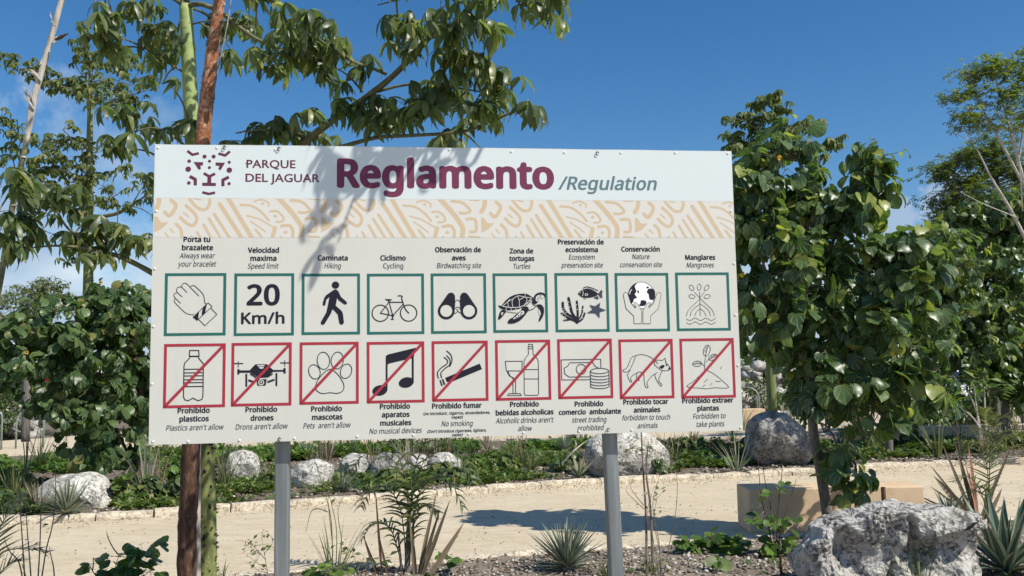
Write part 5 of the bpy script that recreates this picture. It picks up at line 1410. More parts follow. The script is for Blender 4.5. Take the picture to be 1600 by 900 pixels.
clus = [(440, 60, 26, 30, 5.5, 6), (500, 95, 30, 26, 5.4, 6), (545, 90, 18, 24, 5.3, 4), (862, 28, 12, 12, 4.5, 4), (845, -5, 14, 12, 4.5, 4), (730, 95, 30, 20, 5.3, 6), (580, 175, 26, 22, 5.6, 5), (640, 145, 24, 20, 5.4, 4), (175, 55, 40, 42, 5.5, 13), (140, 20, 30, 25, 5.4, 8), (225, 30, 40, 30, 5.7, 10), (262, 55, 22, 32, 6.4, 8), (245, 25, 40, 25, 5.9, 8), (258, 100, 26, 15, 6.3, 5), (240, 92, 20, 14, 5.9, 4), (270, 140, 14, 20, 6.3, 3),
        (230, 195, 36, 14, 5.75, 9), (272, 205, 24, 14, 5.85, 5), (205, 195, 18, 12, 5.75, 3), (205, 240, 26, 18, 5.75, 7), (232, 262, 14, 22, 5.8, 3),
        (355, 60, 34, 45, 6.4, 10), (395, 40, 32, 30, 6.0, 8), (430, 90, 40, 36, 5.6, 13), (475, 70, 42, 38, 5.45, 14), (520, 60, 34, 40, 5.3, 11), (415, 18, 30, 22, 5.6, 6), (360, 95, 26, 22, 6.4, 5), (455, 30, 30, 20, 5.3, 6),
        (370, 205, 22, 12, 5.6, 5), (400, 192, 24, 18, 5.62, 6), (440, 205, 26, 16, 5.7, 6), (500, 190, 26, 30, 5.65, 8), (545, 180, 26, 24, 5.6, 7), (600, 150, 30, 30, 5.45, 8), (570, 205, 40, 18, 5.6, 7), (520, 125, 22, 16, 5.45, 4),
        (625, 85, 20, 18, 5.25, 5), (620, 185, 34, 20, 5.5, 8), (660, 170, 34, 30, 5.4, 9), (700, 130, 40, 28, 5.3, 10), (745, 120, 40, 22, 5.2, 9), (780, 140, 34, 24, 5.2, 7), (720, 175, 36, 24, 5.35, 8), (770, 180, 34, 14, 5.3, 7), (812, 175, 14, 14, 5.3, 4), (680, 205, 40, 14, 5.4, 6),
        (610, 20, 24, 22, 4.95, 5), (650, 20, 30, 24, 5.05, 6), (700, 30, 34, 30, 5.0, 8), (745, 30, 34, 26, 4.95, 8), (780, 30, 24, 20, 4.8, 4), (690, 70, 24, 14, 5.1, 3), (855, 8, 18, 20, 4.5, 5), (800, -20, 40, 18, 4.7, 8), (735, -20, 50, 20, 4.9, 8), (600, -20, 40, 14, 5.0, 5),
        (30, 300, 34, 24, 5.45, 9), (75, 300, 34, 34, 5.5, 11), (115, 320, 30, 34, 5.55, 9), (60, 350, 40, 26, 5.5, 11), (25, 385, 26, 16, 5.45, 5), (95, 375, 34, 26, 5.6, 10), (150, 360, 30, 18, 5.7, 6), (190, 365, 26, 20, 5.8, 6), (220, 385, 24, 20, 5.85, 6), (160, 405, 28, 14, 5.75, 4), (12, 330, 14, 14, 5.4, 2),
        (100, -20, 40, 12, 5.3, 6), (200, -20, 60, 14, 5.6, 8), (330, -60, 60, 40, 6.0, 12)]
palmate_clusters(cei, cb, pth, [(a, b_, c, d, e, int(n * 1.1 + .5)) for a, b_, c, d, e, n in clus], 0.162, 'ceiba_leaf', PAL, 21, 0.30, 300, 0.13)

palmate_clusters(cei, cb, [pOv, pB], ovc, 0.125, 'ceiba_leaf', PAL, 22, 0.03, 300, 0.10)

# --- copper barked trunk and its grey stake
gb = P(287, 985, 5.75); gb.z = 0
gum = thing('gumbo_limbo_tree', gb, 'peeling copper barked trunk crossing in front of the green one left of the sign', 'tree')
lo2 = limb(gum, gb, [(288, 990, 5.75), (291, 900, 5.75), (294, 800, 5.75), (299, 690, 5.75), (304, 500, 5.74)], [0.058, 0.056, 0.055, 0.053, 0.05], 'bark_dark', 'trunk', 10, 18, 0.2)
up2 = limb(gum, gb, [(304, 500, 5.74), (309, 360, 5.73), (316, 225, 5.72), (326, 130, 5.7), (336, 50, 5.68), (344, -10, 5.66), (352, -120, 5.62), (366, -260, 5.6)], [0.05, 0.05, 0.049, 0.043, 0.037, 0.034, 0.026, 0.018], 'bark_copper', 'upper_trunk', 10, 18, 0.2)
ub = [limb(gum, gb, [(347, -50, 5.65), (390, -120, 5.4), (430, -200, 5.2)], [0.016, 0.012, 0.006], 'bark_copper'), limb(gum, gb, [(352, -110, 5.63), (320, -180, 5.6), (290, -260, 5.5)], [0.015, 0.011, 0.006], 'bark_copper')]
rr = random.Random(8); ms, wh = [], []
for i in range(260):
    q = rr.choice([(430, -215, 5.2), (290, -270, 5.5), (366, -280, 5.6), (400, -160, 5.35)])
    p = P(*q) + Vector((rr.gauss(0, .18), rr.gauss(0, .18), rr.gauss(0, .12)))
    ms.append(orient(p, (rr.gauss(0, .5), rr.gauss(0, .5), 1), (rr.gauss(0, 1), rr.gauss(0, 1), -0.4), rr.uniform(.06, .11))); wh.append(0)
merged('foliage', [t_simple(0.5)], ms, wh, M['bush_leaf'], gum, gb)
g = Geo(gb)                       # curling bark flakes
for i in range(90):
    f_ = rr.random(); k = int(f_ * (len(up2) - 2)); c = up2[k].lerp(up2[k + 1], rr.random()); r = float(np.interp(k / (len(up2) - 1), np.linspace(0, 1, 8), [0.05, 0.05, 0.049, 0.043, 0.037, 0.034, 0.026, 0.018]))
    a = rr.uniform(0, 2 * PI); d = Vector((math.cos(a), math.sin(a), 0)); t_ = Vector((-d.y, d.x, 0)); w_ = rr.uniform(.006, .016); h_ = rr.uniform(.006, .02)
    q = c + d * (r * 1.01)
    g.add([q - t_ * w_, q + t_ * w_ * .2 + d * 0.008, q + t_ * w_ * .3 + d * 0.007 + Vector((0, 0, h_)), q - t_ * w_ + Vector((0, 0, h_ * 1.2))], [(0, 1, 2, 3)])
g.build('bark_flakes', M['dry'], gum, kind='stuff')
sb_ = P(309, 985, 5.95); sb_.z = 0
stk = thing('garden_stake', sb_, 'thin weathered grey stake between the copper and the green trunk', 'stake')
limb(stk, sb_, [(309, 985, 5.92), (310, 700, 5.9), (316, 400, 5.88), (323, 220, 5.86), (330, 105, 5.84)], [0.018, 0.018, 0.017, 0.016, 0.012], 'bark_pale', 'pole', 4, 8)
limb(stk, sb_, [(331, 160, 5.8), (340, 110, 5.75), (352, 55, 5.7), (361, 0, 5.66), (368, -60, 5.62)], [0.004, 0.004, 0.003], 'bark_pale', 'tie_strip', 4, 5)

# --- bare snapped pole, upper left
db = P(-120, 990, 6.6); db.z = 0
dead = thing('dead_stem', db, 'bare splintered grey stem leaning across the sky at the upper left', 'dead tree')
dl = limb(dead, db, [(-85, 960, 6.6), (-60, 800, 6.6), (-30, 600, 6.6), (2, 430, 6.6), (18, 330, 6.6), (40, 225, 6.6)], [0.026, 0.025, 0.024, 0.022, 0.021, 0.02], 'bark_branch', 'trunk', 5, 10)
du = limb(dead, db, [(40, 225, 6.6), (52, 160, 6.6), (65, 110, 6.6), (80, 60, 6.6), (95, 5, 6.6), (110, -50, 6.6), (122, -100, 6.55)], [0.02, 0.023, 0.021, 0.021, 0.019, 0.016, 0.008], 'bark_pale', 'upper_stem', 5, 9, 0.5)
for (x, y, dx, dy, n, s) in ((62, 122, -22, -12, 7, 1), (52, 165, -16, -24, 8, 1), (86, 62, 18, -10, 3, 1), (84, 35, -8, -16, 3, .7), (64, 105, 8, -24, 3, .8)):
    for i in range(n):
        rr = random.Random(x * 7 + i); a = P(x + rr.uniform(-3, 3), y + rr.uniform(-6, 6), 6.58); c = P(x + dx * rr.uniform(.5, 1.1), y + dy * rr.uniform(.4, 1.3), 6.58 + rr.uniform(-.06, .06))
        g = Geo(db); g.tube([a, a.lerp(c, .5) + Vector((0, 0, rr.uniform(-.01, .02))), c], [0.008 * s, 0.005 * s, 0.001], 5); g.build('splinter', M['bark_pale'], dead)
g = Geo(db); a = P(87, 62, 6.55); c = P(107, 52, 6.5); g.tube([a, a.lerp(c, 0.4), c], [0.01, 0.016, 0.003], 6); g.build('splinter', M['litter'], dead, label='orange brown splinter of torn wood')
for (x, y) in ((22, 322), (37, 247), (2, 410)):
    g = Geo(db); a = P(x, y, 6.6); g.tube([a, a + Vector((0, 0, .012))], 0.024, 10); g.build('tie', M['bark_pale'], dead)

# --- farther ceiba at the left with flat tiers
def ceiba2():
    b0 = P(133, 745, 13.5); b0.z = 0
    t = thing('ceiba_tree', b0, 'tall slender ceiba far left with flat leafy tiers on its green pole trunk', 'tree')
    tr = limb(t, b0, [(131, 770, 13.5), (134, 600, 13.5), (137, 480, 13.5), (139, 350, 13.5), (140, 230, 13.5), (141, 150, 13.5), (140, 110, 13.5), (137, 75, 13.5)], [0.088, 0.082, 0.076, 0.062, 0.048, 0.034, 0.016, 0.006], 'bark_green', 'trunk', 6, 12, 0.05)
    thorns(t, b0, tr, [0.085, 0.078, 0.072, 0.06, 0.04, 0.028, 0.014], 0.15, 0.55, 110, 0.03, seed=9)
    ps = [tr]
    for pts, r in (([(140, 152, 13.5), (115, 140, 13.3), (80, 132, 13.1), (48, 124, 13.0), (20, 106, 13.0)], [0.014, 0.01, 0.005]), ([(140, 148, 13.5), (160, 125, 13.7), (185, 108, 13.9), (205, 98, 14)], [0.012, 0.008, 0.004]),
                   ([(141, 152, 13.5), (170, 148, 13.2), (205, 148, 13.0), (232, 140, 12.9)], [0.014, 0.009, 0.004]), ([(140, 130, 13.5), (120, 105, 13.6), (118, 85, 13.6)], [0.009, 0.006, 0.003]), ([(140, 140, 13.5), (145, 150, 13.0), (150, 168, 12.5)], [0.01, 0.005]),
                   ([(139, 342, 13.5), (126, 322, 13.4), (113, 303, 13.3), (100, 275, 13.2), (83, 258, 13.1), (60, 230, 13.0)], [0.035, 0.028, 0.018, 0.008]), ([(113, 303, 13.3), (80, 290, 13.1), (40, 270, 13.0), (5, 262, 12.9)], [0.012, 0.008, 0.004]),
                   ([(142, 343, 13.5), (163, 338, 13.4), (187, 332, 13.3), (213, 316, 13.2), (240, 297, 13.1), (262, 285, 13)], [0.035, 0.03, 0.022, 0.012, 0.006]), ([(205, 322, 13.25), (218, 300, 13.2), (228, 285, 13.2)], [0.014, 0.008, 0.004]), ([(187, 332, 13.3), (180, 315, 13.1), (172, 302, 13)], [0.01, 0.005]),
                   ([(139, 320, 13.5), (128, 280, 13.4), (130, 240, 13.3), (112, 218, 13.2)], [0.02, 0.014, 0.006]), ([(83, 258, 13.1), (90, 235, 13), (108, 222, 12.9)], [0.009, 0.004]), ([(60, 230, 13.0), (35, 215, 13), (8, 195, 12.9)], [0.01, 0.005]),
                   ([(138, 390, 13.5), (118, 410, 13.4), (100, 408, 13.3)], [0.012, 0.005])):
        ps.append(limb(t, b0, pts, r, bb, sides=6))
    cl = [(28, 105, 18, 10, 13, 6), (55, 118, 18, 10, 13, 6), (85, 112, 22, 10, 13.1, 8), (75, 132, 26, 12, 13.1, 9), (105, 132, 24, 14, 13.2, 9), (128, 78, 16, 10, 13.6, 8), (140, 95, 18, 12, 13.5, 7), (165, 100, 20, 16, 13.6, 9), (200, 100, 24, 14, 13.9, 9), (220, 125, 20, 14, 13, 9), (190, 135, 24, 16, 13.2, 9), (160, 130, 22, 14, 13.4, 8),
          (170, 160, 22, 12, 12.9, 8), (210, 148, 24, 10, 13, 8), (130, 148, 20, 8, 13.3, 6), (150, 168, 12, 8, 12.8, 4), (12, 185, 22, 14, 12.9, 7), (30, 208, 22, 18, 13, 9), (8, 220, 14, 16, 12.9, 6), (70, 228, 24, 16, 13, 10), (110, 215, 22, 14, 13.2, 9), (130, 240, 22, 14, 13.3, 8), (95, 250, 26, 16, 13, 11), (60, 262, 28, 14, 13, 10), (25, 262, 24, 14, 12.9, 8), (110, 280, 26, 18, 13.2, 10), (140, 270, 14, 12, 13.4, 5), (80, 290, 26, 14, 13.1, 8), (118, 305, 20, 14, 13.2, 6),
          (150, 318, 10, 8, 13.4, 3), (178, 300, 12, 10, 13, 4), (183, 325, 16, 8, 13.2, 5), (225, 280, 12, 12, 13.2, 5), (232, 308, 14, 12, 13.1, 6), (215, 328, 18, 8, 13.2, 5), (175, 262, 12, 8, 13, 3), (100, 408, 10, 6, 13.3, 4), (245, 295, 12, 12, 13, 4), (262, 280, 14, 12, 13, 5), (165, 350, 12, 8, 13.3, 2)]
    palmate_clusters(t, b0, ps, [(a, b_, c * 1.1, d * 1.1, e, int(n * 2.2)) for a, b_, c, d, e, n in cl], 0.125, 'ceiba_leaf_far', PALF, 31, 0.55, 300, 0.2, 0.006)
ceiba2()

# --- round leaved hibiscus trees
def hib(name, label, base, cat, stems, crown, nleaf, size, mat, seed, temps=RND, nobj=300, density_core=0.5, flowers=(), minpx=9, material_bark='bark_grey', group=None, sunlean=0.5):
    """crown: list of (px, py, rx, ry, Y, depth radius, weight)"""
    t = thing(name, base, label, cat, group)
    rr = random.Random(seed); paths = []
    for pts, r in stems: paths.append(limb(t, base, pts, r, material_bark, 'trunk' if len(paths) == 0 else 'branch', 5, 10, 0.12))
    g = Geo(base); ms, wh = [], []
    tot = sum(c[6] for c in crown)
    for (px, py, rx, ry, Y, ry_, wgt) in crown:
        c = P(px, py, Y); k = Y / FPX
        n = int(nleaf * wgt / tot); nt_ = max(3, n // 14)
        tw = []
        q = near_on(paths, c)
        for j in range(nt_):
            d = Vector((rr.gauss(0, 1), rr.gauss(0, 1), rr.gauss(0, 1))).normalized() * (0.35 + 0.65 * rr.random() ** 0.5)
            e = c + Vector((d.x * rx * k, d.y * ry_, d.z * ry * k))
            q = near_on(paths, c.lerp(e, 0.35) if j % 2 else e)
            p = smooth_path([q, q.lerp(e, 0.5) + Vector((rr.uniform(-.05, .05), rr.uniform(-.05, .05), 0.12 * (e - q).length)), e], 3)
            g.tube(p, lerp_list([0.010, 0.003], len(p)), 5, cap=False); tw.append((p, c))
        for i in range(n):
            p, c0 = tw[i % nt_]
            f_ = 0.35 + 0.65 * rr.random() ** 0.6; kk = min(int(f_ * (len(p) - 1)), len(p) - 2)
            s0 = p[kk].lerp(p[kk + 1], f_ * (len(p) - 1) - kk)
            o_ = (s0 - c0); o_ = Vector((o_.x / (rx * k), o_.y / ry_, o_.z / (ry * k)))
            od = (o_ + Vector((rr.gauss(0, .55), rr.gauss(0, .55), rr.gauss(0, .4)))).normalized()
            pet = size * rr.uniform(0.5, 1.3)
            e = s0 + od * pet
            if e.z < 0.12: continue
            nrm = od * 0.8 + Vector((0, 0, 0.3)) + SUNV * sunlean * 0.6 + Vector((rr.gauss(0, .65), rr.gauss(0, .65), rr.gauss(0, .5)))
            tip = Vector((od.x * 0.5, od.y * 0.5, -0.9)) + Vector((rr.gauss(0, .35), rr.gauss(0, .35), rr.gauss(0, .2)))
            g.tube([s0, e], [0.0022, 0.0018], 3, cap=False)
            ms.append(orient(e, nrm, tip, size * (0.32 + 0.78 * rr.random() ** 0.75))); wh.append(rr.randrange(len(temps)))
    g.build('twigs', M['bark_branch'], t, kind='stuff')
    place_leaves(t, base, temps, ms, wh, M[mat], nobj, smooth=False, minpx=minpx)
    for (fx, fy, Y, mt) in flowers:
        c = P(fx, fy, Y) - base; g = Geo()
        for k in range(5):
            a = 2 * PI * k / 5; V, F = leaflet(0.05, 0.045, -0.5, 4); m = Matrix.Rotation(a, 3, 'Z') @ Matrix.Rotation(0.8, 3, 'X'); V = V @ np.array(m).T
            g.add([tuple(v) for v in V], [tuple(f) for f in F])
        me = mesh_from('flower', g.V, g.F, M[mt]); put('flower', me, t, mat=orient(c, (0.5, -0.5, -0.4), (0.3, 0, 1), 0.95))
    return t
b1 = G(1296, 826); b1.z = 0
hib('sea_hibiscus_tree', 'round leaved tree with leaning grey trunk right of the sign, large heart shaped leaves', b1, 'tree',
    [([(1297, 832, 9.1), (1292, 800, 9.1), (1283, 740, 9.08), (1273, 690, 9.05), (1268, 640, 9.0), (1262, 570, 8.98), (1258, 480, 8.98), (1262, 400, 9.0), (1258, 300, 9.0), (1240, 220, 9.0)], [0.058, 0.052, 0.05, 0.048, 0.045, 0.04, 0.032, 0.022, 0.012, 0.005]),
     ([(1264, 600, 9.0), (1290, 560, 8.9), (1330, 510, 8.8), (1370, 450, 8.75), (1400, 400, 8.7)], [0.028, 0.024, 0.018, 0.01]), ([(1260, 520, 8.98), (1230, 470, 8.9), (1195, 420, 8.8), (1180, 340, 8.8)], [0.026, 0.02, 0.014, 0.008]),
     ([(1259, 450, 8.98), (1290, 400, 9.1), (1320, 340, 9.1), (1350, 290, 9.1), (1375, 240, 9.1)], [0.024, 0.018, 0.012, 0.005]), ([(1267, 640, 9.0), (1300, 640, 8.8), (1350, 620, 8.6), (1420, 590, 8.5)], [0.018, 0.012, 0.007]),
     ([(1270, 660, 9.03), (1290, 665, 8.85), (1305, 690, 8.8), (1315, 740, 8.75), (1325, 780, 8.75)], [0.012, 0.008, 0.004]), ([(1262, 550, 9), (1240, 540, 9.4), (1200, 520, 9.6)], [0.02, 0.012, 0.007])],
    [(1178, 290, 36, 40, 8.95, 0.3, 4), (1165, 360, 36, 44, 8.9, 0.35, 4.5), (1290, 345, 34, 24, 9.0, 0.3, 2.5), (1222, 262, 44, 46, 9.0, 0.3, 6), (1240, 205, 16, 16, 9.0, 0.12, 0.9), (1372, 246, 14, 12, 9.1, 0.12, 0.6), (1160, 300, 14, 26, 8.9, .15, 1), (1205, 335, 55, 60, 8.95, 0.45, 9), (1260, 360, 60, 55, 9.0, 0.5, 8), (1335, 300, 44, 42, 9.1, 0.4, 6), (1345, 265, 26, 28, 9.1, 0.25, 3), (1345, 370, 50, 50, 8.95, 0.45, 8), (1405, 392, 34, 22, 8.8, 0.3, 3),
     (1200, 420, 55, 60, 8.9, 0.5, 10), (1270, 440, 70, 60, 8.9, 0.55, 11), (1350, 450, 60, 60, 8.8, 0.5, 10), (1420, 430, 45, 55, 8.7, 0.4, 8), (1190, 500, 45, 50, 8.95, 0.45, 8), (1250, 520, 60, 50, 8.9, 0.55, 9), (1330, 540, 65, 50, 8.7, 0.5, 9), (1410, 530, 55, 55, 8.6, 0.45, 9), (1450, 480, 30, 40, 8.7, 0.35, 4),
     (1290, 600, 45, 30, 8.9, 0.4, 5), (1350, 620, 60, 38, 8.6, 0.4, 7), (1430, 600, 50, 40, 8.6, 0.35, 6), (1306, 690, 18, 24, 8.85, 0.18, 1.6), (1326, 735, 20, 34, 8.8, 0.16, 2.0), (1332, 778, 14, 14, 8.75, 0.12, 0.6)],
    3300, 0.15, 'round_leaf', 5, flowers=((1156, 428, 8.6, 'yellow_petal'), (1165, 500, 8.6, 'yellow_petal'), (1214, 245, 8.7, 'yellow_petal'), (1391, 550, 8.25, 'yellow_petal')))
b2_ = G(1390, 720); b2_.z = 0
hib('sea_hibiscus_tree', 'second round leaved tree with straight thin trunk in the bed beyond the path', b2_, 'tree',
    [([(1391, 725, b2_.y), (1388, 680, b2_.y), (1384, 620, b2_.y), (1380, 500, b2_.y), (1385, 400, b2_.y)], [0.075, 0.065, 0.06, 0.045, 0.02]), ([(1383, 600, b2_.y), (1430, 540, 15.5), (1470, 480, 15)], [0.04, 0.025, 0.012]), ([(1383, 590, b2_.y), (1340, 540, 16), (1300, 500, 16)], [0.04, 0.025, 0.012])],
    [(1390, 440, 70, 70, 15.6, 0.9, 8), (1450, 480, 60, 70, 15.3, 0.8, 8), (1330, 500, 60, 60, 15.8, 0.8, 6), (1400, 560, 70, 45, 15.5, 0.8, 7), (1470, 400, 45, 50, 15.3, 0.6, 5), (1425, 385, 30, 16, 15.4, 0.4, 2), (1478, 440, 48, 62, 14.3, 0.6, 7), (1412, 462, 50, 44, 14.4, 0.5, 6), (1385, 430, 40, 40, 14.2, 0.5, 4), (1510, 400, 30, 34, 14.1, 0.4, 3)],  # nearest clusters added to the crown to throw shade on the grey boulder
    3200, 0.145, 'round_leaf', 6, nobj=300)
b3 = P(1570, 700, 18.5); b3.z = 0
hib('sea_hibiscus_tree', 'dense dark round leaved tree filling the right edge of the photo', b3, 'tree',
    [([(1576, 705, 18.5), (1572, 670, 18.5), (1570, 600, 18.5), (1560, 480, 18.5), (1550, 380, 18.5)], [0.085, 0.075, 0.065, 0.05, 0.02]), ([(1570, 600, 18.5), (1530, 540, 18.2), (1490, 470, 18)], [0.04, 0.025, 0.01]), ([(1570, 590, 18.5), (1620, 540, 18.5), (1660, 480, 18.5)], [0.04, 0.025, 0.01]), ([(1568, 560, 18.5), (1540, 460, 18), (1520, 370, 18)], [0.03, 0.02, 0.008])],
    [(1500, 335, 30, 26, 18, 0.5, 3.5), (1560, 325, 40, 28, 18.2, 0.6, 4.5), (1610, 330, 40, 30, 18.2, .6, 4), (1475, 380, 28, 32, 18, .5, 3), (1500, 590, 60, 30, 18, .8, 4), (1590, 610, 60, 24, 18.3, .8, 4), (1530, 350, 40, 32, 18.2, 0.5, 4), (1590, 365, 45, 40, 18.3, 0.6, 5), (1500, 400, 45, 45, 18, 0.6, 6), (1560, 430, 60, 50, 18.2, 0.8, 8), (1510, 480, 55, 50, 18, 0.8, 8), (1590, 500, 60, 55, 18.4, 0.9, 9), (1530, 550, 60, 40, 18, 0.8, 7), (1600, 570, 60, 40, 18.3, 0.8, 6), (1660, 450, 60, 80, 18.5, 0.9, 8), (1475, 545, 35, 35, 18, 0.5, 3)],
    5200, 0.165, 'round_leaf', 7, nobj=300, flowers=((1591, 538, 17.3, 'yellow_petal'),), minpx=8)
bl = P(212, 768, 13.4); bl.z = 0
hib('sea_hibiscus_tree', 'wide round leaved tree with reddish stem touching the left edge of the sign', bl, 'tree',
    [([(214, 775, 13.4), (214, 720, 13.4), (216, 680, 13.4), (220, 640, 13.4), (219, 600, 13.4), (214, 560, 13.4), (200, 500, 13.4)], [0.06, 0.055, 0.052, 0.05, 0.045, 0.035, 0.015]), ([(220, 606, 13.4), (205, 598, 13.2), (176, 592, 13.0), (120, 570, 12.8), (70, 540, 12.7)], [0.035, 0.03, 0.022, 0.01]),
     ([(214, 655, 13.4), (200, 640, 13.3), (160, 630, 13.1), (110, 640, 12.9)], [0.025, 0.018, 0.01]), ([(218, 600, 13.4), (240, 560, 13.4), (262, 520, 13.5), (270, 470, 13.5)], [0.03, 0.02, 0.01]), ([(205, 560, 13.4), (160, 520, 13.2), (110, 480, 13), (80, 460, 13)], [0.025, 0.018, 0.008]), ([(90, 555, 12.8), (40, 540, 12.6), (0, 545, 12.5)], [0.012, 0.006])],
    [(190, 462, 50, 30, 13.3, 0.6, 6), (215, 500, 50, 40, 13.3, 0.7, 8), (150, 510, 55, 40, 13.1, 0.8, 8), (90, 505, 50, 32, 12.9, 0.7, 6), (35, 530, 50, 36, 12.7, 0.7, 7), (110, 555, 60, 42, 12.8, 0.8, 9), (180, 560, 50, 45, 13.2, 0.7, 8), (40, 585, 45, 32, 12.7, 0.6, 6), (100, 610, 55, 40, 12.8, 0.7, 8), (165, 625, 50, 42, 13, 0.7, 8),
     (120, 670, 42, 36, 12.9, 0.6, 6), (175, 685, 42, 32, 13.1, 0.6, 5), (225, 620, 30, 60, 13.5, 0.5, 5), (265, 540, 40, 70, 13.6, 0.6, 5), (-10, 560, 40, 50, 12.6, 0.6, 4), (140, 715, 34, 18, 13, 0.4, 2.5), (200, 715, 26, 22, 13.1, 0.3, 2)],
    3300, 0.142, 'round_leaf_left', 9, nobj=300, flowers=((156, 440, 12.6, 'yellow_petal'), (41, 549, 12.0, 'yellow_petal'), (72, 592, 12.0, 'red_petal')), minpx=8, material_bark='bark_red')
# pale bushy tree behind it
bq = P(40, 700, 19); bq.z = 0
hib('bushy_tree', 'lighter green small leaved bushy tree rising behind the left hibiscus', bq, 'tree',
    [([(40, 690, 19), (42, 600, 19), (45, 520, 19), (60, 470, 19)], [0.09, 0.08, 0.05, 0.02]), ([(45, 560, 19), (0, 500, 19), (-30, 460, 19)], [0.05, 0.03, 0.01]), ([(45, 560, 19), (80, 500, 19), (95, 460, 19)], [0.05, 0.03, 0.01])],
    [(20, 480, 48, 36, 19, 0.9, 8), (60, 470, 42, 34, 18.8, 0.8, 8), (85, 455, 20, 22, 18.8, 0.5, 3), (55, 443, 20, 12, 18.8, 0.4, 2), (-30, 500, 50, 50, 19, 0.9, 6), (30, 530, 60, 40, 19, 0.9, 7), (95, 480, 22, 22, 18.8, 0.5, 3)],
    3800, 0.085, 'olive_leaf', 10, temps=[t_simple(0.62), t_simple(0.5)], nobj=0)
# --- ceiba whose crown tops the right hibiscus
bc = G(1208, 700); bc.z = 0; YC = bc.y
ct = thing('ceiba_tree', bc, 'ceiba with thick green trunk behind the shaded boulder, its crown topping the round leaved tree', 'tree')
tr = limb(ct, bc, [(1210, 702, YC), (1207, 640, YC), (1204, 560, YC), (1206, 450, YC), (1212, 330, YC), (1216, 230, YC), (1214, 180, YC)], [0.12, 0.105, 0.1, 0.08, 0.05, 0.03, 0.01], 'bark_green', 'trunk', 6, 12, 0.06)
ps = [tr] + [limb(ct, bc, p, r, bb, sides=6) for p, r in (([(1216, 240, YC), (1180, 200, YC - .3), (1150, 185, YC - .5)], [0.02, 0.012, 0.005]), ([(1216, 235, YC), (1250, 200, YC), (1262, 190, YC)], [0.02, 0.01, 0.005]), ([(1214, 290, YC), (1170, 250, YC), (1145, 225, YC)], [0.025, 0.015, 0.006]),
      ([(1213, 320, YC), (1265, 270, YC - .3), (1295, 235, YC - .4)], [0.025, 0.015, 0.006]), ([(1216, 215, YC), (1212, 180, YC), (1200, 160, YC)], [0.012, 0.005]))]
palmate_clusters(ct, bc, ps, [(1155, 182, 18, 10, YC - .5, 7), (1190, 165, 20, 12, YC, 9), (1210, 158, 16, 8, YC, 7), (1215, 180, 22, 12, YC, 9), (1185, 190, 22, 14, YC - .3, 10), (1150, 212, 18, 14, YC, 8), (1140, 235, 14, 14, YC, 7), (1175, 215, 24, 16, YC, 12), (1210, 210, 22, 16, YC, 10), (1245, 205, 20, 14, YC, 9), (1262, 200, 10, 8, YC, 4), (1170, 245, 24, 18, YC, 11), (1155, 265, 20, 16, YC, 8), (1245, 235, 26, 16, YC, 8),
    (1290, 232, 14, 12, YC - .4, 6), (1300, 225, 10, 8, YC - .4, 4), (1285, 250, 12, 10, YC - .4, 4), (1270, 265, 14, 12, YC, 4), (1200, 260, 30, 20, YC, 8)] * 2, 0.2, 'ceiba_leaf_far', PALF, 33, 0.7, 170, 0.22, 0.007)

# --- feathery trees at the right
def feather(name, label, base, stems, crown, n, size, seed, mat='fine_leaf', barkm='bark_pale', minpx=10):
    t = thing(name, base, label, 'tree'); rr = random.Random(seed); ps = []
    for pts, r in stems: ps.append(limb(t, base, pts, r, barkm, 'trunk' if not ps else 'branch', 5, 7, 0.1))
    g = Geo(base); ms, wh = [], []; tmp = [t_pinnate(6, 1), t_pinnate(5, 2)]
    tot = sum(c[6] for c in crown)
    for (px, py, rx, ry, Y, dy, w) in crown:
        c = P(px, py, Y); k = Y / FPX; m = int(n * w / tot)
        hubs = []
        for j in range(max(2, m // 8)):
            e = c + Vector((rr.gauss(0, .5) * rx * k, rr.gauss(0, .5) * dy, rr.gauss(0, .5) * ry * k)); q = near_on(ps, e)
            g.tube([q, q.lerp(e, .5) + Vector((0, 0, .1 * (e - q).length)), e], [0.012, 0.008, 0.003], 4, cap=False); hubs.append(e)
        for i in range(m):
            e = hubs[i % len(hubs)] + Vector((rr.gauss(0, .1), rr.gauss(0, .1), rr.gauss(0, .06)))
            a = rr.uniform(0, 2 * PI)
            ms.append(orient(e, (rr.gauss(0, .4), rr.gauss(0, .4), 1), (math.cos(a), math.sin(a), rr.uniform(-.5, .3)), size * rr.uniform(.6, 1.1))); wh.append(rr.randrange(2))
    g.build('twigs', M[barkm], t, kind='stuff')
    merged('foliage', tmp, ms, wh, M[mat], t, base)
bf = P(1612, 700, 16.5); bf.z = 0
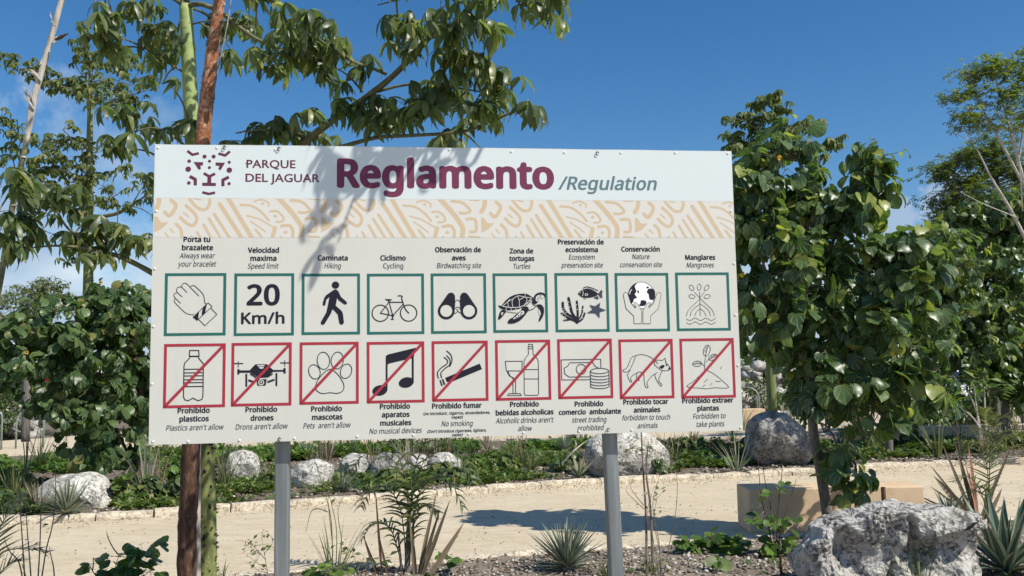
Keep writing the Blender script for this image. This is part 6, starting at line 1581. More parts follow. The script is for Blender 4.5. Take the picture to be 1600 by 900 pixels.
feather('feathery_tree', 'light green feathery tree with long pale bare branches at the upper right', bf,
    [([(1612, 720, 16.5), (1618, 560, 16.5), (1618, 430, 16.5), (1610, 330, 16.5), (1580, 210, 16.3), (1552, 110, 16.2)], [0.09, 0.075, 0.06, 0.04, 0.022, 0.008]), ([(1616, 400, 16.5), (1580, 330, 16.3), (1550, 280, 16.1), (1530, 240, 16), (1510, 205, 16)], [0.035, 0.03, 0.02, 0.012, 0.005]), ([(1600, 290, 16.4), (1560, 215, 16.3), (1530, 160, 16.2), (1515, 120, 16.1)], [0.03, 0.022, 0.014, 0.006]),
     ([(1570, 205, 16.3), (1535, 190, 16), (1505, 158, 15.9)], [0.014, 0.01, 0.005]), ([(1590, 260, 16.4), (1602, 180, 16.2), (1612, 110, 16)], [0.025, 0.015, 0.007]), ([(1598, 330, 16.4), (1592, 250, 16.1), (1578, 180, 16)], [0.014, 0.01, 0.005]), ([(1520, 220, 16), (1500, 212, 16), (1480, 195, 16)], [0.008, 0.006, 0.003]), ([(1590, 340, 16.3), (1540, 320, 16), (1500, 300, 16)], [0.012, 0.008, 0.004]), ([(1618, 420, 16.5), (1660, 300, 16.5), (1690, 180, 16.5)], [0.04, 0.025, 0.01])],
    [(1520, 115, 18, 14, 16.1, .4, 6), (1545, 105, 16, 12, 16.1, .4, 6), (1510, 150, 12, 8, 16, .3, 3), (1550, 150, 22, 18, 16.1, .5, 5), (1590, 110, 22, 22, 16, .5, 8), (1612, 90, 16, 20, 16, .5, 5), (1585, 150, 20, 18, 16, .5, 6), (1505, 182, 12, 8, 16, .3, 4), (1530, 190, 16, 10, 16, .4, 3), (1560, 190, 18, 14, 16.1, .5, 4), (1600, 190, 20, 24, 16, .5, 6), (1680, 180, 50, 60, 16.5, .8, 8), (1490, 152, 8, 6, 16, .2, 2)], 1250, 0.17, 41)
bf2 = P(1555, 700, 21); bf2.z = 0
feather('feathery_tree', 'darker feathery tree mounding up behind the bare branched one at the right', bf2,
    [([(1555, 690, 21), (1556, 560, 21), (1558, 420, 21), (1560, 320, 21), (1555, 240, 21)], [0.12, 0.11, 0.08, 0.05, 0.02]), ([(1558, 440, 21), (1520, 360, 20.7), (1490, 300, 20.5), (1472, 270, 20.4)], [0.06, 0.04, 0.025, 0.01]), ([(1558, 430, 21), (1610, 350, 21), (1650, 280, 21)], [0.06, 0.04, 0.012])],
    [(1490, 370, 40, 30, 20.6, .8, 7), (1540, 400, 50, 40, 20.8, .9, 8), (1480, 310, 22, 22, 20.5, .6, 4), (1478, 268, 20, 14, 20.4, .5, 5), (1500, 250, 18, 10, 20.5, .5, 4), (1535, 240, 28, 22, 20.8, .8, 9), (1515, 290, 26, 22, 20.6, .8, 8), (1560, 270, 34, 28, 21, 1, 10), (1600, 280, 34, 34, 21, 1, 10), (1540, 320, 40, 26, 21, 1, 10), (1500, 330, 24, 18, 20.7, .7, 5), (1590, 330, 40, 26, 21, 1, 8), (1470, 330, 12, 10, 20.6, .4, 2), (1650, 300, 50, 50, 21, 1, 8), (1560, 380, 60, 40, 21, 1, 9)], 4200, 0.2, 43, 'olive_leaf', 'bark_grey')

# --- belt of trees closing the view
belt = []
rr = random.Random(99)
for i in range(30):
    a = -0.80 + 1.6 * (i + rr.uniform(0.2, .8)) / 30
    Y = rr.uniform(40, 60); x = math.tan(a) * Y; h = rr.uniform(2.7, 4.0)
    if i > 22: h += 1.0
    b0 = Vector((x, Y, 0)); t = thing('distant_tree', b0, 'leafy tree in the belt far beyond the paths', 'tree', 'trees in the belt far beyond the paths')
    g = Geo(b0); g.tube([b0, b0 + Vector((0.1, 0, h * 0.4)), b0 + Vector((0, 0, h * 0.75))], [0.14, 0.1, 0.04], 7); g.build('trunk', M['bark_grey'], t)
    ms, wh = [], []; blobs = [(b0 + Vector((rr.uniform(-1.6, 1.6), rr.uniform(-1, 1), h * rr.uniform(.25, .85))), rr.uniform(.7, 1.2)) for _ in range(8)]
    for j in range(1500):
        c, r = rr.choice(blobs); d = Vector((rr.gauss(0, 1), rr.gauss(0, 1), rr.gauss(0, 1))).normalized()
        p = c + Vector((d.x * r * 1.3, d.y * r, d.z * r * .8)) * (rr.random() ** .3)
        if p.z < 0.1: continue
        ms.append(orient(p, d + Vector((rr.gauss(0, .4), rr.gauss(0, .4), .5)), (rr.gauss(0, 1), rr.gauss(0, 1), -.5), rr.uniform(.16, .32))); wh.append(0)
    merged('foliage', [t_simple(0.7)], ms, wh, M['bush_leaf' if i % 3 else 'round_leaf'], t, b0)
ORD = 'first second third fourth fifth sixth seventh eighth ninth tenth eleventh twelfth thirteenth fourteenth fifteenth sixteenth seventeenth eighteenth nineteenth twentieth'.split()
def ordinal(n):
    if n < 20: return ORD[n]
    tens = ('twenty', 'thirty', 'forty', 'fifty')[(n + 1) // 10 - 2]; u = (n + 1) % 10
    return tens + '-' + ORD[u - 1] if u else {'twenty': 'twentieth', 'thirty': 'thirtieth', 'forty': 'fortieth', 'fifty': 'fiftieth'}[tens]
# a nearer row of bushes just behind the second path
def bush(name, label, px, Y, w, h, n, s, mat, seed, temps=None, cat='bush', group=None, z0=0.0, nobj=0, y_px=None):
    p = P(px, 650, Y); b0 = Vector((p.x, Y, z0)); rr = random.Random(seed)
    t = thing(name, b0, label, cat, group); temps = temps or [t_simple(0.62)]
    g = Geo(b0); ms, wh = [], []; hubs = []
    for j in range(max(4, int(w * 10))):
        e = b0 + Vector((rr.uniform(-.8, .8) * w, rr.uniform(-.6, .6) * w, h * rr.uniform(.35, .9))); a = b0 + Vector((rr.uniform(-.1, .1) * w, 0, -.03))
        g.tube([a, a.lerp(e, .5) + Vector((0, 0, .08 * h)), e], [s * .12, s * .08, s * .04], 5, cap=False); hubs.append(e)
    for i in range(n):
        c = rr.choice(hubs); d = Vector((rr.gauss(0, 1), rr.gauss(0, 1), rr.gauss(0, .8))).normalized(); p_ = c + Vector((d.x * w * .35, d.y * w * .35, d.z * h * .3)) * rr.random() ** .4
        if p_.z < z0 + .02: continue
        ms.append(orient(p_, d + Vector((0, 0, .7)) + SUNV * .3, Vector((d.x, d.y, -.4)), s * rr.uniform(.6, 1.15))); wh.append(rr.randrange(len(temps)))
    g.build('stems', M['stick'], t, kind='stuff')
    place_leaves(t, b0, temps, ms, wh, M[mat], nobj, minpx=9)
    return t
for i, (px, Y, w, h) in enumerate([(-60, 31, 1.6, 2.6), (60, 33, 1.5, 2.6), (130, 31, 1.5, 2.4), (230, 33, 1.6, 2.6), (330, 31, 1.6, 2.3), (450, 33, 1.6, 2.2), (560, 30, 1.6, 2.3), (680, 32, 1.6, 2.5), (800, 31, 1.7, 2.3), (920, 33, 1.6, 2.4), (1040, 36, 1.6, 2.5), (1130, 38, 1.6, 2.8), (1275, 37, 1.5, 2.6), (1345, 40, 1.6, 2.6), (1415, 36, 1.4, 2.2), (1560, 42, 1.7, 2.8), (1660, 38, 1.7, 3.0)]):
    bush('bush', ('dark' if i % 2 else 'olive green') + ' bush, ' + ordinal(i) + ' from the left along the far side of the second path', px, Y, w, h, 1500, 0.17, 'round_leaf' if i % 2 else 'bush_leaf', 200 + i, group='bushes along the far side of the second path')

for i, (px, Y, w, h, n, m) in enumerate([(1290, 24, 0.9, 1.3, 900, 'round_leaf'), (1350, 25, 1.0, 1.5, 1000, 'bush_leaf'), (1415, 24.5, 0.9, 1.4, 900, 'round_leaf'), (1465, 27, 0.8, 1.5, 800, 'bush_leaf'), (1515, 25.5, 0.7, 1.1, 700, 'round_leaf'), (1600, 27, 1.0, 1.7, 1000, 'round_leaf'), (1245, 31.5, 0.7, 1.1, 600, 'round_leaf'), (1170, 33, 0.8, 1.4, 600, 'bush_leaf'), (-20, 27, 0.8, 0.9, 600, 'bush_leaf')]):
    bush('shrub', ('dark round leaved' if m == 'round_leaf' else 'olive small leaved') + ' shrub behind the far bed, ' + ('below the right hibiscus crown', 'right of the hibiscus trunk', 'behind the thin second trunk', 'left of the white car', 'before the white car', 'at the right edge', 'right of the rubble heap', 'left of the rubble heap', 'beside the left hoop')[i], px, Y, w, h, n, 0.15, m, 260 + i, cat='shrub', group='shrubs behind the far bed')

for i, (px, Y, w, h, n, m, lab) in enumerate([(1452, 21.5, .9, 1.15, 1300, 'round_leaf', 'dark shrub filling the gap left of the pale sapling'), (1592, 21.0, 1.0, 1.25, 1500, 'bush_leaf', 'olive shrub under the dense tree at the right edge'), (1515, 22.5, .8, 0.95, 1000, 'olive_leaf', 'light green shrub behind the pale sapling stems')]):
    bush('shrub', lab, px, Y, w, h, n, 0.13, m, 290 + i, cat='shrub')

# ================================================================== LOW PLANTS
def blade_mesh(name, L, w, bend, mat, thick=0.12, seg=6, fold=0.35, tipw=0.04, peak=0.35):
    """stiff pointed leaf along +Y, bowed towards -Z; closed solid"""
    V, F, C = [], [], []; y = z_ = 0
    for i in range(seg + 1):
        t = i / seg; a = -bend * t
        hw = w / 2 * max(tipw if i < seg else 0.02, (0.55 + 0.45 * min(1, t / peak)) * (1 - max(0, (t - peak) / (1 - peak)) ** 1.6))
        V += [(-hw, y, z_ + fold * hw), (-hw * .8, y, z_ + fold * hw * .78), (0, y, z_), (hw * .8, y, z_ + fold * hw * .78), (hw, y, z_ + fold * hw), (0, y, z_ - thick * hw)]; C += [(0, 0, e_) for e_ in (1, .6, 0, .6, 1, 0.6)]
        if i < seg:
            y += L / seg * math.cos(a); z_ += L / seg * math.sin(a); b0 = i * 6
            for k in range(6): F.append((b0 + k, b0 + (k + 1) % 6, b0 + 6 + (k + 1) % 6, b0 + 6 + k))
    F.append((0, 5, 4, 3, 2, 1))
    return leafco(mesh_from(name, V, F, M[mat]), C)
def agave(name, label, base, n, L, w, mat, seed, up=0.15, spread=1.25, bend=0.25, cat='agave', group=None, sub=0):
    t = thing(name, base, label, cat, group); rr = random.Random(seed)
    ms = [blade_mesh('leaf', 1.0, w / L * k, bend * b_, mat) for k, b_ in ((1, 1), (0.85, 0.5), (1.1, 1.5), (0.95, -0.2))]
    for i in range(n):
        f_ = (i + 0.5) / n; el = PI / 2 - up - (spread * f_ ** 0.8); el += rr.gauss(0, 0.07)
        az = i * 2.39996 + rr.gauss(0, 0.12)
        d = Vector((math.cos(az) * math.cos(el), math.sin(az) * math.cos(el), math.sin(el)))
        nrm = Vector((-math.cos(az) * math.sin(el), -math.sin(az) * math.sin(el), math.cos(el)))
        l = L * rr.uniform(0.82, 1.08) * (0.75 + 0.25 * math.sin(PI * min(1, f_ * 1.3)))
        m_ = orient(Vector((math.cos(az), math.sin(az), 0)) * 0.03 * L + Vector((0, 0, 0.04 * L + 0.06 * L * (1 - f_))), nrm, d, l)
        put('leaf', ms[rr.randrange(4)], t, mat=m_)
    g = Geo(); g.tube([(0, 0, -0.05 * L), (0, 0, 0.10 * L)], [0.09 * L, 0.05 * L], 8); me = mesh_from('heart', g.V, g.F, M['agave_dark']); put('heart', me, t)
    return t
def GP(x, y, z=0.03):
    p = G(x, y, z); return p
agave('agave', 'narrow leaved grey green agave rosette standing between the two steel posts', GP(886, 890), 95, 0.44, 0.030, 'agave_leaf', 1, up=0.0, spread=1.55, bend=0.15)
agave('agave', 'broad leaved agave beside the big pitted boulder at the lower right corner', GP(1572, 900), 46, 0.62, 0.098, 'agave_dark', 2, up=0.0, spread=1.5, bend=0.2)
agave('agave', 'spiky blue green agave in front of the white boulder at the left', GP(103, 806, 0.06), 60, 0.46, 0.045, 'agave_leaf', 3, up=0.0, spread=1.5, bend=0.1)
agave('agave', 'small agave on the far kerb just right of the left post', GP(538, 770, 0.06), 44, 0.34, 0.036, 'agave_leaf', 4, up=0.0, spread=1.5, bend=0.15)
agave('agave', 'pale yellowish agave close left of the right steel post', GP(905, 749, 0.06), 18, 0.42, 0.055, 'agave_pale', 5, up=0.1, spread=1.3, bend=0.3)
agave('agave', 'small agave peeping over the big pitted boulder', P(1484, 818, 7.6), 20, 0.27, 0.034, 'agave_leaf', 6, up=0.0, spread=1.2, bend=0.1)
agave('agave', 'agave tuft by the cream boulder under the sign edge', GP(478, 716, 0.06), 30, 0.42, 0.04, 'agave_leaf', 7, up=0.0, spread=1.3, bend=0.1)
agave('agave', 'small agave right of the dry stalks below the sign', GP(882, 706, 0.06), 30, 0.42, 0.04, 'agave_leaf', 8, up=0.0, spread=1.4, bend=0.15)

def tuft(name, label, base, n, L, w, mat, seed, spread=0.5, bend=1.0, cat='grass tuft', group=None, kindname='blades', rad=0.05):
    t = thing(name, base, label, cat, group); rr = random.Random(seed); g = Geo()
    for i in range(n):
        az = rr.uniform(0, 2 * PI); sp = abs(rr.gauss(0, spread)); l = L * rr.uniform(0.5, 1.1); bd = bend * rr.uniform(0.2, 1.2); ww = w * rr.uniform(.7, 1.2)
        p = Vector((math.cos(az), math.sin(az), 0)) * rad * rr.random() ** .5 + Vector((0, 0, -.01)); h = Vector((math.cos(az), math.sin(az), 0)); side = Vector((-h.y, h.x, 0)); th = PI / 2 - sp
        V = []; seg = 5
        side = (side + Vector((rr.gauss(0, .6), rr.gauss(0, .6), 0))).normalized()
        for k in range(seg + 1):
            hw = ww * 0.5 * (1 - (k / seg) ** 1.5) + 0.0006
            V += [p - side * hw, p + side * hw]; a = th - bd * (k / seg) ** 1.3
            p = p + (h * math.cos(a) + Vector((0, 0, math.sin(a)))) * l / seg
        g.add(V, [(2 * k, 2 * k + 1, 2 * k + 3, 2 * k + 2) for k in range(seg)])
    me = mesh_from(kindname, g.V, g.F, M[mat]); put(kindname, me, t, kind='stuff')
    return t
def blades(t, specs, mat, w, seed, name='leaf'):
    """individually placed long leaves: (px0,py0,px1,py1,bow,Y)"""
    rr = random.Random(seed)
    for (x0, y0, x1, y1, bow, Y, *ww) in specs:
        a, b_ = P(x0, y0, Y), P(x1, y1, Y + rr.uniform(-.12, .12)); L = (b_ - a).length; d = (b_ - a) / L
        me = blade_mesh(name, 1, (ww[0] if ww else w) / L, bow, mat, seg=5, tipw=0.5, peak=0.3)
        nr = Vector((rr.uniform(-.3, .3), -1, rr.uniform(0, .4)))
        put(name, me, t, mat=orient(a - t.location, nr, d, L))

# cut palm / yucca with pink tips by the middle
def frond(t, pts, n, ll, seed, mat='palm_leaf', droop=0.5, w=0.012, name='frond', rachis=0.006):
    rr = random.Random(seed); w_ = smooth_path(pts, 6); g = Geo(t.location); g.tube(w_, lerp_list([rachis, rachis * 0.3], len(w_)), 5, cap=False)
    L = len(w_) - 1
    for i in range(n):
        f_ = 0.22 + 0.78 * (i / (n - 1)); k = min(int(f_ * L), L - 1); p = w_[k].lerp(w_[k + 1], f_ * L - k); ax = (w_[k + 1] - w_[k]).normalized()
        sd = ax.cross(Vector((0, 0, 1)))
        if sd.length < .15: sd = ax.cross(Vector((0, 1, 0)))
        sd.normalize(); upv = sd.cross(ax).normalized()
        for s in (-1, 1):
            l = ll * rr.uniform(.8, 1.1) * math.sin(PI * (0.22 + 0.68 * f_)) ** .6
            d = (ax * rr.uniform(.45, .7) + sd * s * .9 + upv * rr.uniform(-.05, .35)).normalized(); q = p; V = []; seg = 4; hw0 = w * .5
            wd = d.cross(upv).normalized()
            for j in range(seg + 1):
                hw = hw0 * (1, 1.2, 1, .6, .05)[j]; V += [q - wd * hw, q + wd * hw]; q = q + d * l / seg; d = (d + Vector((0, 0, -droop * .28))).normalized()
            g.add(V, [(2 * j, 2 * j + 1, 2 * j + 3, 2 * j + 2) for j in range(seg)])
    return g.build(name, M[mat], t)
pb = GP(636, 897); YP = pb.y
t = thing('young_palm', pb, 'young feather palm with dark green fronds and grey stem left of the middle agave', 'palm')
for i, pp in enumerate([[(636, 897), (638, 830), (638, 770), (622, 728), (592, 706), (562, 716), (548, 738)], [(637, 897), (640, 820), (648, 760), (668, 712), (700, 694), (726, 716), (738, 752)], [(634, 897), (632, 840), (624, 790), (606, 764), (582, 764), (564, 790)], [(638, 897), (645, 820), (655, 772), (676, 748), (704, 754), (722, 790)],
      [(636, 897), (641, 800), (648, 735), (664, 690), (688, 668), (704, 676)], [(632, 897), (622, 860), (612, 830), (598, 816), (580, 820), (566, 842)], [(638, 897), (638, 800), (630, 735), (612, 690), (588, 672), (570, 684)], [(638, 897), (644, 840), (652, 800), (668, 790), (684, 800)]]):
    rr = random.Random(i); jx = rr.uniform(-1, 1); frond(t, [P(x, y, YP + 0.07 * j * jx) for j, (x, y) in enumerate(pp)], 17, 0.24, i, droop=1.0, w=0.015)
for (x0, x1, y1, r) in ((636, 640, 790, 0.026), (628, 622, 830, 0.012), (645, 646, 800, 0.012)):
    g = Geo(pb); a, b_ = P(x0, 900, YP), P(x1, y1, YP); g.tube([a, a.lerp(b_, .5), b_], [r, r * .85, r * .6], 8); g.build('stem', M['bark_grey'], t)
yb = GP(664, 899)
t = thing('cut_yucca', yb, 'cluster of cut long leaves with pinkish brown tips between palm and agave', 'yucca')
blades(t, [(654, 897, 680, 768, 0.05, 7.2), (660, 898, 704, 779, 0.05, 7.15, 0.036), (657, 898, 690, 800, -0.3, 7.22), (672, 898, 731, 822, 0.12, 7.1, 0.045), (648, 897, 643, 838, 0, 7.2), (650, 897, 640, 812, 0, 7.25), (662, 898, 676, 840, 0.1, 7.2)], 'pink_stalk', 0.032, 3)
y2 = GP(596, 897)
t = thing('cut_yucca', y2, 'sparse dark sticks and cut leaves left of the young palm', 'yucca')
blades(t, [(597, 898, 572, 764, 0.03, 7.2, 0.022), (590, 897, 556, 846, 0.2, 7.1, 0.03), (605, 896, 590, 830, 0.1, 7.2, 0.02)], 'bark_dark', 0.02, 4)
y3 = G(1528, 818); y3.z = 0.02
t = thing('cut_yucca', y3, 'tall cut yucca with pinkish tips rising behind the big pitted boulder', 'yucca')
Y3 = y3.y
blades(t, [(1522, 815, 1477, 692, 0.03, Y3, 0.05), (1525, 812, 1501, 690, 0.02, Y3, 0.05), (1527, 812, 1525, 694, 0.0, Y3, 0.055), (1520, 815, 1461, 720, 0.1, Y3, 0.04), (1518, 812, 1463, 742, 0.1, Y3, 0.09), (1530, 815, 1582, 696, -0.05, Y3, 0.04), (1522, 812, 1457, 756, 0.1, Y3, 0.04),
           (1535, 815, 1570, 740, 0.2, Y3, 0.05), (1538, 815, 1566, 752, 0.1, Y3, 0.05), (1518, 814, 1505, 775, 0.1, Y3, 0.035), (1530, 814, 1518, 720, 0, Y3, 0.04), (1515, 815, 1426, 760, 0.5, Y3, 0.025), (1540, 815, 1612, 770, 0.7, Y3, 0.025), (1512, 815, 1422, 770, 0.2, Y3, 0.03), (1540, 812, 1568, 762, 0.1, Y3, 0.06)], 'pink_stalk', 0.05, 6)
t = thing('young_palm', G(1545, 822, 0.02), 'slender palm seedling with feathery tips among the cut yucca leaves at the right', 'palm')
for i, pp in enumerate([[(1545, 822), (1544, 760), (1540, 720), (1520, 700), (1500, 712)], [(1545, 822), (1546, 740), (1548, 700), (1560, 680), (1580, 690)], [(1545, 822), (1535, 775), (1520, 750), (1505, 745), (1490, 752)], [(1545, 822), (1540, 770), (1530, 760), (1518, 770), (1508, 785)]]):
    frond(t, [P(x, y, t.location.y) for x, y in pp], 14, 0.2, 50 + i, 'bush_leaf', 0.3, 0.012)
# palms and tufts in the bed beyond
t = thing('young_palm', G(1552, 722, 0.05), 'small bright green palm in the far bed at the right edge', 'palm')
for i, pp in enumerate([[(1552, 722), (1552, 690), (1556, 662), (1570, 650), (1588, 662)], [(1552, 722), (1560, 690), (1578, 672), (1600, 676), (1612, 692)], [(1552, 722), (1545, 690), (1532, 672), (1514, 676), (1502, 692)], [(1552, 722), (1550, 680), (1544, 655), (1538, 640)], [(1552, 722), (1566, 705), (1590, 696), (1610, 708)], [(1552, 722), (1540, 700), (1520, 694), (1505, 706)]]):
    frond(t, [P(x, y, t.location.y + 0.1 * (i % 3 - 1) * j / 4) for j, (x, y) in enumerate(pp)], 16, 0.34, 60 + i, 'grass', 0.5, 0.018)
t = thing('young_palm', P(-10, 950, 6.9), 'close palm frond reaching in at the lower left edge', 'palm'); 
for i, pp in enumerate([[(-30, 960), (-10, 880), (0, 830), (18, 800), (34, 782)], [(-40, 960), (-20, 900), (5, 868), (40, 862), (72, 868)], [(-30, 960), (-15, 920), (10, 890), (30, 880)]]):
    frond(t, [P(x, y, 6.9 + .05 * j) for j, (x, y) in enumerate(pp)], 22, 0.24, 70 + i, 'grass', 0.2, 0.012)
t.location.z = 0.0
TF = [('whitish green strappy tuft left of the copper trunk', 228, 782, 26, 0.95, 0.028, 'silver', 0.16, 0.5), ('wispy green tuft just right of the spiny trunk', 352, 768, 60, 0.75, 0.014, 'grass', 0.35, 0.9), ('pale spiky tuft in the bed right of the big pale boulder', 1152, 738, 30, 0.62, 0.022, 'silver', 0.5, 0.3),
      ('tall strappy tuft left of the small bright palm', 1467, 716, 16, 0.95, 0.03, 'grass', 0.3, 0.3), ('dark arching tuft under the left hibiscus', 62, 738, 30, 0.9, 0.02, 'palm_leaf', 0.35, 0.9), ('mixed wild grass tuft at the left edge of the far bed', 20, 782, 90, 0.7, 0.014, 'grass', 0.6, 0.8),
      ('dry grass tuft on the left edge of the far bed', 58, 800, 60, 0.5, 0.014, 'dry', 0.7, 0.6), ('dry brown stalk tuft below the street trading sign', 682, 728, 22, 0.75, 0.03, 'dry', 0.25, 0.2), ('reddish dry tuft beyond the boulders under the sign', 762, 706, 40, 0.8, 0.016, 'dry', 0.5, 0.5),
      ('grassy tuft behind the low boulders right of the left post', 512, 722, 40, 0.9, 0.016, 'dry', 0.4, 0.3), ('green blade tuft over the ground cover right of the dry stalks', 800, 722, 50, 0.7, 0.016, 'grass', 0.5, 0.6), ('dark fan tuft behind the grey speckled boulder', 640, 700, 40, 0.7, 0.02, 'palm_leaf', 0.6, 0.5),
      ('pale green tuft behind the grey boulder edge', 1160, 672, 40, 0.9, 0.02, 'grass', 0.5, 0.6), ('straw coloured tuft in front of the big pitted boulder', 1405, 925, 60, 0.34, 0.008, 'grass', 0.55, 0.8), ('thin green sprays at the lower right before the boulder', 1440, 930, 22, 0.5, 0.009, 'grass', 0.4, 1.2),
      ('straw tuft at the foot of the thin brown sapling', 1018, 893, 40, 0.26, 0.006, 'grass', 0.6, 0.6), ('grassy tuft left of the thin weeds by the left post', 522, 905, 26, 0.5, 0.01, 'grass', 0.35, 0.4), ('small weed tuft at the foot of the spiny trunk', 345, 905, 24, 0.2, 0.008, 'grass', 0.6, 0.6),
      ('tuft of thin grass beside the middle agave', 948, 898, 40, 0.2, 0.006, 'grass', 0.6, 0.6), ('wiry tuft by the second trunk in the far bed', 1372, 712, 50, 0.5, 0.012, 'grass', 0.5, 0.6), ('feathery green tuft left of the big pale boulder', 830, 735, 60, 0.5, 0.012, 'grass', 0.5, 0.8)]
for i, (lab, x, y, n, L, w, m, sp, bd) in enumerate(TF):
    tuft('grass_tuft', lab, GP(x, y, 0.05 if y < 830 else 0.03), n, L, w, m, 300 + i, sp, bd)
rr = random.Random(5)
fill = sorted(rr.uniform(-8, 12) for _ in range(56))
COL = {'grass': 'green', 'palm_leaf': 'dark green', 'dry': 'straw coloured', 'silver': 'whitish'}
for i in range(56):
    x = fill[i]; mt = rr.choice(['grass', 'grass', 'palm_leaf', 'dry', 'silver']); f0, f1 = FK(x) + 0.5, P2A(x) - 0.3; y = f0 + (f1 - f0) * rr.random() ** .8
    px, py, _ = proj((x, y, 0))
    tuft('grass_tuft', COL[mt] + ' wild tuft, ' + ordinal(i) + ' from the left in the bed beyond the path', (x, y, 0.05), 34, rr.uniform(.35, .75), 0.016, mt, 400 + i, rr.uniform(.3, .6), rr.uniform(.4, 1), group='wild grass tufts in the bed beyond the path')

# upright thin weeds and saplings
def weed(name, label, base_px, stems, Y, leafspec=None, mat='stick', cat='weed', r=0.005, seed=0, lm='shrub_leaf', temps=None, ls=0.05, nobj=300, ln='leaf'):
    b0 = P(base_px[0], base_px[1], Y); b0.z = 0.02
    t = thing(name, b0, label, cat); rr = random.Random(seed); paths = []
    for s in stems:
        w_ = smooth_path([P(x, y, Y + rr.uniform(-.05, .05)) for x, y in s], 5); paths.append(w_); g = Geo(b0); g.tube(w_, lerp_list([r, r * .7, r * .3], len(w_)), 6); g.build('stem', M[mat], t)
    if leafspec:
        ms, wh = [], []; temps = temps or [t_simple(0.6)]; g = Geo(b0)
        for (x, y, rx, ry, n) in leafspec:
            for i in range(n):
                p = P(x + rr.gauss(0, .5) * rx, y + rr.gauss(0, .5) * ry, Y + rr.uniform(-.12, .12)); q = near_on(paths, p); d = (p - q)
                if d.length < 1e-4: continue
                d.normalize(); g.tube([q, p], [0.0018, 0.0012], 3, cap=False)
                ms.append(orient(p, Vector((rr.gauss(0, .5), rr.gauss(0, .5) - .3, 1)), d + Vector((0, 0, -.2)), ls * rr.uniform(.6, 1.2))); wh.append(rr.randrange(len(temps)))
        g.build('twigs', M['stick'], t, kind='stuff'); place_leaves(t, b0, temps, ms, wh, M[lm], nobj, ln, minpx=9)
    return t
weed('sapling', 'thin brown sapling stem standing right of the right post, cut by the sign', (1010, 905), [[(1011, 915), (1009, 800), (1004, 720), (1001, 640)], [(1020, 880), (1016, 790), (1010, 740), (1013, 690)]], 7.15, [(1000, 700, 20, 14, 10)], 'stick', 'sapling', 0.011, 1, 'bush_leaf')
weed('weed', 'tangle of thin grey weed stems right of the brown sapling', (1034, 905), [[(1032, 905), (1030, 850), (1020, 790), (1032, 740), (1050, 700)], [(1036, 905), (1046, 850), (1056, 800), (1057, 740), (1040, 700), (1020, 670)], [(1030, 905), (1022, 850), (1012, 800), (1022, 760)], [(1034, 905), (1030, 860), (1022, 815), (1026, 780)], [(1006, 795), (990, 780), (978, 765), (990, 752)], [(1006, 790), (992, 772), (985, 760), (992, 750)]], 7.1, [(1028, 770, 12, 10, 8), (1020, 800, 14, 12, 8), (1040, 880, 10, 12, 8)], 'stick', 'weed', 0.0035, 2, 'grass')
weed('weed', 'tall thin grass like weeds right of the left post', (518, 905), [[(520, 905), (518, 820), (508, 770), (495, 730), (486, 700)], [(524, 900), (526, 830), (516, 780), (508, 750)], [(516, 900), (520, 860), (514, 800), (512, 760)], [(528, 900), (534, 850), (528, 800), (538, 775)], [(512, 800), (498, 795), (486, 800), (478, 832)], [(520, 880), (512, 860), (502, 855)]], 7.2, [(515, 775, 12, 20, 8), (527, 850, 8, 10, 5)], 'grass', 'weed', 0.0045, 3, 'grass')
weed('weed', 'small open twiggy weed just left of the left post', (418, 905), [[(420, 905), (414, 870), (409, 840), (412, 826)], [(415, 875), (398, 855), (384, 846), (366, 844)], [(417, 890), (400, 878), (384, 866)], [(413, 865), (425, 850), (424, 838)], [(418, 895), (404, 892), (396, 884)]], 7.2, [(384, 852, 16, 10, 9), (404, 860, 14, 14, 12), (414, 838, 12, 10, 8), (424, 858, 8, 10, 7), (404, 884, 14, 8, 8)], 'stick', 'weed', 0.003, 4, 'bush_leaf', ls=0.045)
weed('shrub', 'leggy shrub with dark pointed leaves in front of the sand coloured bench', (1212, 872), [[(1212, 874), (1208, 830), (1204, 790), (1195, 750), (1190, 705)], [(1215, 874), (1214, 820), (1218, 770), (1222, 735), (1218, 690)], [(1214, 870), (1220, 830), (1232, 790), (1244, 750)], [(1210, 870), (1200, 820), (1190, 780), (1186, 740), (1183, 700)], [(1216, 860), (1235, 840), (1250, 815)]], 8.1,
     [(1182, 808, 12, 12, 9), (1205, 815, 14, 14, 12), (1230, 818, 14, 12, 10), (1220, 852, 18, 14, 16), (1205, 862, 16, 10, 12), (1240, 855, 14, 10, 10), (1260, 850, 12, 8, 6), (1195, 770, 6, 20, 5), (1222, 760, 6, 20, 5)], 'bark_dark', 'shrub', 0.006, 5, 'shrub_leaf', [t_round(5, .2, .12)], 0.088)
weed('dry_weed', 'bare grey dry stems at the lower left edge', (60, 925), [[(40, 925), (36, 860), (32, 800), (30, 740)], [(50, 925), (46, 870), (42, 820), (40, 770)], [(58, 925), (62, 860), (64, 800), (67, 740)], [(62, 925), (72, 860), (82, 820), (87, 770), (85, 700)], [(86, 925), (84, 890), (80, 870), (77, 855)], [(38, 925), (30, 880), (14, 860), (6, 840)], [(46, 925), (40, 900), (34, 880)]], 6.9, [(50, 850, 30, 30, 10)], 'stick', 'weed', 0.006, 6, 'dry')
SG = [t_round(6, .12, .16, heart=.05, rs=9), t_round(6, .2, .05, heart=.0, rs=8)]
